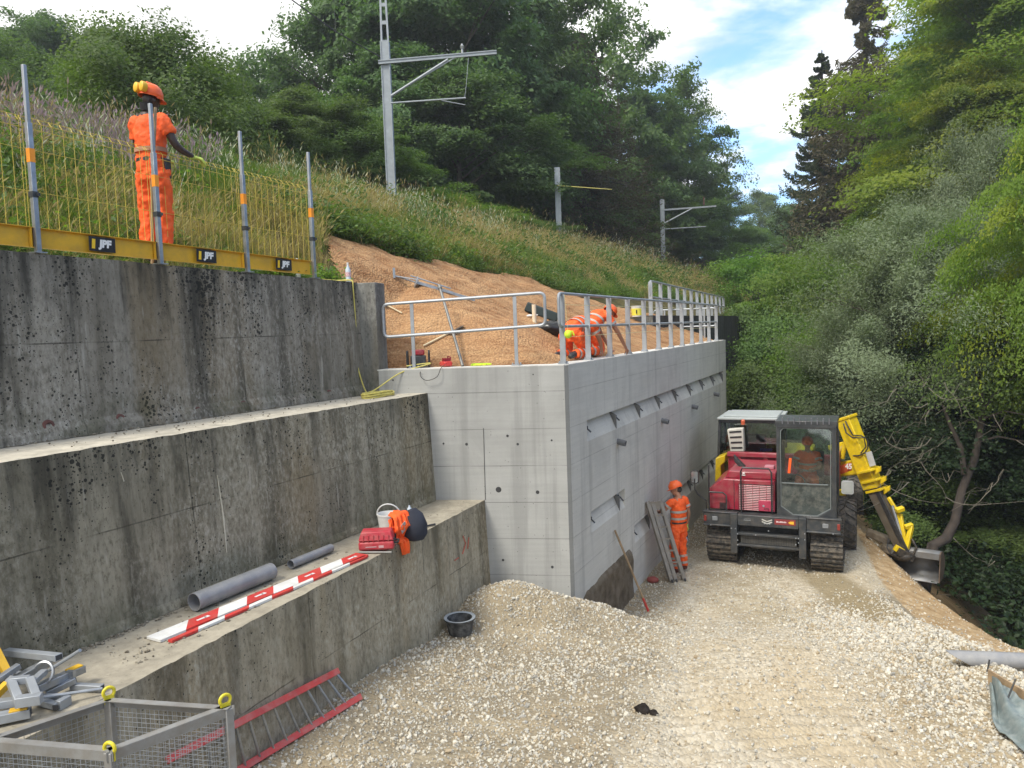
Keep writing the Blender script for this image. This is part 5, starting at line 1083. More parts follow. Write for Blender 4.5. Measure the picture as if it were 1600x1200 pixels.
for a, b, z0, z1, w_, lb, m_ in pile:
    A, B = pxz(*a, z0), pxz(*b, z1); d = along(A, B)
    if a[0] == 0: A = A-d*.25
    if 'long' in lb or 'nearest' in lb or 'arm' in lb: A[2] = max(A[2], LZ+w_/2)
    t = thing('clamp_post', lb, 'steel tube', A, 0, PG); mb = MB(); mb.bar(A, B, w_, w_*.8); mb.build('tube', m_, t, world=True, bev=.004)
    mb = MB(); mb.bar(B, B+d*.003, w_*.78, w_*.6); mb.build('open_end', HOLE, t, world=True)
    if 'yellow block' in lb or 'yellow top' in lb: mb = MB(); c = B-d*.07+UP*(w_*.42); mb.bar(c-d*.055, c+d*.055, .06, .018); mb.build('yellow_block', YEL, t, world=True, bev=.003)
    if 'yellow-marked' in lb: mb = MB(); mb.bar(A+(B-A)*.35, A+(B-A)*.85, w_*1.05, w_*.86); mb.build('yellow_band', YEL, t, world=True)
    if 'arm' in lb: mb = MB(); mb.bar(A, A+UP*.12, .03, .06, d); mb.build('lug', GALV, t, world=True)
# clamp frame (two side plates, a slot) and small U-shaped clamp
t = thing('pipe_clamp', 'pale galvanised rectangular clamp frame lying over the front of the pile', 'clamp', pxz(35, 1082, .18), 0, PG); mb = MB()
A, B, C_, D_ = pxz(17, 1064, .22), pxz(46, 1061, .22), pxz(58, 1092, .15), pxz(30, 1096, .15)
mb.bar(A, D_, .055, .05); mb.bar(B, C_, .055, .05); mb.bar(A, B, .05, .05); mb.bar(D_-along(D_, C_)*.02, C_+along(D_, C_)*.03, .07, .07); mb.build('frame', GALV_L, t, world=True, bev=.004)
t = thing('pipe_clamp', 'small galvanised U-shaped clamp on the concrete at the right of the pile', 'clamp', pxz(85, 1100, .03), 0, PG); mb = MB()
A, B, C_, D_ = pxz(62, 1096, .03), pxz(90, 1103, .03), pxz(108, 1093, .03), pxz(98, 1088, .05)
mb.bar(A, B, .05, .045); mb.bar(B, C_, .05, .07); mb.bar(A+(0, .03, .02), D_, .03, .04); mb.build('frame', GALV_L, t, world=True, bev=.004)
mb = MB(); mb.bar(B-along(B, C_)*.001+(0, -.02, 0), B+(0, -.027, 0), .04, .035); mb.build('open_end', HOLE, t, world=True)
for a, b, z0, z1, r_, lb in [((75, 1048), (125, 1016), .2, .38, .013, 'round galvanised rod pointing up to the right out of the pile'), ((62, 1090), (160, 1076), .09, .05, .012, 'thin round rod lying flat at the right of the pile')]:
    A, B = pxz(*a, z0), pxz(*b, z1); t = thing('steel_rod', lb, 'rod', A, 0, PG); mb = MB(); mb.tube([A, B], r_, 8); mb.build('rod', GALV_L, t, world=True)
A = pxz(68, 1052, .2); t = thing('steel_ring', 'curved galvanised ring plate standing in the middle of the pile', 'ring', A, 0, PG); mb = MB()
mb.tube([A+np.array([.07*math.cos(q), .03*math.sin(q), .07*math.sin(q)]) for q in np.linspace(-1.2, 2.6, 14)], .012, 6, ry=.02); mb.build('ring', GALV, t, world=True)
# dirt and twigs on the lowest ledge
r = np.random.RandomState(8); N = 900; s = r.uniform(-7.5, -.7, N)**1; w_ = r.rand(N)**.5; v = 1.25+.75*w_*r.rand(N); k = r.rand(N) < .8; s = np.where(k, r.uniform(-6.6, -4.6, N), s); v = np.where(r.rand(N) < .5, 1.92+.1*r.rand(N), v)
pts = SC[None]+s[:, None]*SD+v[:, None]*SL; pts[:, 2] = LZ+.002
DBM = rockmat('grit', (.13, .11, .08), (.32, .29, .23)); DB = [rock(11, DBM), rock(12, DBM)]
def twig(seed):
    rr = random.Random(seed); mb = MB(); d = np.array([1, rr.uniform(-.6, .6), .1]); mb.tube([(0, 0, 0), d*.5+np.array([0, .15, .05]), d], [.07, .06, .02], 4); return npmesh('twig', np.array(mb.v), np.array([f for f in mb.f if len(f) == 4]), soil_mat('dead_twig%d' % seed, (.10, .07, .035), (.22, .17, .09), 5), link=False)
scatter('ledge_debris', pts, np.stack([r.normal(size=N)*.1, r.normal(size=N)*.1, r.rand(N)*6.28], 1), .006+.018*r.rand(N)**2.5, r.randint(0, 4, N), [twig(1), DB[0], twig(2), DB[1]], label='crumbs of soil, grit and twigs on the lowest ledge', cat='debris')
N = 500; s = r.uniform(-7.5, -.9, N); v = np.where(r.rand(N) < .6, 2.96+.02*r.rand(N), r.uniform(2.2, 3.0, N)); pts = SC[None]+s[:, None]*SD+v[:, None]*SL; pts[:, 2] = 4.185-.004*s*0; pts[:, 2] = 4.17-.0047*s+.004
scatter('ledge_debris', pts, np.stack([r.normal(size=N)*.1, r.normal(size=N)*.1, r.rand(N)*6.28], 1), .005+.010*r.rand(N)**2, r.randint(0, 4, N), [twig(3), DB[0], DB[1], DB[1]], label='grit and small crumbs on the middle ledge', cat='debris')
# ---- mesh basket with lifting eyes
k_ = .58; bz = CAM_H-4.1*k_; Bc = atz(362, 1110, bz); Cc = atz(172, 1182, bz); Ac = atz(171, 1097, bz); Dc = Ac+Cc-Bc
c0 = (Ac+Bc+Cc+Dc)/4; hh = .86; t = thing('mesh_basket', 'open grey steel crate with wire mesh sides and yellow lifting eyes', 'crate', (c0[0], c0[1], bz-hh))
cn = [Ac, Bc, Cc, Dc]
FR = P('crate_grey_paint', (.30, .30, .29), .5, .3, .12, 5., 0, 50, (.2, .16, .11), .4)
mb = MB()
for i in range(4):
    a, b = cn[i], cn[(i+1) % 4]; d = along(a, b); n_ = np.cross(UP, d)
    inn = n_ if np.dot(n_, c0-a) > 0 else -n_
    mb.bar(a-d*.02, b+d*.02, .006, .06); mb.bar(a+UP*.029+inn*.025, b+UP*.029+inn*.025, .05, .005)
mb.build('top_rim', FR, t, world=True)
mb = MB()
for i in range(4):
    a, b = cn[i], cn[(i+1) % 4]; d = along(a, b); mb.bar(a-UP*(hh-.03)-d*.02, b-UP*(hh-.03)+d*.02, .006, .06)
mb.bar(cn[0]*.5+cn[1]*.5-UP*(hh-.01), cn[2]*.5+cn[3]*.5-UP*(hh-.01), .05, .02); mb.build('bottom_rim', FR, t, world=True)
for i in range(4):
    p = cn[i]+along(cn[i], c0-UP*0)*np.array([1, 1, 0])*.02; mb = MB(); mb.bar(p-UP*(hh-.005), p+UP*.02, .05, .05, along(cn[i], cn[(i+1) % 4])); mb.build('corner_post', FR, t, world=True, bev=.004)
for i in range(4):
    a, b = cn[i], cn[(i+1) % 4]; mb = MB(); n = int(np.linalg.norm(b-a)/.032)
    for k in range(1, n): p = a+(b-a)*(k/n); mb.bar(p-UP*hh*.97, p-UP*.02, .0022, .0022, (1, 0, 0))
    for k in range(1, 27): z = UP*(hh*k/27); mb.bar(a-z, b-z, .0022, .0022)
    mb.build('mesh_side', GALV_L, t, world=True, smooth=0)
mb = MB(); a, b, c_, d_ = [p-UP*(hh-.02) for p in cn]; mb.prism([a, b, c_, d_], (0, 0, .004)); mb.build('floor_plate', FR, t, world=True)
for i in range(4):
    p = cn[i]+(c0-cn[i])*np.array([.05, .05, 0]); tg = along(cn[i], cn[(i+1) % 4]) if i != 0 else along(cn[3], cn[0]); o = p+UP*.03
    if i == 2: tg = along(cn[3], cn[2]); o = p-UP*.005
    mb = MB(); ring = []
    for q in range(17):
        th = -.9+q*(math.pi+1.8)/16; ring.append(o+tg*.034*math.cos(th)+UP*(.045+.034*math.sin(th)))
    mb.tube(ring, .011, 8); mb.bar(o-UP*.03, o+UP*.025, .012, .062, tg); mb.build('lifting_eye', P('eye_yellow', (.66, .56, .03), .45), t, world=True)
# ---- red ladder on its side against the lowest tier
a0, a1 = gp_(564, 1088, .045), gp_(382, 1198, .045); dd = along(a0, a1); a1 = a1+dd*.75
def lowpl(px, py): n_ = np.array([_ld[1], -_ld[0], 0]); return onpl(px, py, np.array([LT0[0], LT0[1], 0])+n_*.08, n_)
b0, b1 = lowpl(529, 1048), lowpl(364, 1134); du = along(b0, b1); b1 = b0+du*np.linalg.norm(a1-a0)
t = thing('ladder', 'red-railed ladder lying on its side against the lowest concrete tier', 'ladder', a0)
for A, B, nm in ((a0, a1, 'rail'), (b0, b1, 'rail')): mb = MB(); mb.bar(A, B, .028, .065, along(a0, b0)); mb.build(nm, P('ladder_red', (.55, .06, .05), .45, 0, .15, 4., 0, 50, (.4, .3, .25), .4), t, world=True, bev=.004)
n = 14
for k in range(n): u = (k+.35)/n; mb = MB(); mb.tube([a0+(a1-a0)*u, b0+(b1-b0)*u], .013, 8); mb.build('rung', GALV, t, world=True)
SPR = P('spray_red', (.45, .12, .08), .8)
for pts in ([(729, 838), (733, 850), (728, 866)], [(738, 840), (736, 858)], [(716, 876), (722, 872)]):
    mb = MB(); mb.tube([lowpl(*q_)-np.array([_ld[1], -_ld[0], 0])*.055 for q_ in pts], .008, 5); mb.build('spray_mark', SPR, w, world=False).matrix_parent_inverse = w.matrix_basis.inverted()
# ---- black mixing tub on the gravel
c = atz(720, 1010, .86); c[2] = float(gsite(c[0], c[1]))-.01; t = thing('mixing_tub', 'black rubber mortar tub standing on the gravel', 'tub', c)
mb = MB(); mb.lathe([(0, .004), (.155, .004), (.195, .20), (.215, .205), (.215, .222), (.185, .217), (.145, .02), (0, .02)], 36); mb.build('tub', P('tub_black', (.028, .030, .032), .6, 0, .3, 6., 0, 50, (.25, .25, .24), .5), t)
mb = MB(); mb.lathe([(.17, .217), (.206, .2245), (.214, .222)], 36, caps=False); mb.build('dusty_rim', P('cement_dust', (.30, .33, .35), .9), t)
# dark clods on the gravel
CLOD = soil_mat('dark_clod', (.018, .015, .013), (.06, .05, .045), 8.)
for q, sz, lb in (((1004, 1116), .085, 'larger dark clod of earth lying on the pale gravel'), ((1022, 1120), .05, 'smaller dark clod beside the larger one on the pale gravel')):
    c = atz(*q, .95); c[2] = float(gsite(c[0], c[1]))+sz*.2; mb = MB(); mb.ball((0, 0, 0), sz, sz*.8, sz*.6, 14); o = mb.build('earth_clod', CLOD, None, loc=None, disp=sz*.9, dscale=.05); o.location = c; tag(o, lb, 'clod', 'dark clods on the gravel')
# ---- yellow hose coil and hanging hose
def polyl(pts, r, name, mat, parent=None, n=6, world=True):
    pts = [np.array(p, float) for p in pts]; out = []
    for i in range(len(pts)-1):
        p0, p1, p2, p3 = pts[max(i-1, 0)], pts[i], pts[i+1], pts[min(i+2, len(pts)-1)]
        for k in range(6): u = k/6; out.append(.5*((2*p1)+(-p0+p2)*u+(2*p0-5*p1+4*p2-p3)*u*u+(-p0+3*p1-3*p2+p3)*u**3))
    out.append(pts[-1]); mb = MB(); mb.tube(out, r, n); return mb.build(name, mat, parent, world=world)
rr = random.Random(3); c = atz(592, 619, MZ); t = thing('hose', 'yellow hose hanging down the end of the uppermost tier and heaped on the middle ledge', 'hose', c)
upn = -SL; top = S(-1.06, fu(-1.06)-.012, 5.93); bot = S(-1.05, fub(-1.05)-.075, 4.25)
pts = [S(-1.3, 3.5, 5.97), S(-1.12, 3.3, 5.945), S(-1.06, 3.08, 5.935), top-UP*.12, top-UP*.7+SD*.02, top-UP*1.2-SD*.01, bot, bot+upn*.12-UP*.05]
loops = []
for k in range(110):
    th = k*.62; q = .17+.07*math.sin(k*.37); loops.append(c+SD*(-.05+.46*math.cos(th)*q/.24*.8)+(-SL)*(.02+.15*math.sin(th)*q/.24)+UP*(.012+.0005*k+.012*math.sin(k*1.1)))
end = [c+SD*.15+(-SL)*(-.1)+UP*.12, S(-.75, 2.45, 4.5), S(-.45, 2.1, 4.62), np.array([*S(sidep(632, 0)[0], sidep(632, 0)[1])[:2], 4.59])]
polyl(pts+loops[::1]+end, .0105, 'hose', YROPE, t)
# black cable of the red charger
polyl([sidepW for sidepW in [S(*sidep(693, 0)[:2], 4.60), S(*(sidep(690, 0)[:2]-np.array([.17, .05])), 4.545), S(*(sidep(684, 0)[:2]-np.array([.2, .06])), 4.42), S(*(sidep(668, 0)[:2]-np.array([.2, .06])), 4.37), S(*(sidep(658, 0)[:2]-np.array([.19, .06])), 4.45), S(*sidep(656, 0)[:2], 4.6)]], .005, 'power_cable', BLACK).select_set(False)
tag(bpy.data.objects['power_cable'], 'thin black cable looping over the top of the new side wall', 'cable')
# ---- small machines on the side wall top
c = S(*sidep(651, 0, .34)[:2], 4.555); t = thing('compressor', 'small dark generator with a red top in a tube frame, beside the first railing post', 'generator', c, SROT+.5)
mb = MB(); mb.box(0, 0, .10, .19, .24, .18); mb.build('engine_block', DARK, t, bev=.02)
mb = MB(); mb.box(0, 0, .235, .17, .20, .09); mb.build('fuel_tank', REDCASE, t, bev=.025)
mb = MB()
for y in (-.17, .17): mb.tube([(-.13, y, 0.01), (-.13, y, .22), (-.09, y, .26), (.09, y, .26), (.13, y, .22), (.13, y, .01), (-.13, y, .01)], .012, 8)
for x in (-.13, .13): mb.tube([(x, -.17, .01), (x, .17, .01)], .012, 8)
mb.build('tube_frame', BLACK, t)
mb = MB(); mb.lathe([(0, 0), (.05, 0), (.05, .03), (0, .035)], 14, (.1, -.02, .12), (1, 0, 0)); mb.build('air_filter', STEEL, t)
c = S(*sidep(694, 0, .32)[:2], 4.555); t = thing('charger', 'low red charger box on top of the new side wall', 'charger', c, SROT+.9)
mb = MB(); mb.box(0, 0, .045, .22, .14, .08); mb.build('housing', RED, t, bev=.02); mb = MB(); mb.box(-.02, 0, .11, .12, .10, .05); mb.tube([(-.08, -.05, .1), (-.08, -.05, .15), (.04, -.05, .16), (.05, -.05, .1)], .01, 6); mb.build('battery_mount', P('dark_red', (.22, .01, .02), .45), t, bev=.012)
c = S(*sidep(748, 0, .3)[:2], 4.56); t = thing('lashing_strap', 'crumpled fluorescent yellow strap lying on top of the new side wall', 'strap', c)
rr = random.Random(9); mb = MB(); mb.tube([c+np.array([.16*math.sin(k*1.3)+rr.uniform(-.03, .03), .05*math.cos(k*1.9), .008+.016*rr.random()]) for k in range(22)], .012, 5, ry=.004); mb.build('strap', P('fluo_yellow', (.55, .75, .03), .6), t, world=True)
# ---- leaning pole behind the railing
def jz(px, py):                                        # where a picture ray meets the matting
    d = ray(px, py)/FPX; tt = np.arange(9, 40, .01); Pp = O[None]+d[None]*tt[:, None]; s, v = tleft(Pp[:, 0], Pp[:, 1]); hz = jute_h(s, v); k = np.argmax(Pp[:, 2] < hz); return Pp[k]
A = S(*sidep(720, 0, .30)[:2], 4.56); B = aty(686, 445, A[1]+1.0)
t = thing('scaffold_tube', 'grey steel tube leaning over the matting behind the short railing', 'tube', A); mb = MB(); mb.tube([A, B], .024, 10); mb.build('tube', STEEL, t, world=True)
mb = MB(); mb.lathe([(.024, 0), (.036, .01), (.036, .07), (.024, .08)], 10, B-along(A, B)*.1, along(A, B)); mb.build('coupler', STEEL, t, world=True)
# drilling tripod / ladder-like steel frame lying on the matting
A, B = jz(616, 436)+UP*.06, jz(742, 474)+UP*.06; t = thing('folded_trestle', 'long folded galvanised steel frame lying on the matting', 'steel frame', A); d = along(A, B); sd = np.cross(UP, d); mb = MB()
mb.bar(A+(B-A)*.28+sd*.03, B, .05, .05); mb.bar(A+(B-A)*.28-sd*.06, A+(B-A)*.72-sd*.06, .03, .05); mb.tube([A, A+(B-A)*.3+sd*.05], .015, 6); mb.tube([A+sd*.02, A+(B-A)*.3-sd*.08+UP*.05], .012, 6); mb.tube([A+(B-A)*.2+UP*.09, A+(B-A)*.7+UP*.08], .012, 6)
mb.bar(A-UP*.04, A+UP*.14, .04, .04, d); mb.build('frame', GALV, t, world=True)
c = A+(B-A)*.26; mb = MB(); mb.lathe([(.05, 0), (.11, 0), (.11, .02), (.05, .02)], 18, c, d); mb.build('flange', GALV_L, t, world=True)
A, B = jz(602, 478)+UP*.03, jz(628, 492)+UP*.03; t = thing('hammer', 'hammer with a pale wooden handle lying on the matting', 'hammer', A); mb = MB(); mb.tube([A, B], .014, 8); mb.build('handle', P('pale_wood', (.62, .52, .34), .6), t, world=True); sd = np.cross(UP, along(A, B)); mb = MB(); mb.bar(A-sd*.07, A+sd*.06, .045, .045); mb.build('head', STEEL, t, world=True, bev=.006)
A = jz(700, 524)+UP*.03; t = thing('shovel', 'dark shovel blade on the matting with its pale handle running down to the generator', 'shovel', A); B = jz(662, 545)+UP*.05; d = along(A, B); sd = np.cross(UP, d); mb = MB(); mb.prism([A+sd*.03, A-d*.10+sd*.12, A-d*.26+sd*.09, A-d*.32, A-d*.26-sd*.09, A-d*.10-sd*.12, A-sd*.03], (0, 0, .008)); mb.build('blade', DARK, t, world=True); mb = MB(); mb.tube([A-d*.05, B], .017, 8); mb.build('handle', P('pale_wood', (.62, .52, .34), .6), t, world=True)
# dark gear on the slope and a white post
A = jz(822, 486)+UP*.1; B = jz(872, 505)+UP*.1; t = thing('tool_bag', 'long black gear bag lying on the matting behind the railing corner', 'bag', A); mb = MB(); mb.bar(A, B, .22, .2); mb.build('bag', P('black_green_fabric', (.02, .035, .035), .7), t, world=True, bev=.03, disp=.03)
A = jz(862, 520)+UP*.08; t = thing('tarpaulin', 'crumpled black plastic sheet on the matting behind the corner post', 'tarpaulin', A); mb = MB(); mb.ball(A, .30, .22, .13, 20); mb.build('sheet', P('black_sheet', (.012, .013, .014), .3), t, world=True, disp=.16, dscale=.09)
A = jz(835, 503); t = thing('marker_post', 'short cream plastic tube standing on the matting by the black bag', 'post', A); mb = MB(); mb.pipe(A-UP*.05, A+UP*.33, .04, .034, 18); mb.build('tube', P('cream_pvc', (.72, .62, .45), .5), t, world=True)
A = jz(828, 496)+UP*.03; t = thing('glove', 'white work glove lying at the foot of the cream tube', 'glove', A); mb = MB(); mb.ball(A, .07, .05, .03, 10); [mb.tube([A, A+np.array([.05+.02*k, -.04+.025*k, .01])*1.4], .013, 6) for k in range(4)]; mb.build('glove', WHITE, t, world=True)
# bottles on the upper tier end
def bottle(px, py, s, v, z, lb):
    c = S(s, v, z); t = thing('bottle', lb, 'bottle', c, 0, 'water bottles on the uppermost tier'); mb = MB(); mb.lathe([(0, 0), (.036, 0), (.04, .01), (.04, .07), (.036, .09), (.04, .11), (.04, .19), (.014, .25), (.014, .28), (0, .28)], 16); mb.build('bottle', P('clear_plastic', (.55, .62, .68), .2, 0), t)
    mb = MB(); mb.lathe([(.0415, .085), (.0415, .15)], 16); mb.build('paper_label', P('red_white_label', (.62, .4, .42), .6, 0, .5, 60.), t); mb = MB(); mb.lathe([(0, .275), (.016, .275), (.016, .30), (0, .30)], 12); mb.build('cap', WHITE, t)
bottle(560, 430, -1.02, 3.16, 5.915, 'clear water bottle with a printed label standing at the end of the uppermost tier')
bottle(485, 405, -1.95, 3.35, 5.93, 'clear water bottle behind the last fence post')
# yellow bucket near the far pale block
c = np.array([3.75, 21.15, 5.362]); c = aty(995, 490, 21.0); c[2] = 5.335; t = thing('bucket', 'white bucket with a yellow printed band standing on the pale concrete block', 'bucket', c)
mb = MB(); mb.lathe([(0, 0), (.13, 0), (.15, .26), (.155, .26), (.155, .29), (0, .29)], 24); mb.build('pail', WHITE, t); mb = MB(); mb.lathe([(.1365, .03), (.151, .22)], 24); mb.build('yellow_band', P('label_yellow', (.75, .68, .08), .5), t)
mb = MB(); mb.box(-.03, -.15, .13, .03, .01, .10); mb.build('print_mark', BOARD_BLACK, t)
# string line along the railing and the reel
a = S(ss[0], .10, 5.45); b = S(ss[-1], .10, 5.5); t = thing('string_line', 'thin yellow string stretched along the long railing below its top tube', 'string', a); mb = MB(); mb.tube([a, b], .0035, 4); mb.build('string', P('pale_string', (.7, .66, .35), .6), t, world=True)
a = S(ss[0], .08, 4.96); b = S(ss[-1], .08, 4.96); t = thing('string_line', 'thin pale string stretched along the long railing below its middle tube', 'string', a); mb = MB(); mb.tube([a, b], .0035, 4); mb.tube([S(ss[0]-.05, .06, 5.6), S(ss[0]+.06, .06, 5.02)], .0035, 4); mb.build('string', P('pale_string', (.7, .66, .35), .6), t, world=True)
c = S(ss[0]-.02, .03, 5.0); t = thing('string_reel', 'fluorescent yellow-green string reel tied to the corner railing post', 'reel', c); mb = MB(); mb.ball((0, 0, 0), .06, .06, .065, 16); mb.tube([(.0, 0, .05), (.07, 0, .04), (.09, 0, -.02)], .012, 6); mb.build('reel', P('fluo_yellow', (.55, .75, .03), .6), t)
# ---- ladder, pole, red lump by the new wall
gz = lambda p: float(gsite(p[0], p[1]))
A = atz(1050, 908, .02); A[2] = gz(A)+.01; A2 = atz(1070, 900, .02)
B = onpl(1012, 783, S(0, -.06), SL)
d = along(A, B); t = thing('ladder', 'folded aluminium ladder leaning towards the new wall beside the worker with the grinder', 'ladder', A)
sd = along((0, 0, 0), SD*.35+np.array([1, -.25, 0])*.65); ALU = P('aluminium', (.27, .245, .215), .5, .35, .15, 6., 0, 50, (.3, .26, .2), .5)
Lh = np.linalg.norm(B-A); nrm_ = np.cross(d, sd)
for j, (o_, sh) in enumerate(((0, 0), (.05, -.04))):
    for e_ in (0, .09, .27):
        mb = MB(); a = A+sd*(e_+o_*.0)+nrm_*o_*1.3+d*(.02 if j else 0); mb.bar(a, a+d*(Lh+sh), .026, .075, sd); mb.build('rail', ALU, t, world=True, bev=.003)
    for k in range(6): mb = MB(); a = A+nrm_*o_*1.3+d*(.14+k*(Lh-.2)/6); mb.bar(a, a+sd*.27, .03, .03); mb.build('rung', ALU, t, world=True)
mb = MB(); a = A+d*Lh; mb.bar(a-d*.1, a-d*.1+sd*.27, .01, .16); mb.build('top_plate', ALU, t, world=True)
for e_ in (0, .09, .27):
    for o_ in (0, .065): mb = MB(); a = A+sd*e_+nrm_*o_; mb.bar(a-d*.01, a+d*.05, .032, .075, nrm_); mb.build('foot', BLACK, t, world=True)
A = atz(1013, 945, .12); A[2] = gz(A)+.0; B = onpl(961, 829, S(0, -.03), SL); t = thing('pole', 'long thin wooden pole with a red lower end leaning against the new wall', 'pole', A)
mb = MB(); mb.tube([A+(B-A)*.17, B], .019, 10); mb.build('shaft', WOOD, t, world=True); mb = MB(); mb.tube([A, A+(B-A)*.17], .022, 10); mb.build('red_end', RED, t, world=True)
c = atz(1020, 908, .02); c[2] = gz(c)+.05; t = thing('helmet', 'dark red hard lump like a fallen cap on the gravel beside the ladder foot', 'cap', c); mb = MB(); mb.ball((0, 0, 0), .12, .09, .07, 14); mb.build('shell', P('dark_red_brick', (.22, .045, .035), .7), t, disp=.03)
# ---- right edge: big pipe, membrane, bars
A = gp_(1478, 1028, .13); B = atz(1640, 1034, A[2]+.01); B = A+(B-A)*3.0*np.array([1, 1, 0])+UP*.02
t = thing('plastic_pipe', 'thick grey plastic pipe with a slanted cut end at the right edge of the gravel', 'pipe', A); mb = MB(); d = along(A, B); R_ = .092; n = 28; vs = []
_, s_, b_ = frame(d, (0, 0, 1))
for ro in (R_, R_*.93):
    for k in range(n):
        a = 2*math.pi*k/n; off = s_*math.cos(a)*ro+b_*math.sin(a)*ro; vs.append(A+off+d*(.16-.16*math.cos(a)))
    for k in range(n):
        a = 2*math.pi*k/n; vs.append(B+s_*math.cos(a)*ro+b_*math.sin(a)*ro)
fs = [(k, (k+1) % n, n+(k+1) % n, n+k) for k in range(n)]+[(2*n+(k+1) % n, 2*n+k, 3*n+k, 3*n+(k+1) % n) for k in range(n)]+[(k, 2*n+k, 2*n+(k+1) % n, (k+1) % n) for k in range(n)]+[(n+(k+1) % n, 3*n+(k+1) % n, 3*n+k, n+k) for k in range(n)]
mb.add(vs, fs); mb.build('pipe', PVC, t, world=True)
MEM = P('grey_membrane', (.16, .20, .20), .5, 0, .25, 5., .3, 20, (.35, .36, .33), .4)
c = gp_(1560, 1120); t = thing('membrane', 'grey-green plastic membrane folded against a board at the right edge of the gravel', 'membrane', c)
q = [(1546, 1064), (1549, 1100), (1551, 1136), (1562, 1150), (1585, 1165), (1612, 1200), (1640, 1240)]; q2 = [(1552, 1062), (1566, 1072), (1582, 1085), (1600, 1098), (1620, 1112), (1640, 1130), (1660, 1150)]
nu, nv = 40, 24; vs = []
for i in range(nu):
    u = i/(nu-1)*6; k = min(int(u), 5); f_ = u-k; a = np.array(q[k])*(1-f_)+np.array(q[k+1])*f_; b = np.array(q2[k])*(1-f_)+np.array(q2[k+1])*f_
    a3, b3 = gp_(*a, .03), gp_(*b, .16)
    for j in range(nv): w_ = j/(nv-1); p = a3*(1-w_)+b3*w_; p = p+UP*(.05*math.sin(w_*9+u*1.1)*math.sin(w_*math.pi)+.05*float(fbm(u*1.5, w_*5, 3))+.03); vs.append(p)
mb = MB(); mb.add(vs, [(i*nv+j, i*nv+j+1, (i+1)*nv+j+1, (i+1)*nv+j) for i in range(nu-1) for j in range(nv-1)]); o = mb.build('sheet', MEM, t, world=True, smooth=70); o.modifiers.new('thickness', 'SOLIDIFY').thickness = .008
a, b = gp_(1545, 1057, .14), gp_(1640, 1116, .16); t = thing('board', 'thin brown wooden board on edge behind the membrane', 'board', a); mb = MB(); mb.bar(a, b, .02, .16); mb.build('board', WOOD, t, world=True)
a = gp_(1560, 1124, .0); b = aty(1587, 1061, a[1]+.02); t = thing('rebar', 'thin dark steel bar standing slanted through the membrane', 'steel bar', a); mb = MB(); mb.tube([a-UP*.03, b], .009, 7); mb.build('bar', DARK, t, world=True)
a = gp_(1541, 1054, 0); b = a+np.array([.035, 0, .17]); t = thing('rebar', 'short dark steel bar under the slanted grey pipe', 'steel bar', a); mb = MB(); mb.tube([a-UP*.03, b], .009, 7); mb.build('bar', DARK, t, world=True)
# ------------------------------------------------------------ railway masts
CLW = P('mast_galvanised', (.30, .33, .35), .5, .25, .12, 4., 0, 50, (.24, .26, .27), .5)
def mast(base_px, top_px, Y, w, name, lb, arm=None, lattice=False):
    B = aty(*base_px, Y); T = aty(*top_px, Y); B[2] -= .8; T[0] = B[0]+(T[0]-B[0])*.5; t = thing('catenary_mast', lb, 'railway mast', B, 0, 'railway masts on the hill')
    zt_ = T[2] if not lattice else aty(600, 66, Y)[2]
    mb = MB(); mb.box(B[0], B[1], (B[2]+zt_)/2, w, w*.9, zt_-B[2]); mb.box(B[0]-w*.5, B[1]-.01, (B[2]+zt_)/2, .03, w*1.05, zt_-B[2]-.01); mb.box(B[0]+w*.5, B[1]-.01, (B[2]+zt_)/2, .03, w*1.05, zt_-B[2]-.01); mb.build('shaft', CLW, t, world=True)
    if lattice:
        mb = MB(); x0 = w*.42; hgt = 3.4
        mb.bar((B[0]-x0, B[1], zt_), (B[0]-x0*.45, B[1], zt_+hgt), .055, .055); mb.bar((B[0]+x0, B[1], zt_), (B[0]+x0*.45, B[1], zt_+hgt), .055, .055)
        for k in range(7): q = k/6.3; mb.box(B[0], B[1], zt_+.05+hgt*.97*q, 2*x0*(1-.55*q), .05, .11 if k else .02)
        mb.build('lattice_top', CLW, t, world=True)
    return t, B, T
t, B, T = mast((613, 322), (600, -40), 24, .24, '', 'tall railway mast with a lattice top and long crossarm', lattice=True)
def pp(x, y, Y): return aty(x, y, Y)
cx = B[0]; Yc = B[1]-.16
mb = MB(); a, b = pp(592, 98, Yc), pp(776, 82, Yc); a[0] = cx-.2; mb.bar(a-UP*.035, b-UP*.035, .06, .03); mb.bar(a+UP*.055, b+UP*.055, .06, .03); mb.bar(a, b, .015, .09); mb.build('crossarm', CLW, t, world=True)
mb = MB(); mb.tube([pp(611, 150, Yc), pp(700, 93, Yc)], .04, 10); mb.tube([pp(611, 150, Yc), pp(711, 90, Yc)], .02, 8); mb.build('brace', CLW, t, world=True)
mb = MB(); mb.tube([pp(611, 161, Yc), pp(728, 153, Yc)], .026, 10); mb.tube([pp(690, 157, Yc), pp(727, 164, Yc)], .015, 8); mb.tube([pp(726, 152, Yc), pp(728, 138, Yc), pp(732, 90, Yc)], .008, 6); mb.build('registration_arm', CLW, t, world=True)
mb = MB(); c = pp(722, 76, Yc); mb.lathe([(.03, -.16), (.03, 0), (.07, .02), (.03, .05), (.07, .07), (.03, .10), (.03, .14)], 12, c); mb.build('insulator', P('porcelain', (.45, .47, .46), .3), t, world=True)
t, B, T = mast((874, 384), (869, 262), 35, .21, '', 'shorter plain railway pole with one thin side wire')
mb = MB(); mb.tube([pp(871, 290, B[1]-.1), pp(900, 292, B[1]-.1), pp(956, 296, B[1]-.1)], [.022, .02, .014], 6); mb.build('side_wire', YROPE, t, world=True)
t, B, T = mast((1037, 441), (1035, 312), 54, .24, '', 'far railway mast with a braced crossarm beyond the railing')
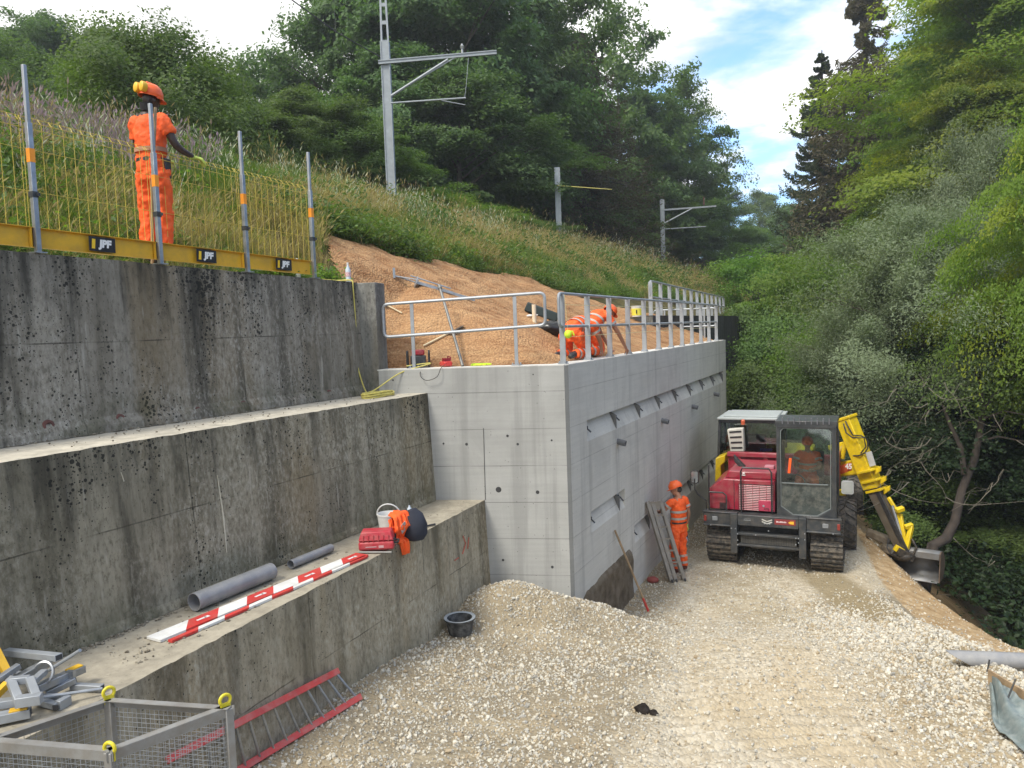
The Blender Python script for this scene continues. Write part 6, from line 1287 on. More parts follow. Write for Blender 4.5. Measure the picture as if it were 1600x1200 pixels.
Yc = B[1]-.14; mb = MB(); a = pp(1037, 328, Yc); mb.bar(a, pp(1119, 322, Yc), .06, .11); mb.build('crossarm', CLW, t, world=True); mb = MB(); mb.tube([pp(1038, 349, Yc), pp(1081, 326, Yc)], .05, 8); mb.build('brace', CLW, t, world=True); mb = MB(); mb.tube([pp(1038, 358, Yc), pp(1103, 354, Yc)], .035, 8); mb.build('registration_arm', CLW, t, world=True)
mb = MB(); c = pp(1100, 315, Yc); mb.lathe([(.04, -.25), (.04, .3)], 8, c); mb.build('insulator', P('porcelain_brown', (.12, .04, .03), .3), t, world=True)
c = pp(1045, 419, 54); mb = MB(); mb.box(*c, .24, .02, .3); mb.build('number_plate', WHITE, t, world=True); mb = MB(); mb.text('1', .2, c+np.array([0, -.012, 0]), (1, 0, 0), UP, .004); mb.build('plate_number', BOARD_BLACK, t, world=True)
a, b = aty(440, -12, 22), aty(600, 92, 24.0); t = thing('overhead_wire', 'thin overhead wire crossing the sky towards the tall mast', 'wire', b); mb = MB(); mb.tube([a, (a+b)/2-UP*.12, b], .02, 5); mb.tube([(a+b)/2-UP*.1, (a+b)/2+UP*.9], .008, 4); mb.build('wire', DARK, t, world=True)
# ------------------------------------------------------------ machines
def loc_prism(mb, poly_xz, y0, y1): return mb.prism([(x, y0, z) for x, z in poly_xz], (0, y1-y0, 0))
def rrect(x0, x1, z0, z1, r=.05, n=4):
    out = []
    for cx, cz, a in ((x1-r, z1-r, 0), (x0+r, z1-r, 90), (x0+r, z0+r, 180), (x1-r, z0+r, 270)):
        for k in range(n+1): q = math.radians(a+90*k/n); out.append((cx+r*math.cos(q), cz+r*math.sin(q)))
    return out
def ring_frame(mb, outer, inner, y0, y1):
    n = len(outer); vs = [(x, y, z) for y in (y0, y1) for pl in (outer, inner) for x, z in pl]; fs = []
    for i in range(n):
        j = (i+1) % n; fs += [(i, j, n+j, n+i), (2*n+j, 2*n+i, 3*n+i, 3*n+j), (j, i, 2*n+i, 2*n+j), (n+i, n+j, 3*n+j, 3*n+i)]
    return mb.add(vs, fs)
TRK = P('track_rubber', (.035, .034, .032), .75, 0, .3, 6., .2, 40, (.24, .20, .15), .85)
WIND = P('cab_lining', (.02, .022, .024), .6)
o_ = atz(1206, 893, 0.0); o_[2] = float(gsite(o_[0], o_[1]))+.0
dm = thing('tracked_dumper', 'dark red tracked dumper with a black cab, seen end-on on the gravel', 'dumper', o_, -math.radians(25))
def track(xc):
    W2 = .30; L0, L1, R_ = .55, 3.35, .43; zc = .46; out = []
    for k in range(15): q = math.radians(90+180*k/14); out.append((L0+R_*math.cos(q), zc+R_*math.sin(q)))
    for k in range(15): q = math.radians(-90+180*k/14); out.append((L1+R_*math.cos(q), zc+R_*math.sin(q)))
    mb = MB(); inner = [((y-1.95)*.955+1.95, (z-zc)*.88+zc) for y, z in out]; n = len(out)
    vs = [(xc+sx*W2, y, z) for sx in (-1, 1) for pl in (out, inner) for y, z in pl]; fs = []
    for i in range(n):
        j = (i+1) % n; fs += [(i, j, n+j, n+i)[::-1], (2*n+j, 2*n+i, 3*n+i, 3*n+j)[::-1], (j, i, 2*n+i, 2*n+j)[::-1], (n+i, n+j, 3*n+j, 3*n+i)[::-1]]
    mb.add(vs, fs)
    P_ = [np.array([0, a, b]) for a, b in out]+[np.array([0, *out[0]])]; cum = [0]
    for a, b in zip(P_[:-1], P_[1:]): cum.append(cum[-1]+np.linalg.norm(b-a))
    m = int(cum[-1]/.105)
    for k in range(m):
        d = cum[-1]*k/m; i = max(j for j in range(len(cum)-1) if cum[j] <= d); u = (d-cum[i])/(cum[i+1]-cum[i]); p = P_[i]*(1-u)+P_[i+1]*u; tn = P_[i+1]-P_[i]; tn /= np.linalg.norm(tn); nr = np.cross(tn, (1, 0, 0)); 
        if np.dot(nr, p-np.array([0, 1.95, zc])) < 0: nr = -nr
        c = p+nr*.012; mb.bar(c-np.array([W2*.99, 0, 0])+np.array([xc, 0, 0]), c+np.array([W2*.99, 0, 0])+np.array([xc, 0, 0]), .045, .055, nr)
    o = mb.build('track', TRK, dm, smooth=0)
    for y in (.55, 1.2, 1.75, 2.3, 2.85, 3.35): w = MB(); w.lathe([(0, 0), (.30 if y in (.55, 3.35) else .2, 0), (.30 if y in (.55, 3.35) else .2, .5), (0, .5)], 20, (xc-.25, y, zc if y in (.55, 3.35) else .28), (1, 0, 0)); w.build('track_roller', DARK, o)
track(-1.03); track(1.03)
mb = MB(); mb.b2(-.72, .72, .35, 4.2, .55, .95); mb.b2(-.45, .45, .25, 3.9, .38, .56); mb.build('chassis', DARK, dm, bev=.02)
# bumper beam
mb = MB(); mb.b2(-1.36, -.80, -.02, .30, .90, 1.16); mb.b2(-.665, .525, -.03, .28, .925, 1.15); mb.b2(.665, 1.30, -.02, .30, .90, 1.16); mb.b2(-1.38, -.665, -.04, .06, 1.155, 1.185); mb.b2(.665, 1.32, -.04, .06, 1.155, 1.185); mb.b2(-1.36, -.8, -.05, .04, .88, .915); mb.b2(.665, 1.3, -.05, .04, .88, .915)
mb.build('bumper', DARK, dm, bev=.012)
for x in (-.735, .595): mb = MB(); mb.prism([(x-.068, -.06, .34), (x-.068, -.06, 1.16), (x-.068, .35, 1.16), (x-.068, .35, .42)], (.136, 0, 0)); mb.build('bumper_plate', DARK, dm, bev=.008)
mb = MB(); mb.b2(-.665, .525, -.045, .1, .73, .775); mb.b2(-.665, .525, -.045, .1, .50, .54); mb.b2(-.62, .48, .06, .2, .53, .74); mb.build('lower_guard', DARK, dm, bev=.006)
GM = P('guard_mesh', (.17, .16, .14), .6, .3, .2, 9.); mb = MB()
for k in range(34): x = -.60+1.06*k/33; mb.b2(x, x+.006, .035, .045, .55, .72)
for k in range(7): z = .56+.024*k; mb.b2(-.61, .47, .03, .036, z, z+.005)
mb.build('radiator_grille', GM, dm, smooth=0)
for x, y, z in [(-.66, -.048, .75), (-.66, -.048, .62), (-.66, -.048, .52), (.47, -.048, .75), (.52, -.048, .75), (.47, -.048, .62), (.52, -.048, .66), (.64, -.065, .86), (.64, -.065, .74), (-.78, -.065, .86), (-.70, -.065, .86), (-.08, -.035, 1.0), (-.13, -.035, 1.0), (-.03, -.035, 1.0), (-.05, -.05, .86), (-1.2, -.055, .895), (1.16, -.055, .895), (-.30, -.05, .755)]:
    mb = MB(); mb.lathe([(0, .012), (.012, .012), (.013, 0)], 8, (x, y, z), (0, -1, 0)); mb.build('bolt_head', GALV_L, dm)
LENS = P('lamp_lens', (.22, .23, .24), .2); REDL = P('red_lens', (.25, .04, .03), .25)
for x in (-1.12, 1.02): mb = MB(); mb.box(x, -.025, 1.035, .11, .02, .09); mb.build('work_light', LENS, dm, bev=.006)
for x in (-1.32, 1.26): mb = MB(); mb.box(x, -.025, 1.03, .055, .02, .12); mb.build('tail_light', REDL, dm, bev=.006)
mb = MB()
for dz in (0, -.045):
    for sx in (-1, 1): mb.bar((-.08, -.034, 1.045+dz), (-.08+sx*.10, -.034, 1.085+dz), .004, .024, (0, 0, 1))
mb.build('chevron_emblem', P('chrome_mark', (.62, .62, .58), .3, .4), dm)
mb = MB(); mb.box(.265, -.034, 1.055, .40, .006, .115); pl = mb.build('name_plate', P('plate_red', (.23, .035, .035), .5), dm)
mb = MB(); r_ = random.Random(2)
x = .10
while x < .28: w_ = r_.uniform(.008, .018); mb.box(x+w_/2, -.039, 1.052+(.004 if w_ > .014 else 0), w_, .002, .020+(.01 if w_ > .014 else 0)); x += w_+.004
mb.build('blurred_lettering', P('plate_print', (.7, .55, .55), .5), pl)
mb = MB(); mb.prism([(.325, -.039, 1.05), (.365, -.039, 1.078), (.435, -.039, 1.082), (.435, -.039, 1.022), (.365, -.039, 1.026)], (0, -.003, 0)); mb.build('yellow_arrow', P('arrow_yellow', (.75, .42, .03), .5), pl)
mb = MB(); x = -.53
while x < -.40: mb.box(x, -.034, 1.045, .008, .003, .018); mb.box(x+.004, -.034, 1.075, .006, .003, .008); x += .014
mb.build('small_print', P('grey_print', (.3, .32, .33), .5), dm)
# engine hood
mb = MB(); loc_prism(mb, [(-1.27, 1.18), (-1.27, 1.62), (-.98, 1.83), (.055, 1.83), (.055, 1.18)], .22, 1.95); hood = mb.build('engine_hood', MAROON, dm, bev=.02)
mb = MB(); loc_prism(mb, [(-.96, 1.832), (-.89, 1.975), (.055, 1.975), (.055, 1.832)], .35, 1.85); mb.build('hood_step', MAROON, dm, bev=.015)
mb = MB(); mb.b2(-.765, -.755, .212, .225, 1.2, 1.82); mb.b2(-.74, -.735, .35, .36, 1.0, 1.0); mb.build('panel_gap', BLACK, hood)
mb = MB()
for k in range(15): z = 1.20+.036*k; mb.prism([(-.66, .22, z), (-.66, .205, z+.004), (-.66, .214, z+.02)], (.68, 0, 0))
mb.build('hood_louvres', MAROON, hood, smooth=0)
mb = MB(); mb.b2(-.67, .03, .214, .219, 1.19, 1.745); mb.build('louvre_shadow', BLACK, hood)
mb = MB()
for k in range(6): mb.b2(-.66+.136*k, -.655+.136*k, .203, .212, 1.2, 1.74)
mb.build('louvre_bars', MAROON, hood)
mb = MB()
for k in range(6): mb.b2(-1.06, -.92, .205, .222, 1.19+.024*k, 1.202+.024*k)
mb.build('small_vent', BLACK, hood)
mb = MB(); mb.b2(-.27, -.02, .19, .21, 1.20, 1.42); mb.b2(.015, .05, .19, .21, 1.2, 1.42); mb.build('hatch', P('hatch_pink', (.42, .045, .09), .35), hood, bev=.008)
mb = MB(); mb.lathe([(0, .008), (.022, .008), (.022, 0)], 12, (-.17, .19, 1.31), (0, -1, 0)); mb.build('hatch_lock', GALV_L, hood)
mb = MB(); mb.tube([(-.15, .18, 1.24), (-.15, .165, 1.27), (-.07, .165, 1.27), (-.07, .18, 1.23)], .006, 5); mb.build('hatch_handle', BLACK, hood)
mb = MB(); mb.box(-.58, .34, 1.945, .05, .01, .03); mb.box(-.58, .335, 1.905, .07, .01, .02); mb.build('hood_badge', WHITE, hood)
mb = MB(); mb.b2(-.21, -.02, .75, .95, 1.977, 2.04); mb.build('filter_cap', P('pinkish_plastic', (.5, .2, .24), .5), hood, bev=.01)
mb = MB(); mb.tube([(-.80, 1.1, 1.7), (-.80, 1.1, 2.0), (-.82, .98, 2.10)], .0, 6) if False else None
mb = MB(); mb.prism([(-.88, .95, 2.22), (-.80, .95, 2.14), (-.55, .90, 1.90), (-.66, .90, 1.90), (-.86, .95, 2.06)], (0, .14, 0)); mb.tube([(-.6, 1.0, 1.7), (-.6, 1.0, 1.93)], .06, 12); mb.build('exhaust', BLACK, dm, bev=.015)
# tipping body behind
mb = MB(); mb.b2(-1.15, 1.15, 2.10, 2.16, 1.15, 2.06); mb.b2(-1.18, -1.12, 2.1, 4.6, 1.15, 1.95); mb.b2(1.12, 1.18, 2.1, 4.6, 1.15, 1.95); mb.b2(-1.15, 1.15, 2.16, 4.6, 1.10, 1.18); mb.build('tipping_body', MAROON, dm, bev=.01)
for x in (-.98, -.38, .25, .9): mb = MB(); mb.b2(x, x+.09, 2.04, 2.10, 1.2, 2.0); mb.build('body_rib', MAROON, dm, bev=.008)
mb = MB(); mb.b2(-1.19, 1.19, 2.02, 2.18, 1.995, 2.10); mb.build('body_rim', MAROON, dm, bev=.012)
# handrails
for nm, pts in (('handrail', [(-.605, .12, 1.1), (-.605, .12, 2.02), (-.57, .12, 2.10), (-.05, .12, 2.10), (0.0, .12, 2.02), (0.0, .12, 1.2)]), ('handrail', [(-1.25, .1, 1.56), (-.97, .1, 1.56), (-.90, .1, 1.50), (-.90, .1, 1.18)]), ('handrail', [(-1.255, .1, 1.15), (-1.255, .1, 2.13)])):
    mb = MB(); mb.tube(pts, .018, 8); mb.build(nm, BLACK, dm)
mb = MB(); mb.tube([(-1.31, .08, 1.15), (-1.31, .06, 1.38), (-1.48, .02, 1.52), (-1.53, 0, 1.62), (-1.53, 0, 1.85)], .014, 8); mb.build('mirror_arm', BLACK, dm)
mb = MB(); mb.tube([(1.25, .25, 1.25), (1.36, .1, 1.42), (1.40, .06, 1.60), (1.40, .05, 1.8)], .012, 8); mb.tube([(1.28, .2, 1.40), (1.42, .1, 1.46)], .01, 6); mb.build('mirror_arm', BLACK, dm)
MIR = P('mirror_housing', (.30, .31, .31), .4)
for x, z, w_, h_ in ((-1.53, 1.88, .165, .27), (1.42, 1.82, .22, .26)):
    mb = MB(); mb.prism([(a, .0, b) for a, b in rrect(x-w_/2, x+w_/2, z-h_/2, z+h_/2, .04)], (0, .05, 0)); m_ = mb.build('mirror', MIR if x > 0 else BLACK, dm)
    mb = MB(); mb.prism([(a, -.004, b) for a, b in rrect(x-w_/2+.015, x+w_/2-.015, z-h_/2+.015, z+h_/2-.015, .035)], (0, .003, 0)); mb.build('mirror_glass', P('mirror_face', (.45, .48, .48), .15, .6), m_)
# cab
x0, x1, z0, z1, y0, y1 = .10, 1.22, 1.12, 3.04, .12, 1.18
CABP = P('cab_dark', (.030, .034, .038), .4, 0, .15, 3., 0, 50, (.15, .14, .12), .25, coat=.2)
out = [(x0, z0), (x1, z0), (x1, z1), (x0, z1)]
def densify(poly, n=8): return [tuple(np.array(poly[i])*(1-k/n)+np.array(poly[(i+1) % 4])*k/n) for i in range(4) for k in range(n)]
inn = [(x0+.28, z0+.06), (x1-.34, z0+.06), (x1-.09, z0+.22), (x1-.085, z1-.15), (x1-.14, z1-.095), (x0+.115, z1-.095), (x0+.06, z1-.15), (x0+.06, z0+.22)]
oo = [(x0+.26, z0), (x1-.30, z0), (x1, z0), (x1, z1-.22), (x1, z1), (x0, z1), (x0, z1-.22), (x0, z0)]
mb = MB(); ring_frame(mb, oo, inn, y0, y0+.09); mb.b2(x0-.03, x1+.02, y0+.02, y0+.10, z1-.06, z1+.03); cab = mb.build('cab', CABP, dm, bev=.01)
mb = MB()
for x in (x0+.03, x1-.03): mb.b2(x-.035, x+.035, y1-.08, y1, z0, z1); mb.b2(x-.035, x+.035, y0+.08, y1, z1-.10, z1); mb.b2(x-.035, x+.035, y0+.08, y1, z0, z0+.32)
mb.b2(x0, x1, y1-.06, y1, z1-.12, z1); mb.b2(x0, x1, y1-.06, y1, z0, z0+.7); mb.b2(x0, x1, y0+.05, y1, z0-.02, z0+.03); mb.b2(x0-.02, x1+.02, y0-.0, y1+.02, z1-.02, z1+.05); mb.build('cab_shell', CABP, cab, bev=.008)
mb = MB(); tl = lambda x, z: (x, y0+.025+.09*(z-z0)/(z1-z0), z); zs_ = 1.83; mb.prism([tl(x, z) for x, z in [(inn[7][0], zs_), (inn[3][0], zs_)]+inn[3:7]], (0, .006, 0)); mb.build('windscreen', GLASS, cab, smooth=0); mb = MB(); mb.prism([tl(x, z) for x, z in inn[0:3]+[(inn[3][0], zs_-.002), (inn[7][0], zs_-.002), inn[7]]], (0, .006, 0)); mb.build('lower_window', DUSTGL, cab, smooth=0)
mb = MB(); ring_frame(mb, [(x+(.012 if x < .7 else -.012), z) for x, z in inn], [(x+(.026 if x < .7 else -.026), z+(.014 if z < 2 else -.014)) for x, z in inn], y0+.015, y0+.029); mb.b2(x0+.10, x1-.16, y0+.012, y0+.028, 1.815, 1.835); mb.build('windscreen_seal', P('seal_grey', (.16, .18, .18), .4), cab, smooth=0)
for nm, a, b in (('side_window', x0+.02, x0+.026), ('side_window', x1-.026, x1-.02)): mb = MB(); mb.b2(a, b, y0+.10, y1-.08, z0+.3, z1-.1); mb.build(nm, GLASS, cab, smooth=0)
mb = MB(); mb.b2(x0+.06, x1-.06, y1-.035, y1-.03, z0+.7, z1-.12); mb.build('rear_window', GLASS, cab, smooth=0)
for k in range(9): x = x0+.12+k*.109; mb = MB(); mb.b2(x-.008, x+.008, y0-.02, y0+.06, z1-.01, z1+.11); mb.build('roof_guard_bar', P('guard_bar', (.18, .18, .2), .4, .3), cab)
mb = MB(); mb.b2(x0+.02, x1-.02, y0-.012, y0+.02, z1-.09, z1-.07); mb.build('wiper_rail', BLACK, cab)
mb = MB(); mb.tube([(x1+.03, y0+.1, 1.2), (x1+.04, y0+.1, 2.9), (x1+.0, y0+.1, 2.98)], .014, 6); mb.build('grab_handle', BLACK, cab)
mb = MB(); mb.b2(.45, .95, 1.02, 1.12, 1.65, 2.35); mb.b2(.45, .95, .62, 1.08, 1.52, 1.66); mb.b2(.62, .8, .75, 1.0, 1.12, 1.54); mb.build('driver_seat', P('seat_grey', (.06, .06, .065), .8), dm, bev=.04)
mb = MB(); mb.tube([(.45+.17*math.cos(q), .42+.05*math.sin(q), 1.78+.16*math.sin(q)) for q in np.linspace(0, 6.2832, 20)[:-1]], .014, 6, closed=True); mb.tube([(.6, .45, 1.2), (.5, .43, 1.75)], .03, 8); mb.build('steering_wheel', BLACK, dm)
mb = MB(); mb.bar((.33, .2, 2.02), (.36, .2, 2.32), .04, .05); mb.build('orange_flag', HIVIS, cab)
DRV = dm
# ------------------------------------------------------------ yellow digger behind
ex = thing('wheeled_digger', 'yellow walking digger behind the dumper, white-roofed cab and arm reaching over the edge', 'excavator', (6.15, 19.0, 0), -math.radians(25))
exM = Matrix.Translation((6.15, 19.0, 0)) @ Matrix.Rotation(-math.radians(25), 4, 'Z'); exI = exM.inverted()
def EL(px, py, Y): return np.array(exI @ Vector(aty(px, py, Y)))
# local frame x right, y away
def wheel(x, y, z, R_=.58, W_=.46, name='wheel'):
    mb = MB(); prof = [(R_*.5, -W_/2+.02), (R_*.8, -W_/2), (R_*.94, -W_/2+.03), (R_*.96, -W_*.3), (R_*.965, 0), (R_*.96, W_*.3), (R_*.94, W_/2-.03), (R_*.8, W_/2), (R_*.5, W_/2-.02)]
    mb.lathe(prof, 40, (x, y, z), (1, 0, 0))
    for k in range(20):
        for sx in (-1, 1):
            a = 2*math.pi*(k+(.5 if sx > 0 else 0))/20; b = a+.24; p = lambda an, xx, rr: np.array([x+xx, y+math.cos(an)*rr, z+math.sin(an)*rr])
            q = [p(a, sx*.01, R_*.95), p(a+.07, sx*.01, R_*.95), p(b+.07, sx*W_*.5, R_*.90), p(b, sx*W_*.5, R_*.90)]; q2 = [p(a, sx*.01, R_*1.02), p(a+.07, sx*.01, R_*1.02), p(b+.07, sx*W_*.5, R_*.99), p(b, sx*W_*.5, R_*.99)]
            mb.add(q+q2, [(0, 1, 2, 3), (7, 6, 5, 4), (0, 4, 5, 1), (1, 5, 6, 2), (2, 6, 7, 3), (3, 7, 4, 0)])
    t = mb.build(name, RUBBER, ex, smooth=30); mb = MB(); mb.lathe([(0, -.12), (R_*.3, -.14), (R_*.5, -.2), (R_*.52, -.2), (R_*.52, .2), (R_*.3, .14), (0, .12)], 24, (x, y, z), (1, 0, 0)); mb.build('rim', YELM, t)
wp = EL(1321, 820, 16.95); wheel(wp[0], wp[1], wp[2]); wheel(wp[0]-2.2, wp[1], wp[2]); wheel(wp[0]+.15, wp[1]+3.1, .5, .5, .4); wheel(wp[0]-2.4, wp[1]+3.1, .5, .5, .4)
mb = MB(); mb.bar((wp[0]-.3, wp[1], wp[2]), (wp[0]-.6, 0, .75), .22, .26); mb.bar((wp[0]-1.9, wp[1], wp[2]), (wp[0]-1.5, 0, .75), .22, .26); mb.bar((wp[0]-.1, wp[1]+3.1, .5), (wp[0]-.6, .3, .75), .22, .26); mb.bar((wp[0]-2.2, wp[1]+3.1, .5), (wp[0]-1.5, .3, .75), .22, .26); mb.lathe([(.0, .6), (.5, .6), (.5, 1.0), (0, 1.0)], 24, (wp[0]-1.0, .15, 0)); mb.build('undercarriage', YELM, ex, bev=.02)
lx = EL(1119, 700, 18.4)[0]
mb = MB(); mb.b2(lx+.02, lx+2.0, -.9, 1.2, 1.0, 1.42); mb.b2(lx+1.3, lx+2.1, -.9, 1.3, 1.42, 1.9); mb.build('upper_body', YELM, ex, bev=.06)
mb = MB(); q = [EL(1118, 716, 18.0), EL(1133, 711, 18.0), EL(1133, 722, 18.0), EL(1126, 728, 18.0), EL(1128, 752, 18.0), EL(1117, 755, 18.0)]; mb.prism(q, (0, .5, 0)); mb.build('fender', YELM, ex, bev=.02)
# digger cab
cx0, cx1, cy0, cy1, cz0, cz1 = lx, lx+1.45, -.95, .45, 1.4, 2.76
mb = MB(); pr = lambda x: x
for (xa, ya), (xb, yb) in (((cx0, cy0+.02), (cx0+.07, cy0+.02)), ((cx1, cy0+.02), (cx1, cy0+.02)), ((cx0, cy1), (cx0+.07, cy1)), ((cx1, cy1), (cx1, cy1)), ((cx0, -.1), (cx0+.07, -.1))): mb.bar((xa, ya, cz0-.3), (xb, yb, cz1), .07, .06)
mb.bar((cx0+.07, cy0, cz1-.04), (cx1, cy0, cz1-.04), .07, .08); mb.bar((cx0+.07, cy1, cz1-.04), (cx1, cy1, cz1-.04), .07, .08); mb.bar((cx0+.07, cy0, cz1-.04), (cx0+.07, cy1, cz1-.04), .07, .08); mb.bar((cx1, cy0, cz1-.04), (cx1, cy1, cz1-.04), .07, .08); mb.b2(cx0, cx1, cy0, cy1, cz0-.35, cz0-.1)
ecab = mb.build('cab', CABP, ex, bev=.01)
mb = MB(); mb.prism([(cx0+.03, cy0-.12, cz1), (cx1+.05, cy0-.12, cz1), (cx1+.05, cy1+.1, cz1), (cx0+.03, cy1+.1, cz1)], (0, 0, .055)); mb.prism([(cx0+.15, cy0+.05, cz1+.055), (cx1-.05, cy0+.05, cz1+.055), (cx1-.05, cy1-.05, cz1+.055), (cx0+.15, cy1-.05, cz1+.055)], (0, 0, .03)); mb.build('roof', P('roof_white', (.36, .39, .38), .45, 0, .06, 3.), ecab, bev=.02)
mb = MB(); mb.b2(cx0+.1, cx1-.05, cy0+.03, cy0+.036, cz0-.1, cz1-.08); mb.build('rear_window', GLASS, ecab, smooth=0)
mb = MB(); mb.b2(cx0+.10, cx1-.05, cy1-.036, cy1-.03, cz0-.1, cz1-.08); mb.build('windscreen', GLASS, ecab, smooth=0)
for x in (cx0+.05, cx1-.01): mb = MB(); mb.b2(x, x+.006, cy0+.05, cy1-.05, cz0-.1, cz1-.08); mb.build('side_window', GLASS, ecab, smooth=0)
mb = MB(); mb.b2(cx0+.55, cx0+1.05, -.2, -.02, 1.4, 2.3); mb.b2(cx0+.5, cx0+1.1, -.2, .4, 1.35, 1.5); mb.build('seat', WIND, ex, bev=.04)
mb = MB(); c = EL(1161, 660, 18.05); mb.lathe([(0, -.05), (.045, -.05), (.05, .04), (.03, .07), (0, .07)], 16, c); mb.build('beacon', P('beacon_orange', (.5, .1, .04), .3), ecab)
VENT = P('vent_plastic', (.55, .54, .46), .5, 0, .1, 6.)
q = [EL(1136, 671, 17.9), EL(1161, 669, 17.9), EL(1163, 706, 17.9), EL(1141, 706, 17.9)]; mb = MB(); mb.prism(q, (0, .22, 0)); vt = mb.build('air_unit', VENT, ex, bev=.02)
for k in range(4): a, b = q[0]*(1-(.13+.23*k))+q[3]*(.13+.23*k), q[1]*(1-(.13+.23*k))+q[2]*(.13+.23*k); d = b-a; mb = MB(); mb.bar(a+d*.12+(0, -.006, 0), b-d*.12+(0, -.006, 0), .01, .04, (0, 0, 1)); mb.build('air_slot', BLACK, vt, bev=.003)
mb = MB(); a = EL(1188, 703, 18.2); b = EL(1206, 703, 18.2); mb.bar(a, b, .06, .06); mb.build('blue_box', P('blue_box', (.05, .08, .3), .5), ecab)
# arm
Yt, Ym, Yb = 18.0, 17.6, 17.0
T_, M_, B_ = EL(1321, 652, Yt), EL(1365, 762, Ym), EL(1414, 862, Yb)
sdv = np.array([.86, -.5, 0]); 
def lbar(a, b, w_, h_, side): m = MB(); m.bar(a, b, w_, h_, side); return m
d1 = along(T_, M_)
mb = lbar(T_, M_, .32, .36, sdv); mb.bar(T_-d1*.02, T_+d1*.05, .36, .42, sdv); arm = mb.build('dipper_arm', YELM, ex, bev=.015)
elb = T_*.45+M_*.55
mb = MB(); A_ = EL(1300, 735, 18.6); C_ = EL(1350, 728, 17.85); mb.bar(A_, C_, .26, .36, (0, 0, 1)); mb.bar(EL(1296, 700, 18.6), EL(1337, 690, 18.0), .14, .14, (0, 0, 1)); boom = mb.build('boom', YELM, ex, bev=.03)
mb = MB(); mb.prism([EL(1312, 728, 17.95), EL(1330, 722, 17.7), EL(1331, 735, 17.7), EL(1313, 741, 17.95)], (0, -.01, 0)); mb.build('orange_decal', P('decal_orange', (.5, .1, .03), .5), boom)
mb = MB(); mb.text('45', .17, EL(1326, 729, 17.65), (.86, -.5, .1), UP, .004, .006); mb.build('decal_number', WHITE, boom)
mb = MB(); a, b = EL(1316, 716, 18.1), EL(1328, 662, 17.9); mb.tube([a, a*.5+b*.5], .055, 12); mb.tube([a*.5+b*.5, b], .03, 10); mb.build('hydraulic_cylinder', YELM, ex)
mb = MB(); mb.tube([EL(1313, 703, 18.2), EL(1332, 693, 18.0)], .075, 12); mb.build('knuckle_pin', P('dirty_yellow', (.4, .28, .05), .5), ex)
for pts in ([(1321, 658, 17.8), (1326, 668, 17.7), (1333, 680, 17.65), (1346, 681, 17.6), (1355, 686, 17.6), (1356, 700, 17.6), (1350, 710, 17.6)], [(1318, 662, 17.8), (1322, 676, 17.7), (1332, 684, 17.6), (1350, 684, 17.5), (1353, 698, 17.5), (1345, 708, 17.6)], [(1332, 712, 17.8), (1342, 712, 17.6), (1352, 707, 17.5)]):
    mb = MB(); mb.tube([EL(*q) for q in pts], .016, 7); mb.build('hydraulic_hose', BLACK, ex)
mb = MB(); mb.bar(EL(1357, 706, 17.5), EL(1364, 728, 17.4), .03, .14, sdv); mb.build('guard_plate', P('plate_grey', (.42, .42, .40), .5), arm)
# clamps of the telescopic arm
for (px, py) in ((1362, 735), (1370, 750), (1376, 765)):
    c = EL(px-6, py, 17.55); mb = MB(); mb.bar(c-d1*.03, c+d1*.03, .34, .40, sdv); mb.prism([c+sdv*.14+UP*.03, c+sdv*.30+UP*.14, c+sdv*.30+UP*.02, c+sdv*.16-UP*.10], np.array([.03, .06, 0])); mb.build('arm_collar', YELM, arm, bev=.012)
d2 = along(M_, B_); mb = lbar(M_-d2*.05, B_, .22, .27, sdv); mb.build('telescopic_arm', P('dusty_brown_steel', (.11, .09, .065), .6, .2, .2, 5.), arm, bev=.01)
mb = lbar(M_+sdv*.07-np.array([0, .12, 0]), B_+sdv*.05-np.array([0, .12, 0]), .05, .11, sdv); mb.build('energy_chain', BLACK, arm, bev=.01)
a, b, c = EL(1388, 777, 17.4), EL(1404, 803, 17.2), EL(1422, 862, 17.0); mb = MB(); mb.bar(a, b, .06, .08, sdv); mb.bar(b, EL(1412, 850, 17.0), .08, .16, sdv); mb.bar(EL(1424, 822, 17.0), EL(1414, 868, 16.9), .10, .10, sdv); mb.bar(EL(1400, 798, 17.1), EL(1412, 794, 17.1), .1, .12, sdv); mb.bar(EL(1414, 824, 17.0), EL(1426, 820, 17.0), .1, .1, sdv); mb.build('bucket_link', YELM, ex, bev=.015)
mb = MB(); mb.tube([EL(1394, 790, 17.2), EL(1408, 836, 17.05)], .035, 10); mb.build('bucket_cylinder', GALV, ex)
mb = MB(); c = EL(1412, 868, 16.95); mb.ball(c, .24, .2, .13, 14); mb.bar(EL(1402, 860, 16.9), EL(1426, 872, 16.85), .2, .16, UP); mb.tube([EL(1425, 842, 16.9), EL(1432, 856, 16.8), EL(1424, 872, 16.8)], .03, 7); mb.build('tilt_rotator', P('greasy_black', (.03, .028, .025), .5, .2, .3, 8., 0, 50, (.16, .12, .08), .5), ex, bev=.01)
mb = MB(); mb.bar(EL(1398, 855, 16.95), EL(1420, 868, 16.9), .1, .14, UP); mb.build('yellow_bracket', YELM, ex, bev=.01)
mb = MB(); mb.tube([EL(1388, 842, 17.0), EL(1386, 856, 16.9), EL(1392, 866, 16.8), EL(1400, 868, 16.8)], .014, 6); mb.build('hydraulic_hose', BLACK, ex)
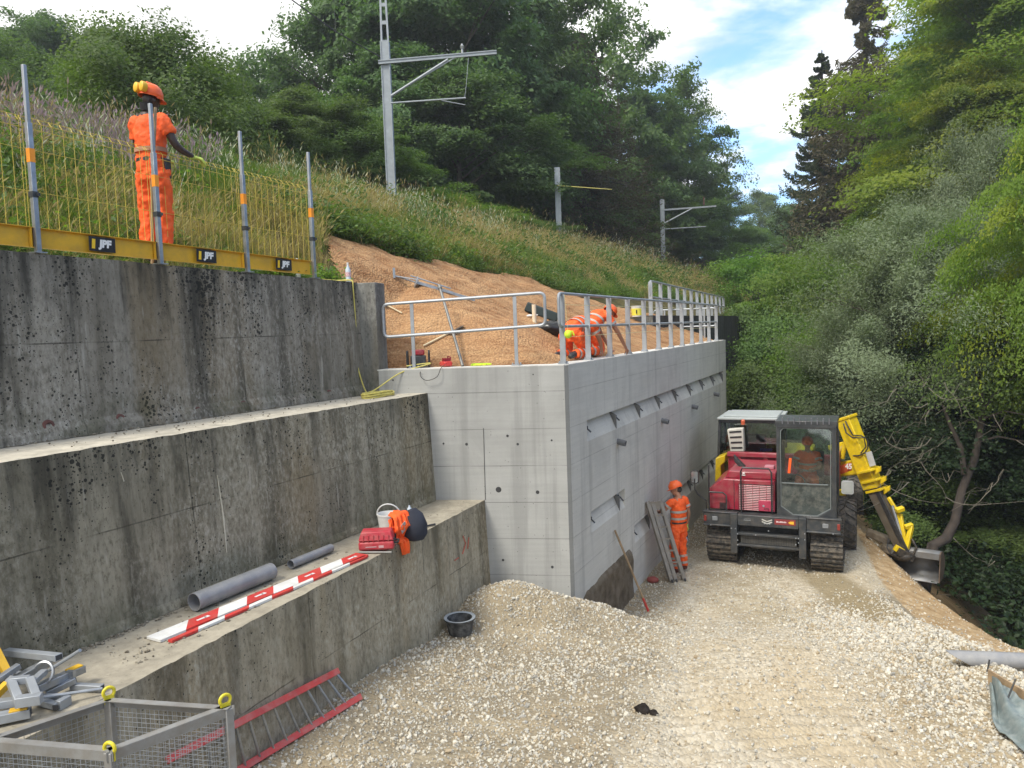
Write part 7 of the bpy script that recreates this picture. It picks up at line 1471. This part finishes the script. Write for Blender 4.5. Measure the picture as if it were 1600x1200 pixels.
# wide ditching bucket: curved shell between two side plates
L_, R__ = EL(1384, 862, 17.25), EL(1468, 874, 16.5); ax = along(L_, R__); w_ = np.linalg.norm(R__-L_); bk_ = np.cross(UP, ax); 
if bk_[1] < 0: bk_ = -bk_
prof = [(0.0, .0), (-.02, .10), (.10, .14), (.26, .10), (.36, -.04), (.38, -.22), (.30, -.38), (.14, -.48), (-.08, -.52)]
mb = MB(); vs = []
for e_ in (L_, R__):
    vs += [e_+bk_*a+UP*b for a, b in prof]
n = len(prof); mb.add(vs, [(i, i+1, n+i+1, n+i) for i in range(n-1)]); o = mb.build('bucket', P('bucket_steel', (.20, .205, .21), .5, .4, .2, 5., 0, 50, (.2, .17, .13), .5), ex, smooth=50); o.modifiers.new('thickness', 'SOLIDIFY').thickness = .02
for e_, sg in ((L_, -1), (R__, 1)): mb = MB(); mb.prism([e_+bk_*a+UP*b for a, b in prof], ax*.02*sg); mb.build('bucket_side', P('bucket_side_rust', (.14, .10, .07), .6, .2, .2, 5.), ex)
mb = MB(); mb.bar(L_+UP*.05-bk_*.03, R__+UP*.05-bk_*.03, .02, .13, UP); mb.build('bucket_lip', P('bucket_steel', (.2, .2, .2), .5), ex)
# concrete rubble along the edge
for k, (q, Yk, sx) in enumerate((((1372, 838), 17.9, .55), ((1388, 858), 17.3, .32))):
    c = aty(*q, Yk); t = thing('rubble_block', ('long broken concrete slab' if k == 0 else 'smaller broken concrete lump') + ' on the crest left of the digger bucket', 'rubble', c); mb = MB(); mb.box(0, 0, 0, sx, .3, .16, Matrix.Rotation(-.5, 4, 'Z') @ Matrix.Rotation(.35, 4, 'Y')); mb.build('block', SHOT, t, bev=.03, disp=.08, dscale=.2)
# ------------------------------------------------------------ people
def A3(*p): return np.array(p, float)
def hand(mb, w, d, n, curl=.5, th=1, sc=1.0, spread=.10):
    """palm + four bent fingers + thumb; d = direction of hand, n = side the fingers close towards, th = thumb side sign"""
    d = d/np.linalg.norm(d); n = n-d*np.dot(n, d); n /= np.linalg.norm(n); s = np.cross(d, n)*th
    mb.tube([w-d*.01, w+d*.03*sc, w+d*.06*sc, w+d*.09*sc], [.022*sc, .034*sc, .041*sc, .036*sc], 10, side=s, ry=[.019*sc, .017*sc, .016*sc, .013*sc], fixed=True)
    for k, (off, ln) in enumerate(((.029, .074), (.010, .082), (-.010, .077), (-.028, .060))):
        p = w+(d*.086+s*off)*sc; a = curl*(.7+.12*k); dd = d+s*(spread*(1.2-.8*k)*.5); pts = [p-d*.015*sc]
        for j, fr in enumerate((.45, .32, .23)):
            dd = dd*math.cos(a)+n*math.sin(a); dd /= np.linalg.norm(dd); pts.append(pts[-1]+dd*ln*fr*sc*1.15)
        mb.tube(pts, [.0095*sc, .0088*sc, .008*sc, .0062*sc], 8)
    p = w+(d*.028+s*.030)*sc; t1 = p+(d*.035+s*.030+n*.012)*sc; t2 = t1+(d*.028+s*.006+n*.018*(1+curl))*sc; mb.tube([w+d*.015*sc+s*.012*sc, p, t1, t2], [.012*sc, .0125*sc, .0105*sc, .008*sc], 8)
def limb(mb, pts, rs, side=(1, 0, 0), n=12, ry=None):
    """smooth limb through joints"""
    pts = [np.array(p, float) for p in pts]; P2 = []; R2 = []; Y2 = []
    for i in range(len(pts)-1):
        m = 5 if i < len(pts)-2 else 6
        for k in range(m): u = k/5; P2.append(pts[i]*(1-u)+pts[i+1]*u); R2.append(rs[i]*(1-u)+rs[i+1]*u); (Y2.append(ry[i]*(1-u)+ry[i+1]*u) if ry else None)
    for _ in range(2):
        Q = [P2[0]]+[P2[i]*.5+(P2[i-1]+P2[i+1])*.25 for i in range(1, len(P2)-1)]+[P2[-1]]; P2 = Q
    mb.tube(P2, R2, n, side=side, ry=Y2 if ry else None); return P2
def person(label, loc, rz, J, skin, helmet_part=None, gloves=None, sleeve=.55, trousers=True, vox=.011, group=None, curls=(.6, .6), handdir=None, handn=None, bands=True, sc=1.0, boots=BLACK, hair=None):
    t = thing('person', label, 'person', loc, rz, group); t.scale = (sc, sc, sc)
    pel, wai, che, nek, hed = [A3(*J[k]) for k in ('pelvis', 'waist', 'chest', 'neck', 'head')]
    X = A3(*J.get('side', (1, 0, 0))); hf = A3(*J['look']); hf /= np.linalg.norm(hf); hu = hed-nek; hu -= hf*np.dot(hu, hf); hu /= np.linalg.norm(hu); hs = np.cross(hf, hu)
    body = MB(); tors = [pel-(wai-pel)*.75, pel, wai, (wai+che)*.5, che, che*.35+nek*.65, nek]
    body.tube(tors, [.13, .165, .14, .155, .17, .15, .065], 18, side=X, ry=[.10, .115, .10, .11, .12, .09, .06], fixed=True)
    body.tube([nek-(hed-nek)*.3, nek, hed-hu*.06], [.07, .058, .056], 12)
    Mh = Matrix((hs, hf, hu)).transposed()
    body.ball(hed+hu*.015, .076, .096, .112, 18, Mh); body.ball(hed+hf*.03-hu*.055, .055, .06, .055, 14, Mh)
    body.ball(hed+hf*.10-hu*.012, .012, .020, .024, 8, Mh); body.ball(hed+hf*.082-hu*.055, .026, .014, .012, 8, Mh)
    for sg in (-1, 1): body.ball(hed+hs*.076*sg-hu*.005, .010, .018, .030, 8, Mh)
    W = {}
    for sg, sd in ((-1, 'L'), (1, 'R')):
        sh, el, wr = A3(*J['sh'+sd]), A3(*J['el'+sd]), A3(*J['wr'+sd])
        limb(body, [sh-(sh-che)*.35, sh, el, wr], [.055, .054, .042, .027])
        hd = A3(*(handdir[sd] if handdir else (wr-el))); hn = A3(*(handn[sd] if handn else (-sg, .3, 0))); W[sd] = (wr, hd, hn, curls[0 if sg < 0 else 1], sg)
        if not gloves: hand(body, wr, hd, hn, W[sd][3], 1 if sg < 0 else -1)
        hp, kn, an = A3(*J['hip'+sd]), A3(*J['kn'+sd]), A3(*J['an'+sd]); toe = A3(*J['toe'+sd])
        limb(body, [hp, kn, an], [.088, .058, .042])
        fd = toe-an; body.tube([an-fd*.22+(0, 0, 0), an, an+fd*.55, toe], [.035, .042, .045, .025], 10, side=X)
    b = body.build('body', skin, t, remesh=vox*.8)
    for sg, sd in ((-1, 'L'), (1, 'R')):
        hn_ = hed+hf*.088+hs*.030*sg+hu*.012; e_ = MB(); e_.ball(hn_, .011, .008, .008, 8, Mh); e_.build('eye', P('eye', (.25, .22, .2), .3), t)
    sh_ = MB(); sh_.tube([pel-(wai-pel)*.25, pel+(wai-pel)*.25, wai, (wai+che)*.5, che, che*.4+nek*.6, nek-(nek-che)*.08], [.175, .18, .172, .180, .188, .165, .078], 20, side=X, ry=[.135, .14, .135, .14, .142, .11, .072], fixed=True)
    for sd in 'LR':
        s0, e0 = A3(*J['sh'+sd]), A3(*J['el'+sd]); limb(sh_, [s0-(s0-che)*.4, s0, s0+(e0-s0)*sleeve], [.085, .078, .074 if sleeve < 1.2 else .06])
    sh_.build('shirt', HIVIS, t, remesh=vox, disp=.045, dscale=.085)
    tr = MB(); tr.tube([pel-(wai-pel)*.8, pel-(wai-pel)*.2, pel+(wai-pel)*.45], [.145, .178, .165], 18, side=X, ry=[.12, .135, .125], fixed=True)
    for sd in 'LR':
        hp, kn, an = A3(*J['hip'+sd]), A3(*J['kn'+sd]), A3(*J['an'+sd]); limb(tr, [hp+(pel-hp)*.25, hp, kn, an+(kn-an)*.08], [.09, .115, .088, .078])
    tr.build('trousers', HIVIS, t, remesh=vox, disp=.055, dscale=.09)
    for sd in 'LR':
        an, toe, kn = A3(*J['an'+sd]), A3(*J['toe'+sd]), A3(*J['kn'+sd]); fd = toe-an; m = MB(); m.tube([an-fd*.25, an, an+fd*.55, toe+fd*.05], [.045, .056, .055, .035], 12, side=X); m.tube([an+(kn-an)*.22, an], [.058, .055], 12); m.build('boot', boots, t, remesh=vox)
    if bands:
        def band(a, b, u, r0, r1=None, w=.045):
            c0, c1 = a+(b-a)*(u-w/np.linalg.norm(b-a)/2), a+(b-a)*(u+w/np.linalg.norm(b-a)/2); m = MB(); m.tube([c0, c1], [r0, r0], 24, side=X, ry=r1, caps=False, fixed=True); m.build('reflective_band', REFL, t)
        band(wai, che, .05, .187, .150); band(wai, che, .62, .192, .153)
        for sd in 'LR':
            s0, e0 = A3(*J['sh'+sd]), A3(*J['el'+sd]); band(s0, s0+(e0-s0)*sleeve, .75, .084)
            kn, an = A3(*J['kn'+sd]), A3(*J['an'+sd]); band(kn, an, .42, .096); band(kn, an, .74, .092)
    if gloves:
        for sd in 'LR': wr, hd, hn, cu, sg = W[sd]; m = MB(); hand(m, wr, hd, hn, cu, 1 if sg < 0 else -1, 1.12); m.tube([wr-along((0, 0, 0), hd)*.05, wr+along((0, 0, 0), hd)*.01], [.036, .032], 10); m.build('glove', gloves, t, remesh=.007)
    # helmet
    H = MB(); prof = [(.118, -.004), (.122, .02), (.118, .06), (.098, .10), (.062, .128), (0, .138)]; n = 24; c = hed+hu*.035-hf*.005
    vs = []
    for r_, z_ in prof:
        for k in range(n): q = 2*math.pi*k/n; vs.append(c+hs*math.cos(q)*r_*.93+hf*math.sin(q)*r_*1.12+hu*z_)
    fs = [(i*n+k, i*n+(k+1) % n, (i+1)*n+(k+1) % n, (i+1)*n+k) for i in range(len(prof)-1) for k in range(n)]
    H.add(vs, fs); br = []
    for k in range(13): q = math.pi*(k/12); br.append(c+hs*math.cos(q)*.108+hf*(math.sin(q)*.132+.0)+hu*.0); 
    br2 = [c+hs*math.cos(math.pi*k/12)*.112+hf*(math.sin(math.pi*k/12)*.185)-hu*.018 for k in range(13)]
    H.add(br+br2, [(k, k+1, 14+k, 13+k) for k in range(12)]); H.tube([c+hf*.12+hu*.06, c+hf*.06+hu*.135, c-hf*.06+hu*.135, c-hf*.125+hu*.055], .012, 6)
    H.tube([c+hs*math.cos(q)*.113+hf*math.sin(q)*.136 for q in np.linspace(0, 6.2832, 25)[:-1]], .006, 6, closed=True)
    h_ = H.build('helmet', HELMET, t, smooth=60); h_.modifiers.new('thickness', 'SOLIDIFY').thickness = .004
    return t, dict(hed=hed, hf=hf, hu=hu, hs=hs, c=c, helmet=h_, pel=pel, wai=wai, nek=nek, W=W)
GLOVE = P('lime_glove', (.42, .52, .10), .8, 0, .35, 20.)
stand = dict(pelvis=(0, 0, .95), waist=(0, 0, 1.10), chest=(0, .0, 1.34), neck=(0, -.01, 1.52), head=(0, .02, 1.66), look=(0, 1, -.1),
  shL=(-.185, 0, 1.45), elL=(-.25, .02, 1.16), wrL=(-.2, .22, 1.03), shR=(.185, 0, 1.45), elR=(.25, .02, 1.16), wrR=(.2, .22, 1.03),
  hipL=(-.10, 0, .92), knL=(-.12, .03, .50), anL=(-.13, -.02, .09), toeL=(-.15, .17, .035), hipR=(.10, 0, .92), knR=(.12, .03, .50), anR=(.13, -.02, .09), toeR=(.16, .16, .035))
# 1 worker standing behind the yellow fence, seen from behind
J = dict(stand); J.update(head=(.02, .03, 1.66), look=(.25, 1, -.12), elR=(.30, .05, 1.17), wrR=(.34, .28, 1.10), elL=(-.25, .08, 1.17), wrL=(-.08, .30, 1.10), elbow=None)
lc = S(*W2S(onpl(240, 300, S(0, 3.40), SL)), 0); lc[2] = 6.03
t1, I = person('worker in orange standing on the bank behind the yellow fence, back turned, yellow ear defenders on the helmet', lc, -.30, J, SKIN_D, gloves=GLOVE, sc=1.0, bands=False, vox=.010, curls=(1.0, .9), handdir=dict(L=(.6, .8, 0), R=(.5, .8, -.1)), handn=dict(L=(0, .2, -1), R=(0, .2, -1)))
t1['label'] = 'worker with yellow ear defenders seen from behind, standing on the bank behind the yellow fence'
t1.scale = (1.03, 1.03, 1.11); c, hf, hu, hs = I['c'], I['hf'], I['hu'], I['hs']
mb = MB(); mb.tube([I['wai']+(0, 0, .02), I['wai']+(0, 0, .065)], .188, 24, side=(1, 0, 0), ry=.151, fixed=True, caps=False); mb.build('reflective_band', P('dull_tape', (.40, .20, .12), .7), t1)
for sg, off in ((-1, -.03), (1, .075)):
    mb = MB(); p = c-hf*.135+hs*off+hu*.055; mb.tube([p+hf*.02, p-hf*.01, p-hf*.035, p-hf*.045], [.040, .043, .040, .025], 16, ry=[.050, .054, .050, .03], side=hs, fixed=True); mb.build('ear_defender', P('defender_yellow', (.72, .42, .02), .45), I['helmet'])
mb = MB(); mb.tube([c-hf*.05-hu*.07, c-hf*.03-hu*.145], [.070, .068], 16, ry=.075); mb.build('neck_gaiter', P('black_knit', (.012, .012, .014), .9), t1, smooth=60)
mb = MB(); mb.tube([I['pel']+(I['wai']-I['pel'])*.50, I['pel']+(I['wai']-I['pel'])*.72], .176, 24, side=(1, 0, 0), ry=.142, fixed=True, caps=False); mb.build('belt', BLACK, t1)
mb = MB(); mb.box(.17, .04, .96, .05, .10, .20); mb.build('holster', BLACK, t1, bev=.015)
# his wooden shovel handle by the fence
a = S(*W2S(onpl(236, 386, S(0, 3.3), SL)), 5.96); b = S(*W2S(onpl(243, 168, S(0, 3.15), SL)), 0); b[2] = onpl(243, 168, S(0, 3.15), SL)[2]
t = thing('wooden_pole', 'slim wooden tool handle standing against the fence post before the standing worker', 'handle', a); mb = MB(); m_ = (a+b)/2-np.array([.02, 0, 0]); mb.tube([a, m_, b], .018, 10); mb.build('handle', WOOD, t, world=True)
# 2 worker with the grinder beside the ladder
J = dict(stand); J.update(head=(0, .05, 1.655), look=(-.75, .8, -.3), shL=(-.185, .02, 1.45), elL=(-.30, .16, 1.25), wrL=(-.24, .38, 1.21), shR=(.185, -.01, 1.45), elR=(.26, -.06, 1.15), wrR=(.29, .02, .90))
lc = atz(1062, 893, 0.02); lc[2] = float(gsite(lc[0], lc[1]))-.01
t2, I = person('worker in orange by the folded ladder, holding an angle grinder in the lowered hand', lc, math.radians(42), J, SKIN_T, gloves=GLOVE, curls=(.7, 1.1), vox=.011, sc=1.04, handdir=dict(L=(0, 1, .05), R=(.0, .12, -1)), handn=dict(L=(0, .2, -1), R=(-1, .2, 0)), boots=P('brown_boots', (.10, .03, .02), .7))
c, hf, hu, hs = I['c'], I['hf'], I['hu'], I['hs']
mb = MB(); mb.ball(c-hu*.05-hf*.035, .078, .078, .065, 14, Matrix((hs, hf, hu)).transposed()); mb.build('hair', P('dark_hair', (.02, .014, .01), .8), t2)
mb = MB(); mb.tube([I['pel']+(I['wai']-I['pel'])*.40, I['pel']+(I['wai']-I['pel'])*.62], .180, 24, side=(1, 0, 0), ry=.146, fixed=True, caps=False); mb.build('belt', BLACK, t2)
wp_ = Matrix.Translation(lc) @ Matrix.Rotation(math.radians(42), 4, 'Z') @ Matrix.Scale(1.04, 4)
def WL(M, *p): return np.array(M @ Vector(p))
g0 = WL(wp_, .29, .04, .83); t = thing('angle_grinder', 'small angle grinder hanging from the gloved hand of the ladder worker', 'grinder', g0); mb = MB(); mb.tube([g0+(0, 0, .06), g0-(0, 0, .05), g0-(-.01, 0, .22)], [.026, .03, .034], 12); mb.build('grinder_body', DARK, t, world=True); mb = MB(); mb.lathe([(0, -.01), (.062, -.006), (.066, 0), (.062, .006), (0, .01)], 24, g0+(.0, -.035, -.26), (.2, -1, 0)); mb.build('disc_guard', STEEL, t, world=True); mb = MB(); mb.tube([g0+(0, -.01, -.20), g0+(0, -.04, -.26)], [.035, .03], 12); mb.build('gear_head', GALV, t, world=True)
# 3 and 4 kneeling workers behind the long railing
kneel = dict(pelvis=(0, -.20, .47), waist=(0, -.07, .56), chest=(0, .17, .62), neck=(0, .35, .58), head=(0, .45, .50), look=(0, .7, -.8), side=(1, 0, 0),
  shL=(-.185, .28, .58), elL=(-.24, .42, .32), wrL=(-.15, .55, .12), shR=(.185, .28, .58), elR=(.25, .42, .32), wrR=(.2, .58, .12),
  hipL=(-.11, -.20, .43), knL=(-.17, .06, .10), anL=(-.15, -.36, .10), toeL=(-.15, -.50, .06), hipR=(.11, -.20, .43), knR=(.17, .06, .10), anR=(.15, -.36, .10), toeR=(.15, -.50, .06))
lc = S(1.6, .44, 4.56); t3, I = person('kneeling worker bent low, back turned, just behind the corner post of the long railing', lc, -SA+math.pi*0-.15, kneel, SKIN_T, vox=.011, sc=.98)
J = dict(kneel); J.update(pelvis=(0, -.18, .46), waist=(0, -.07, .58), chest=(.02, .12, .74), neck=(.04, .28, .80), head=(.08, .39, .80), look=(.45, .8, -.7), shL=(-.15, .22, .77), elL=(-.2, .42, .46), wrL=(-.08, .55, .16), shR=(.2, .17, .74), elR=(.30, .36, .42), wrR=(.32, .56, .12))
lc = S(2.65, .48, 4.56); t4, I = person('kneeling worker with raised helmeted head, further along behind the long railing', lc, -SA-.35, J, SKIN_T, vox=.011, sc=.98)
# 5 driver behind the windscreen
sit = dict(stand); sit.update(pelvis=(0, 0, .10), waist=(0, .02, .25), chest=(0, .04, .48), neck=(0, .03, .66), head=(0, .06, .80), look=(0, 1, -.1), shL=(-.185, .03, .59), elL=(-.25, .14, .33), wrL=(-.14, .36, .32), shR=(.185, .03, .59), elR=(.26, .1, .33), wrR=(.16, .34, .30),
  hipL=(-.1, .02, .08), knL=(-.15, .42, .10), anL=(-.15, .36, -.32), toeL=(-.15, .48, -.36), hipR=(.1, .02, .08), knR=(.15, .42, .10), anR=(.15, .36, -.32), toeR=(.15, .48, -.36))
dmM = Matrix.Translation(dm.location) @ Matrix.Rotation(-math.radians(25), 4, 'Z')
lc = WL(dmM, .64, .90, 1.74); t5, I = person('driver in orange sitting behind the windscreen of the black cab', lc, -math.radians(25)+math.pi, sit, SKIN_T, vox=.012, sc=.98)
# ------------------------------------------------------------ summer haze in the valley air
m, t, b = newmat('haze'); t.nodes.remove(b); vp = nd(t, 'ShaderNodeVolumePrincipled', {'Color': (.86, .92, 1., 1.), 'Density': HAZE, 'Anisotropy': .3}); t.links.new(vp.outputs[0], t.nodes['Material Output'].inputs['Volume'])
zlo = -8.; mb = MB(); mb.b2(-420.5, 420.5, -60.5, 900.5, ZLO, ZHI); hz_ = mb.build('haze', m, None, smooth=0); tag(hz_, 'faint pale haze filling the valley air', 'haze', None, 'stuff')
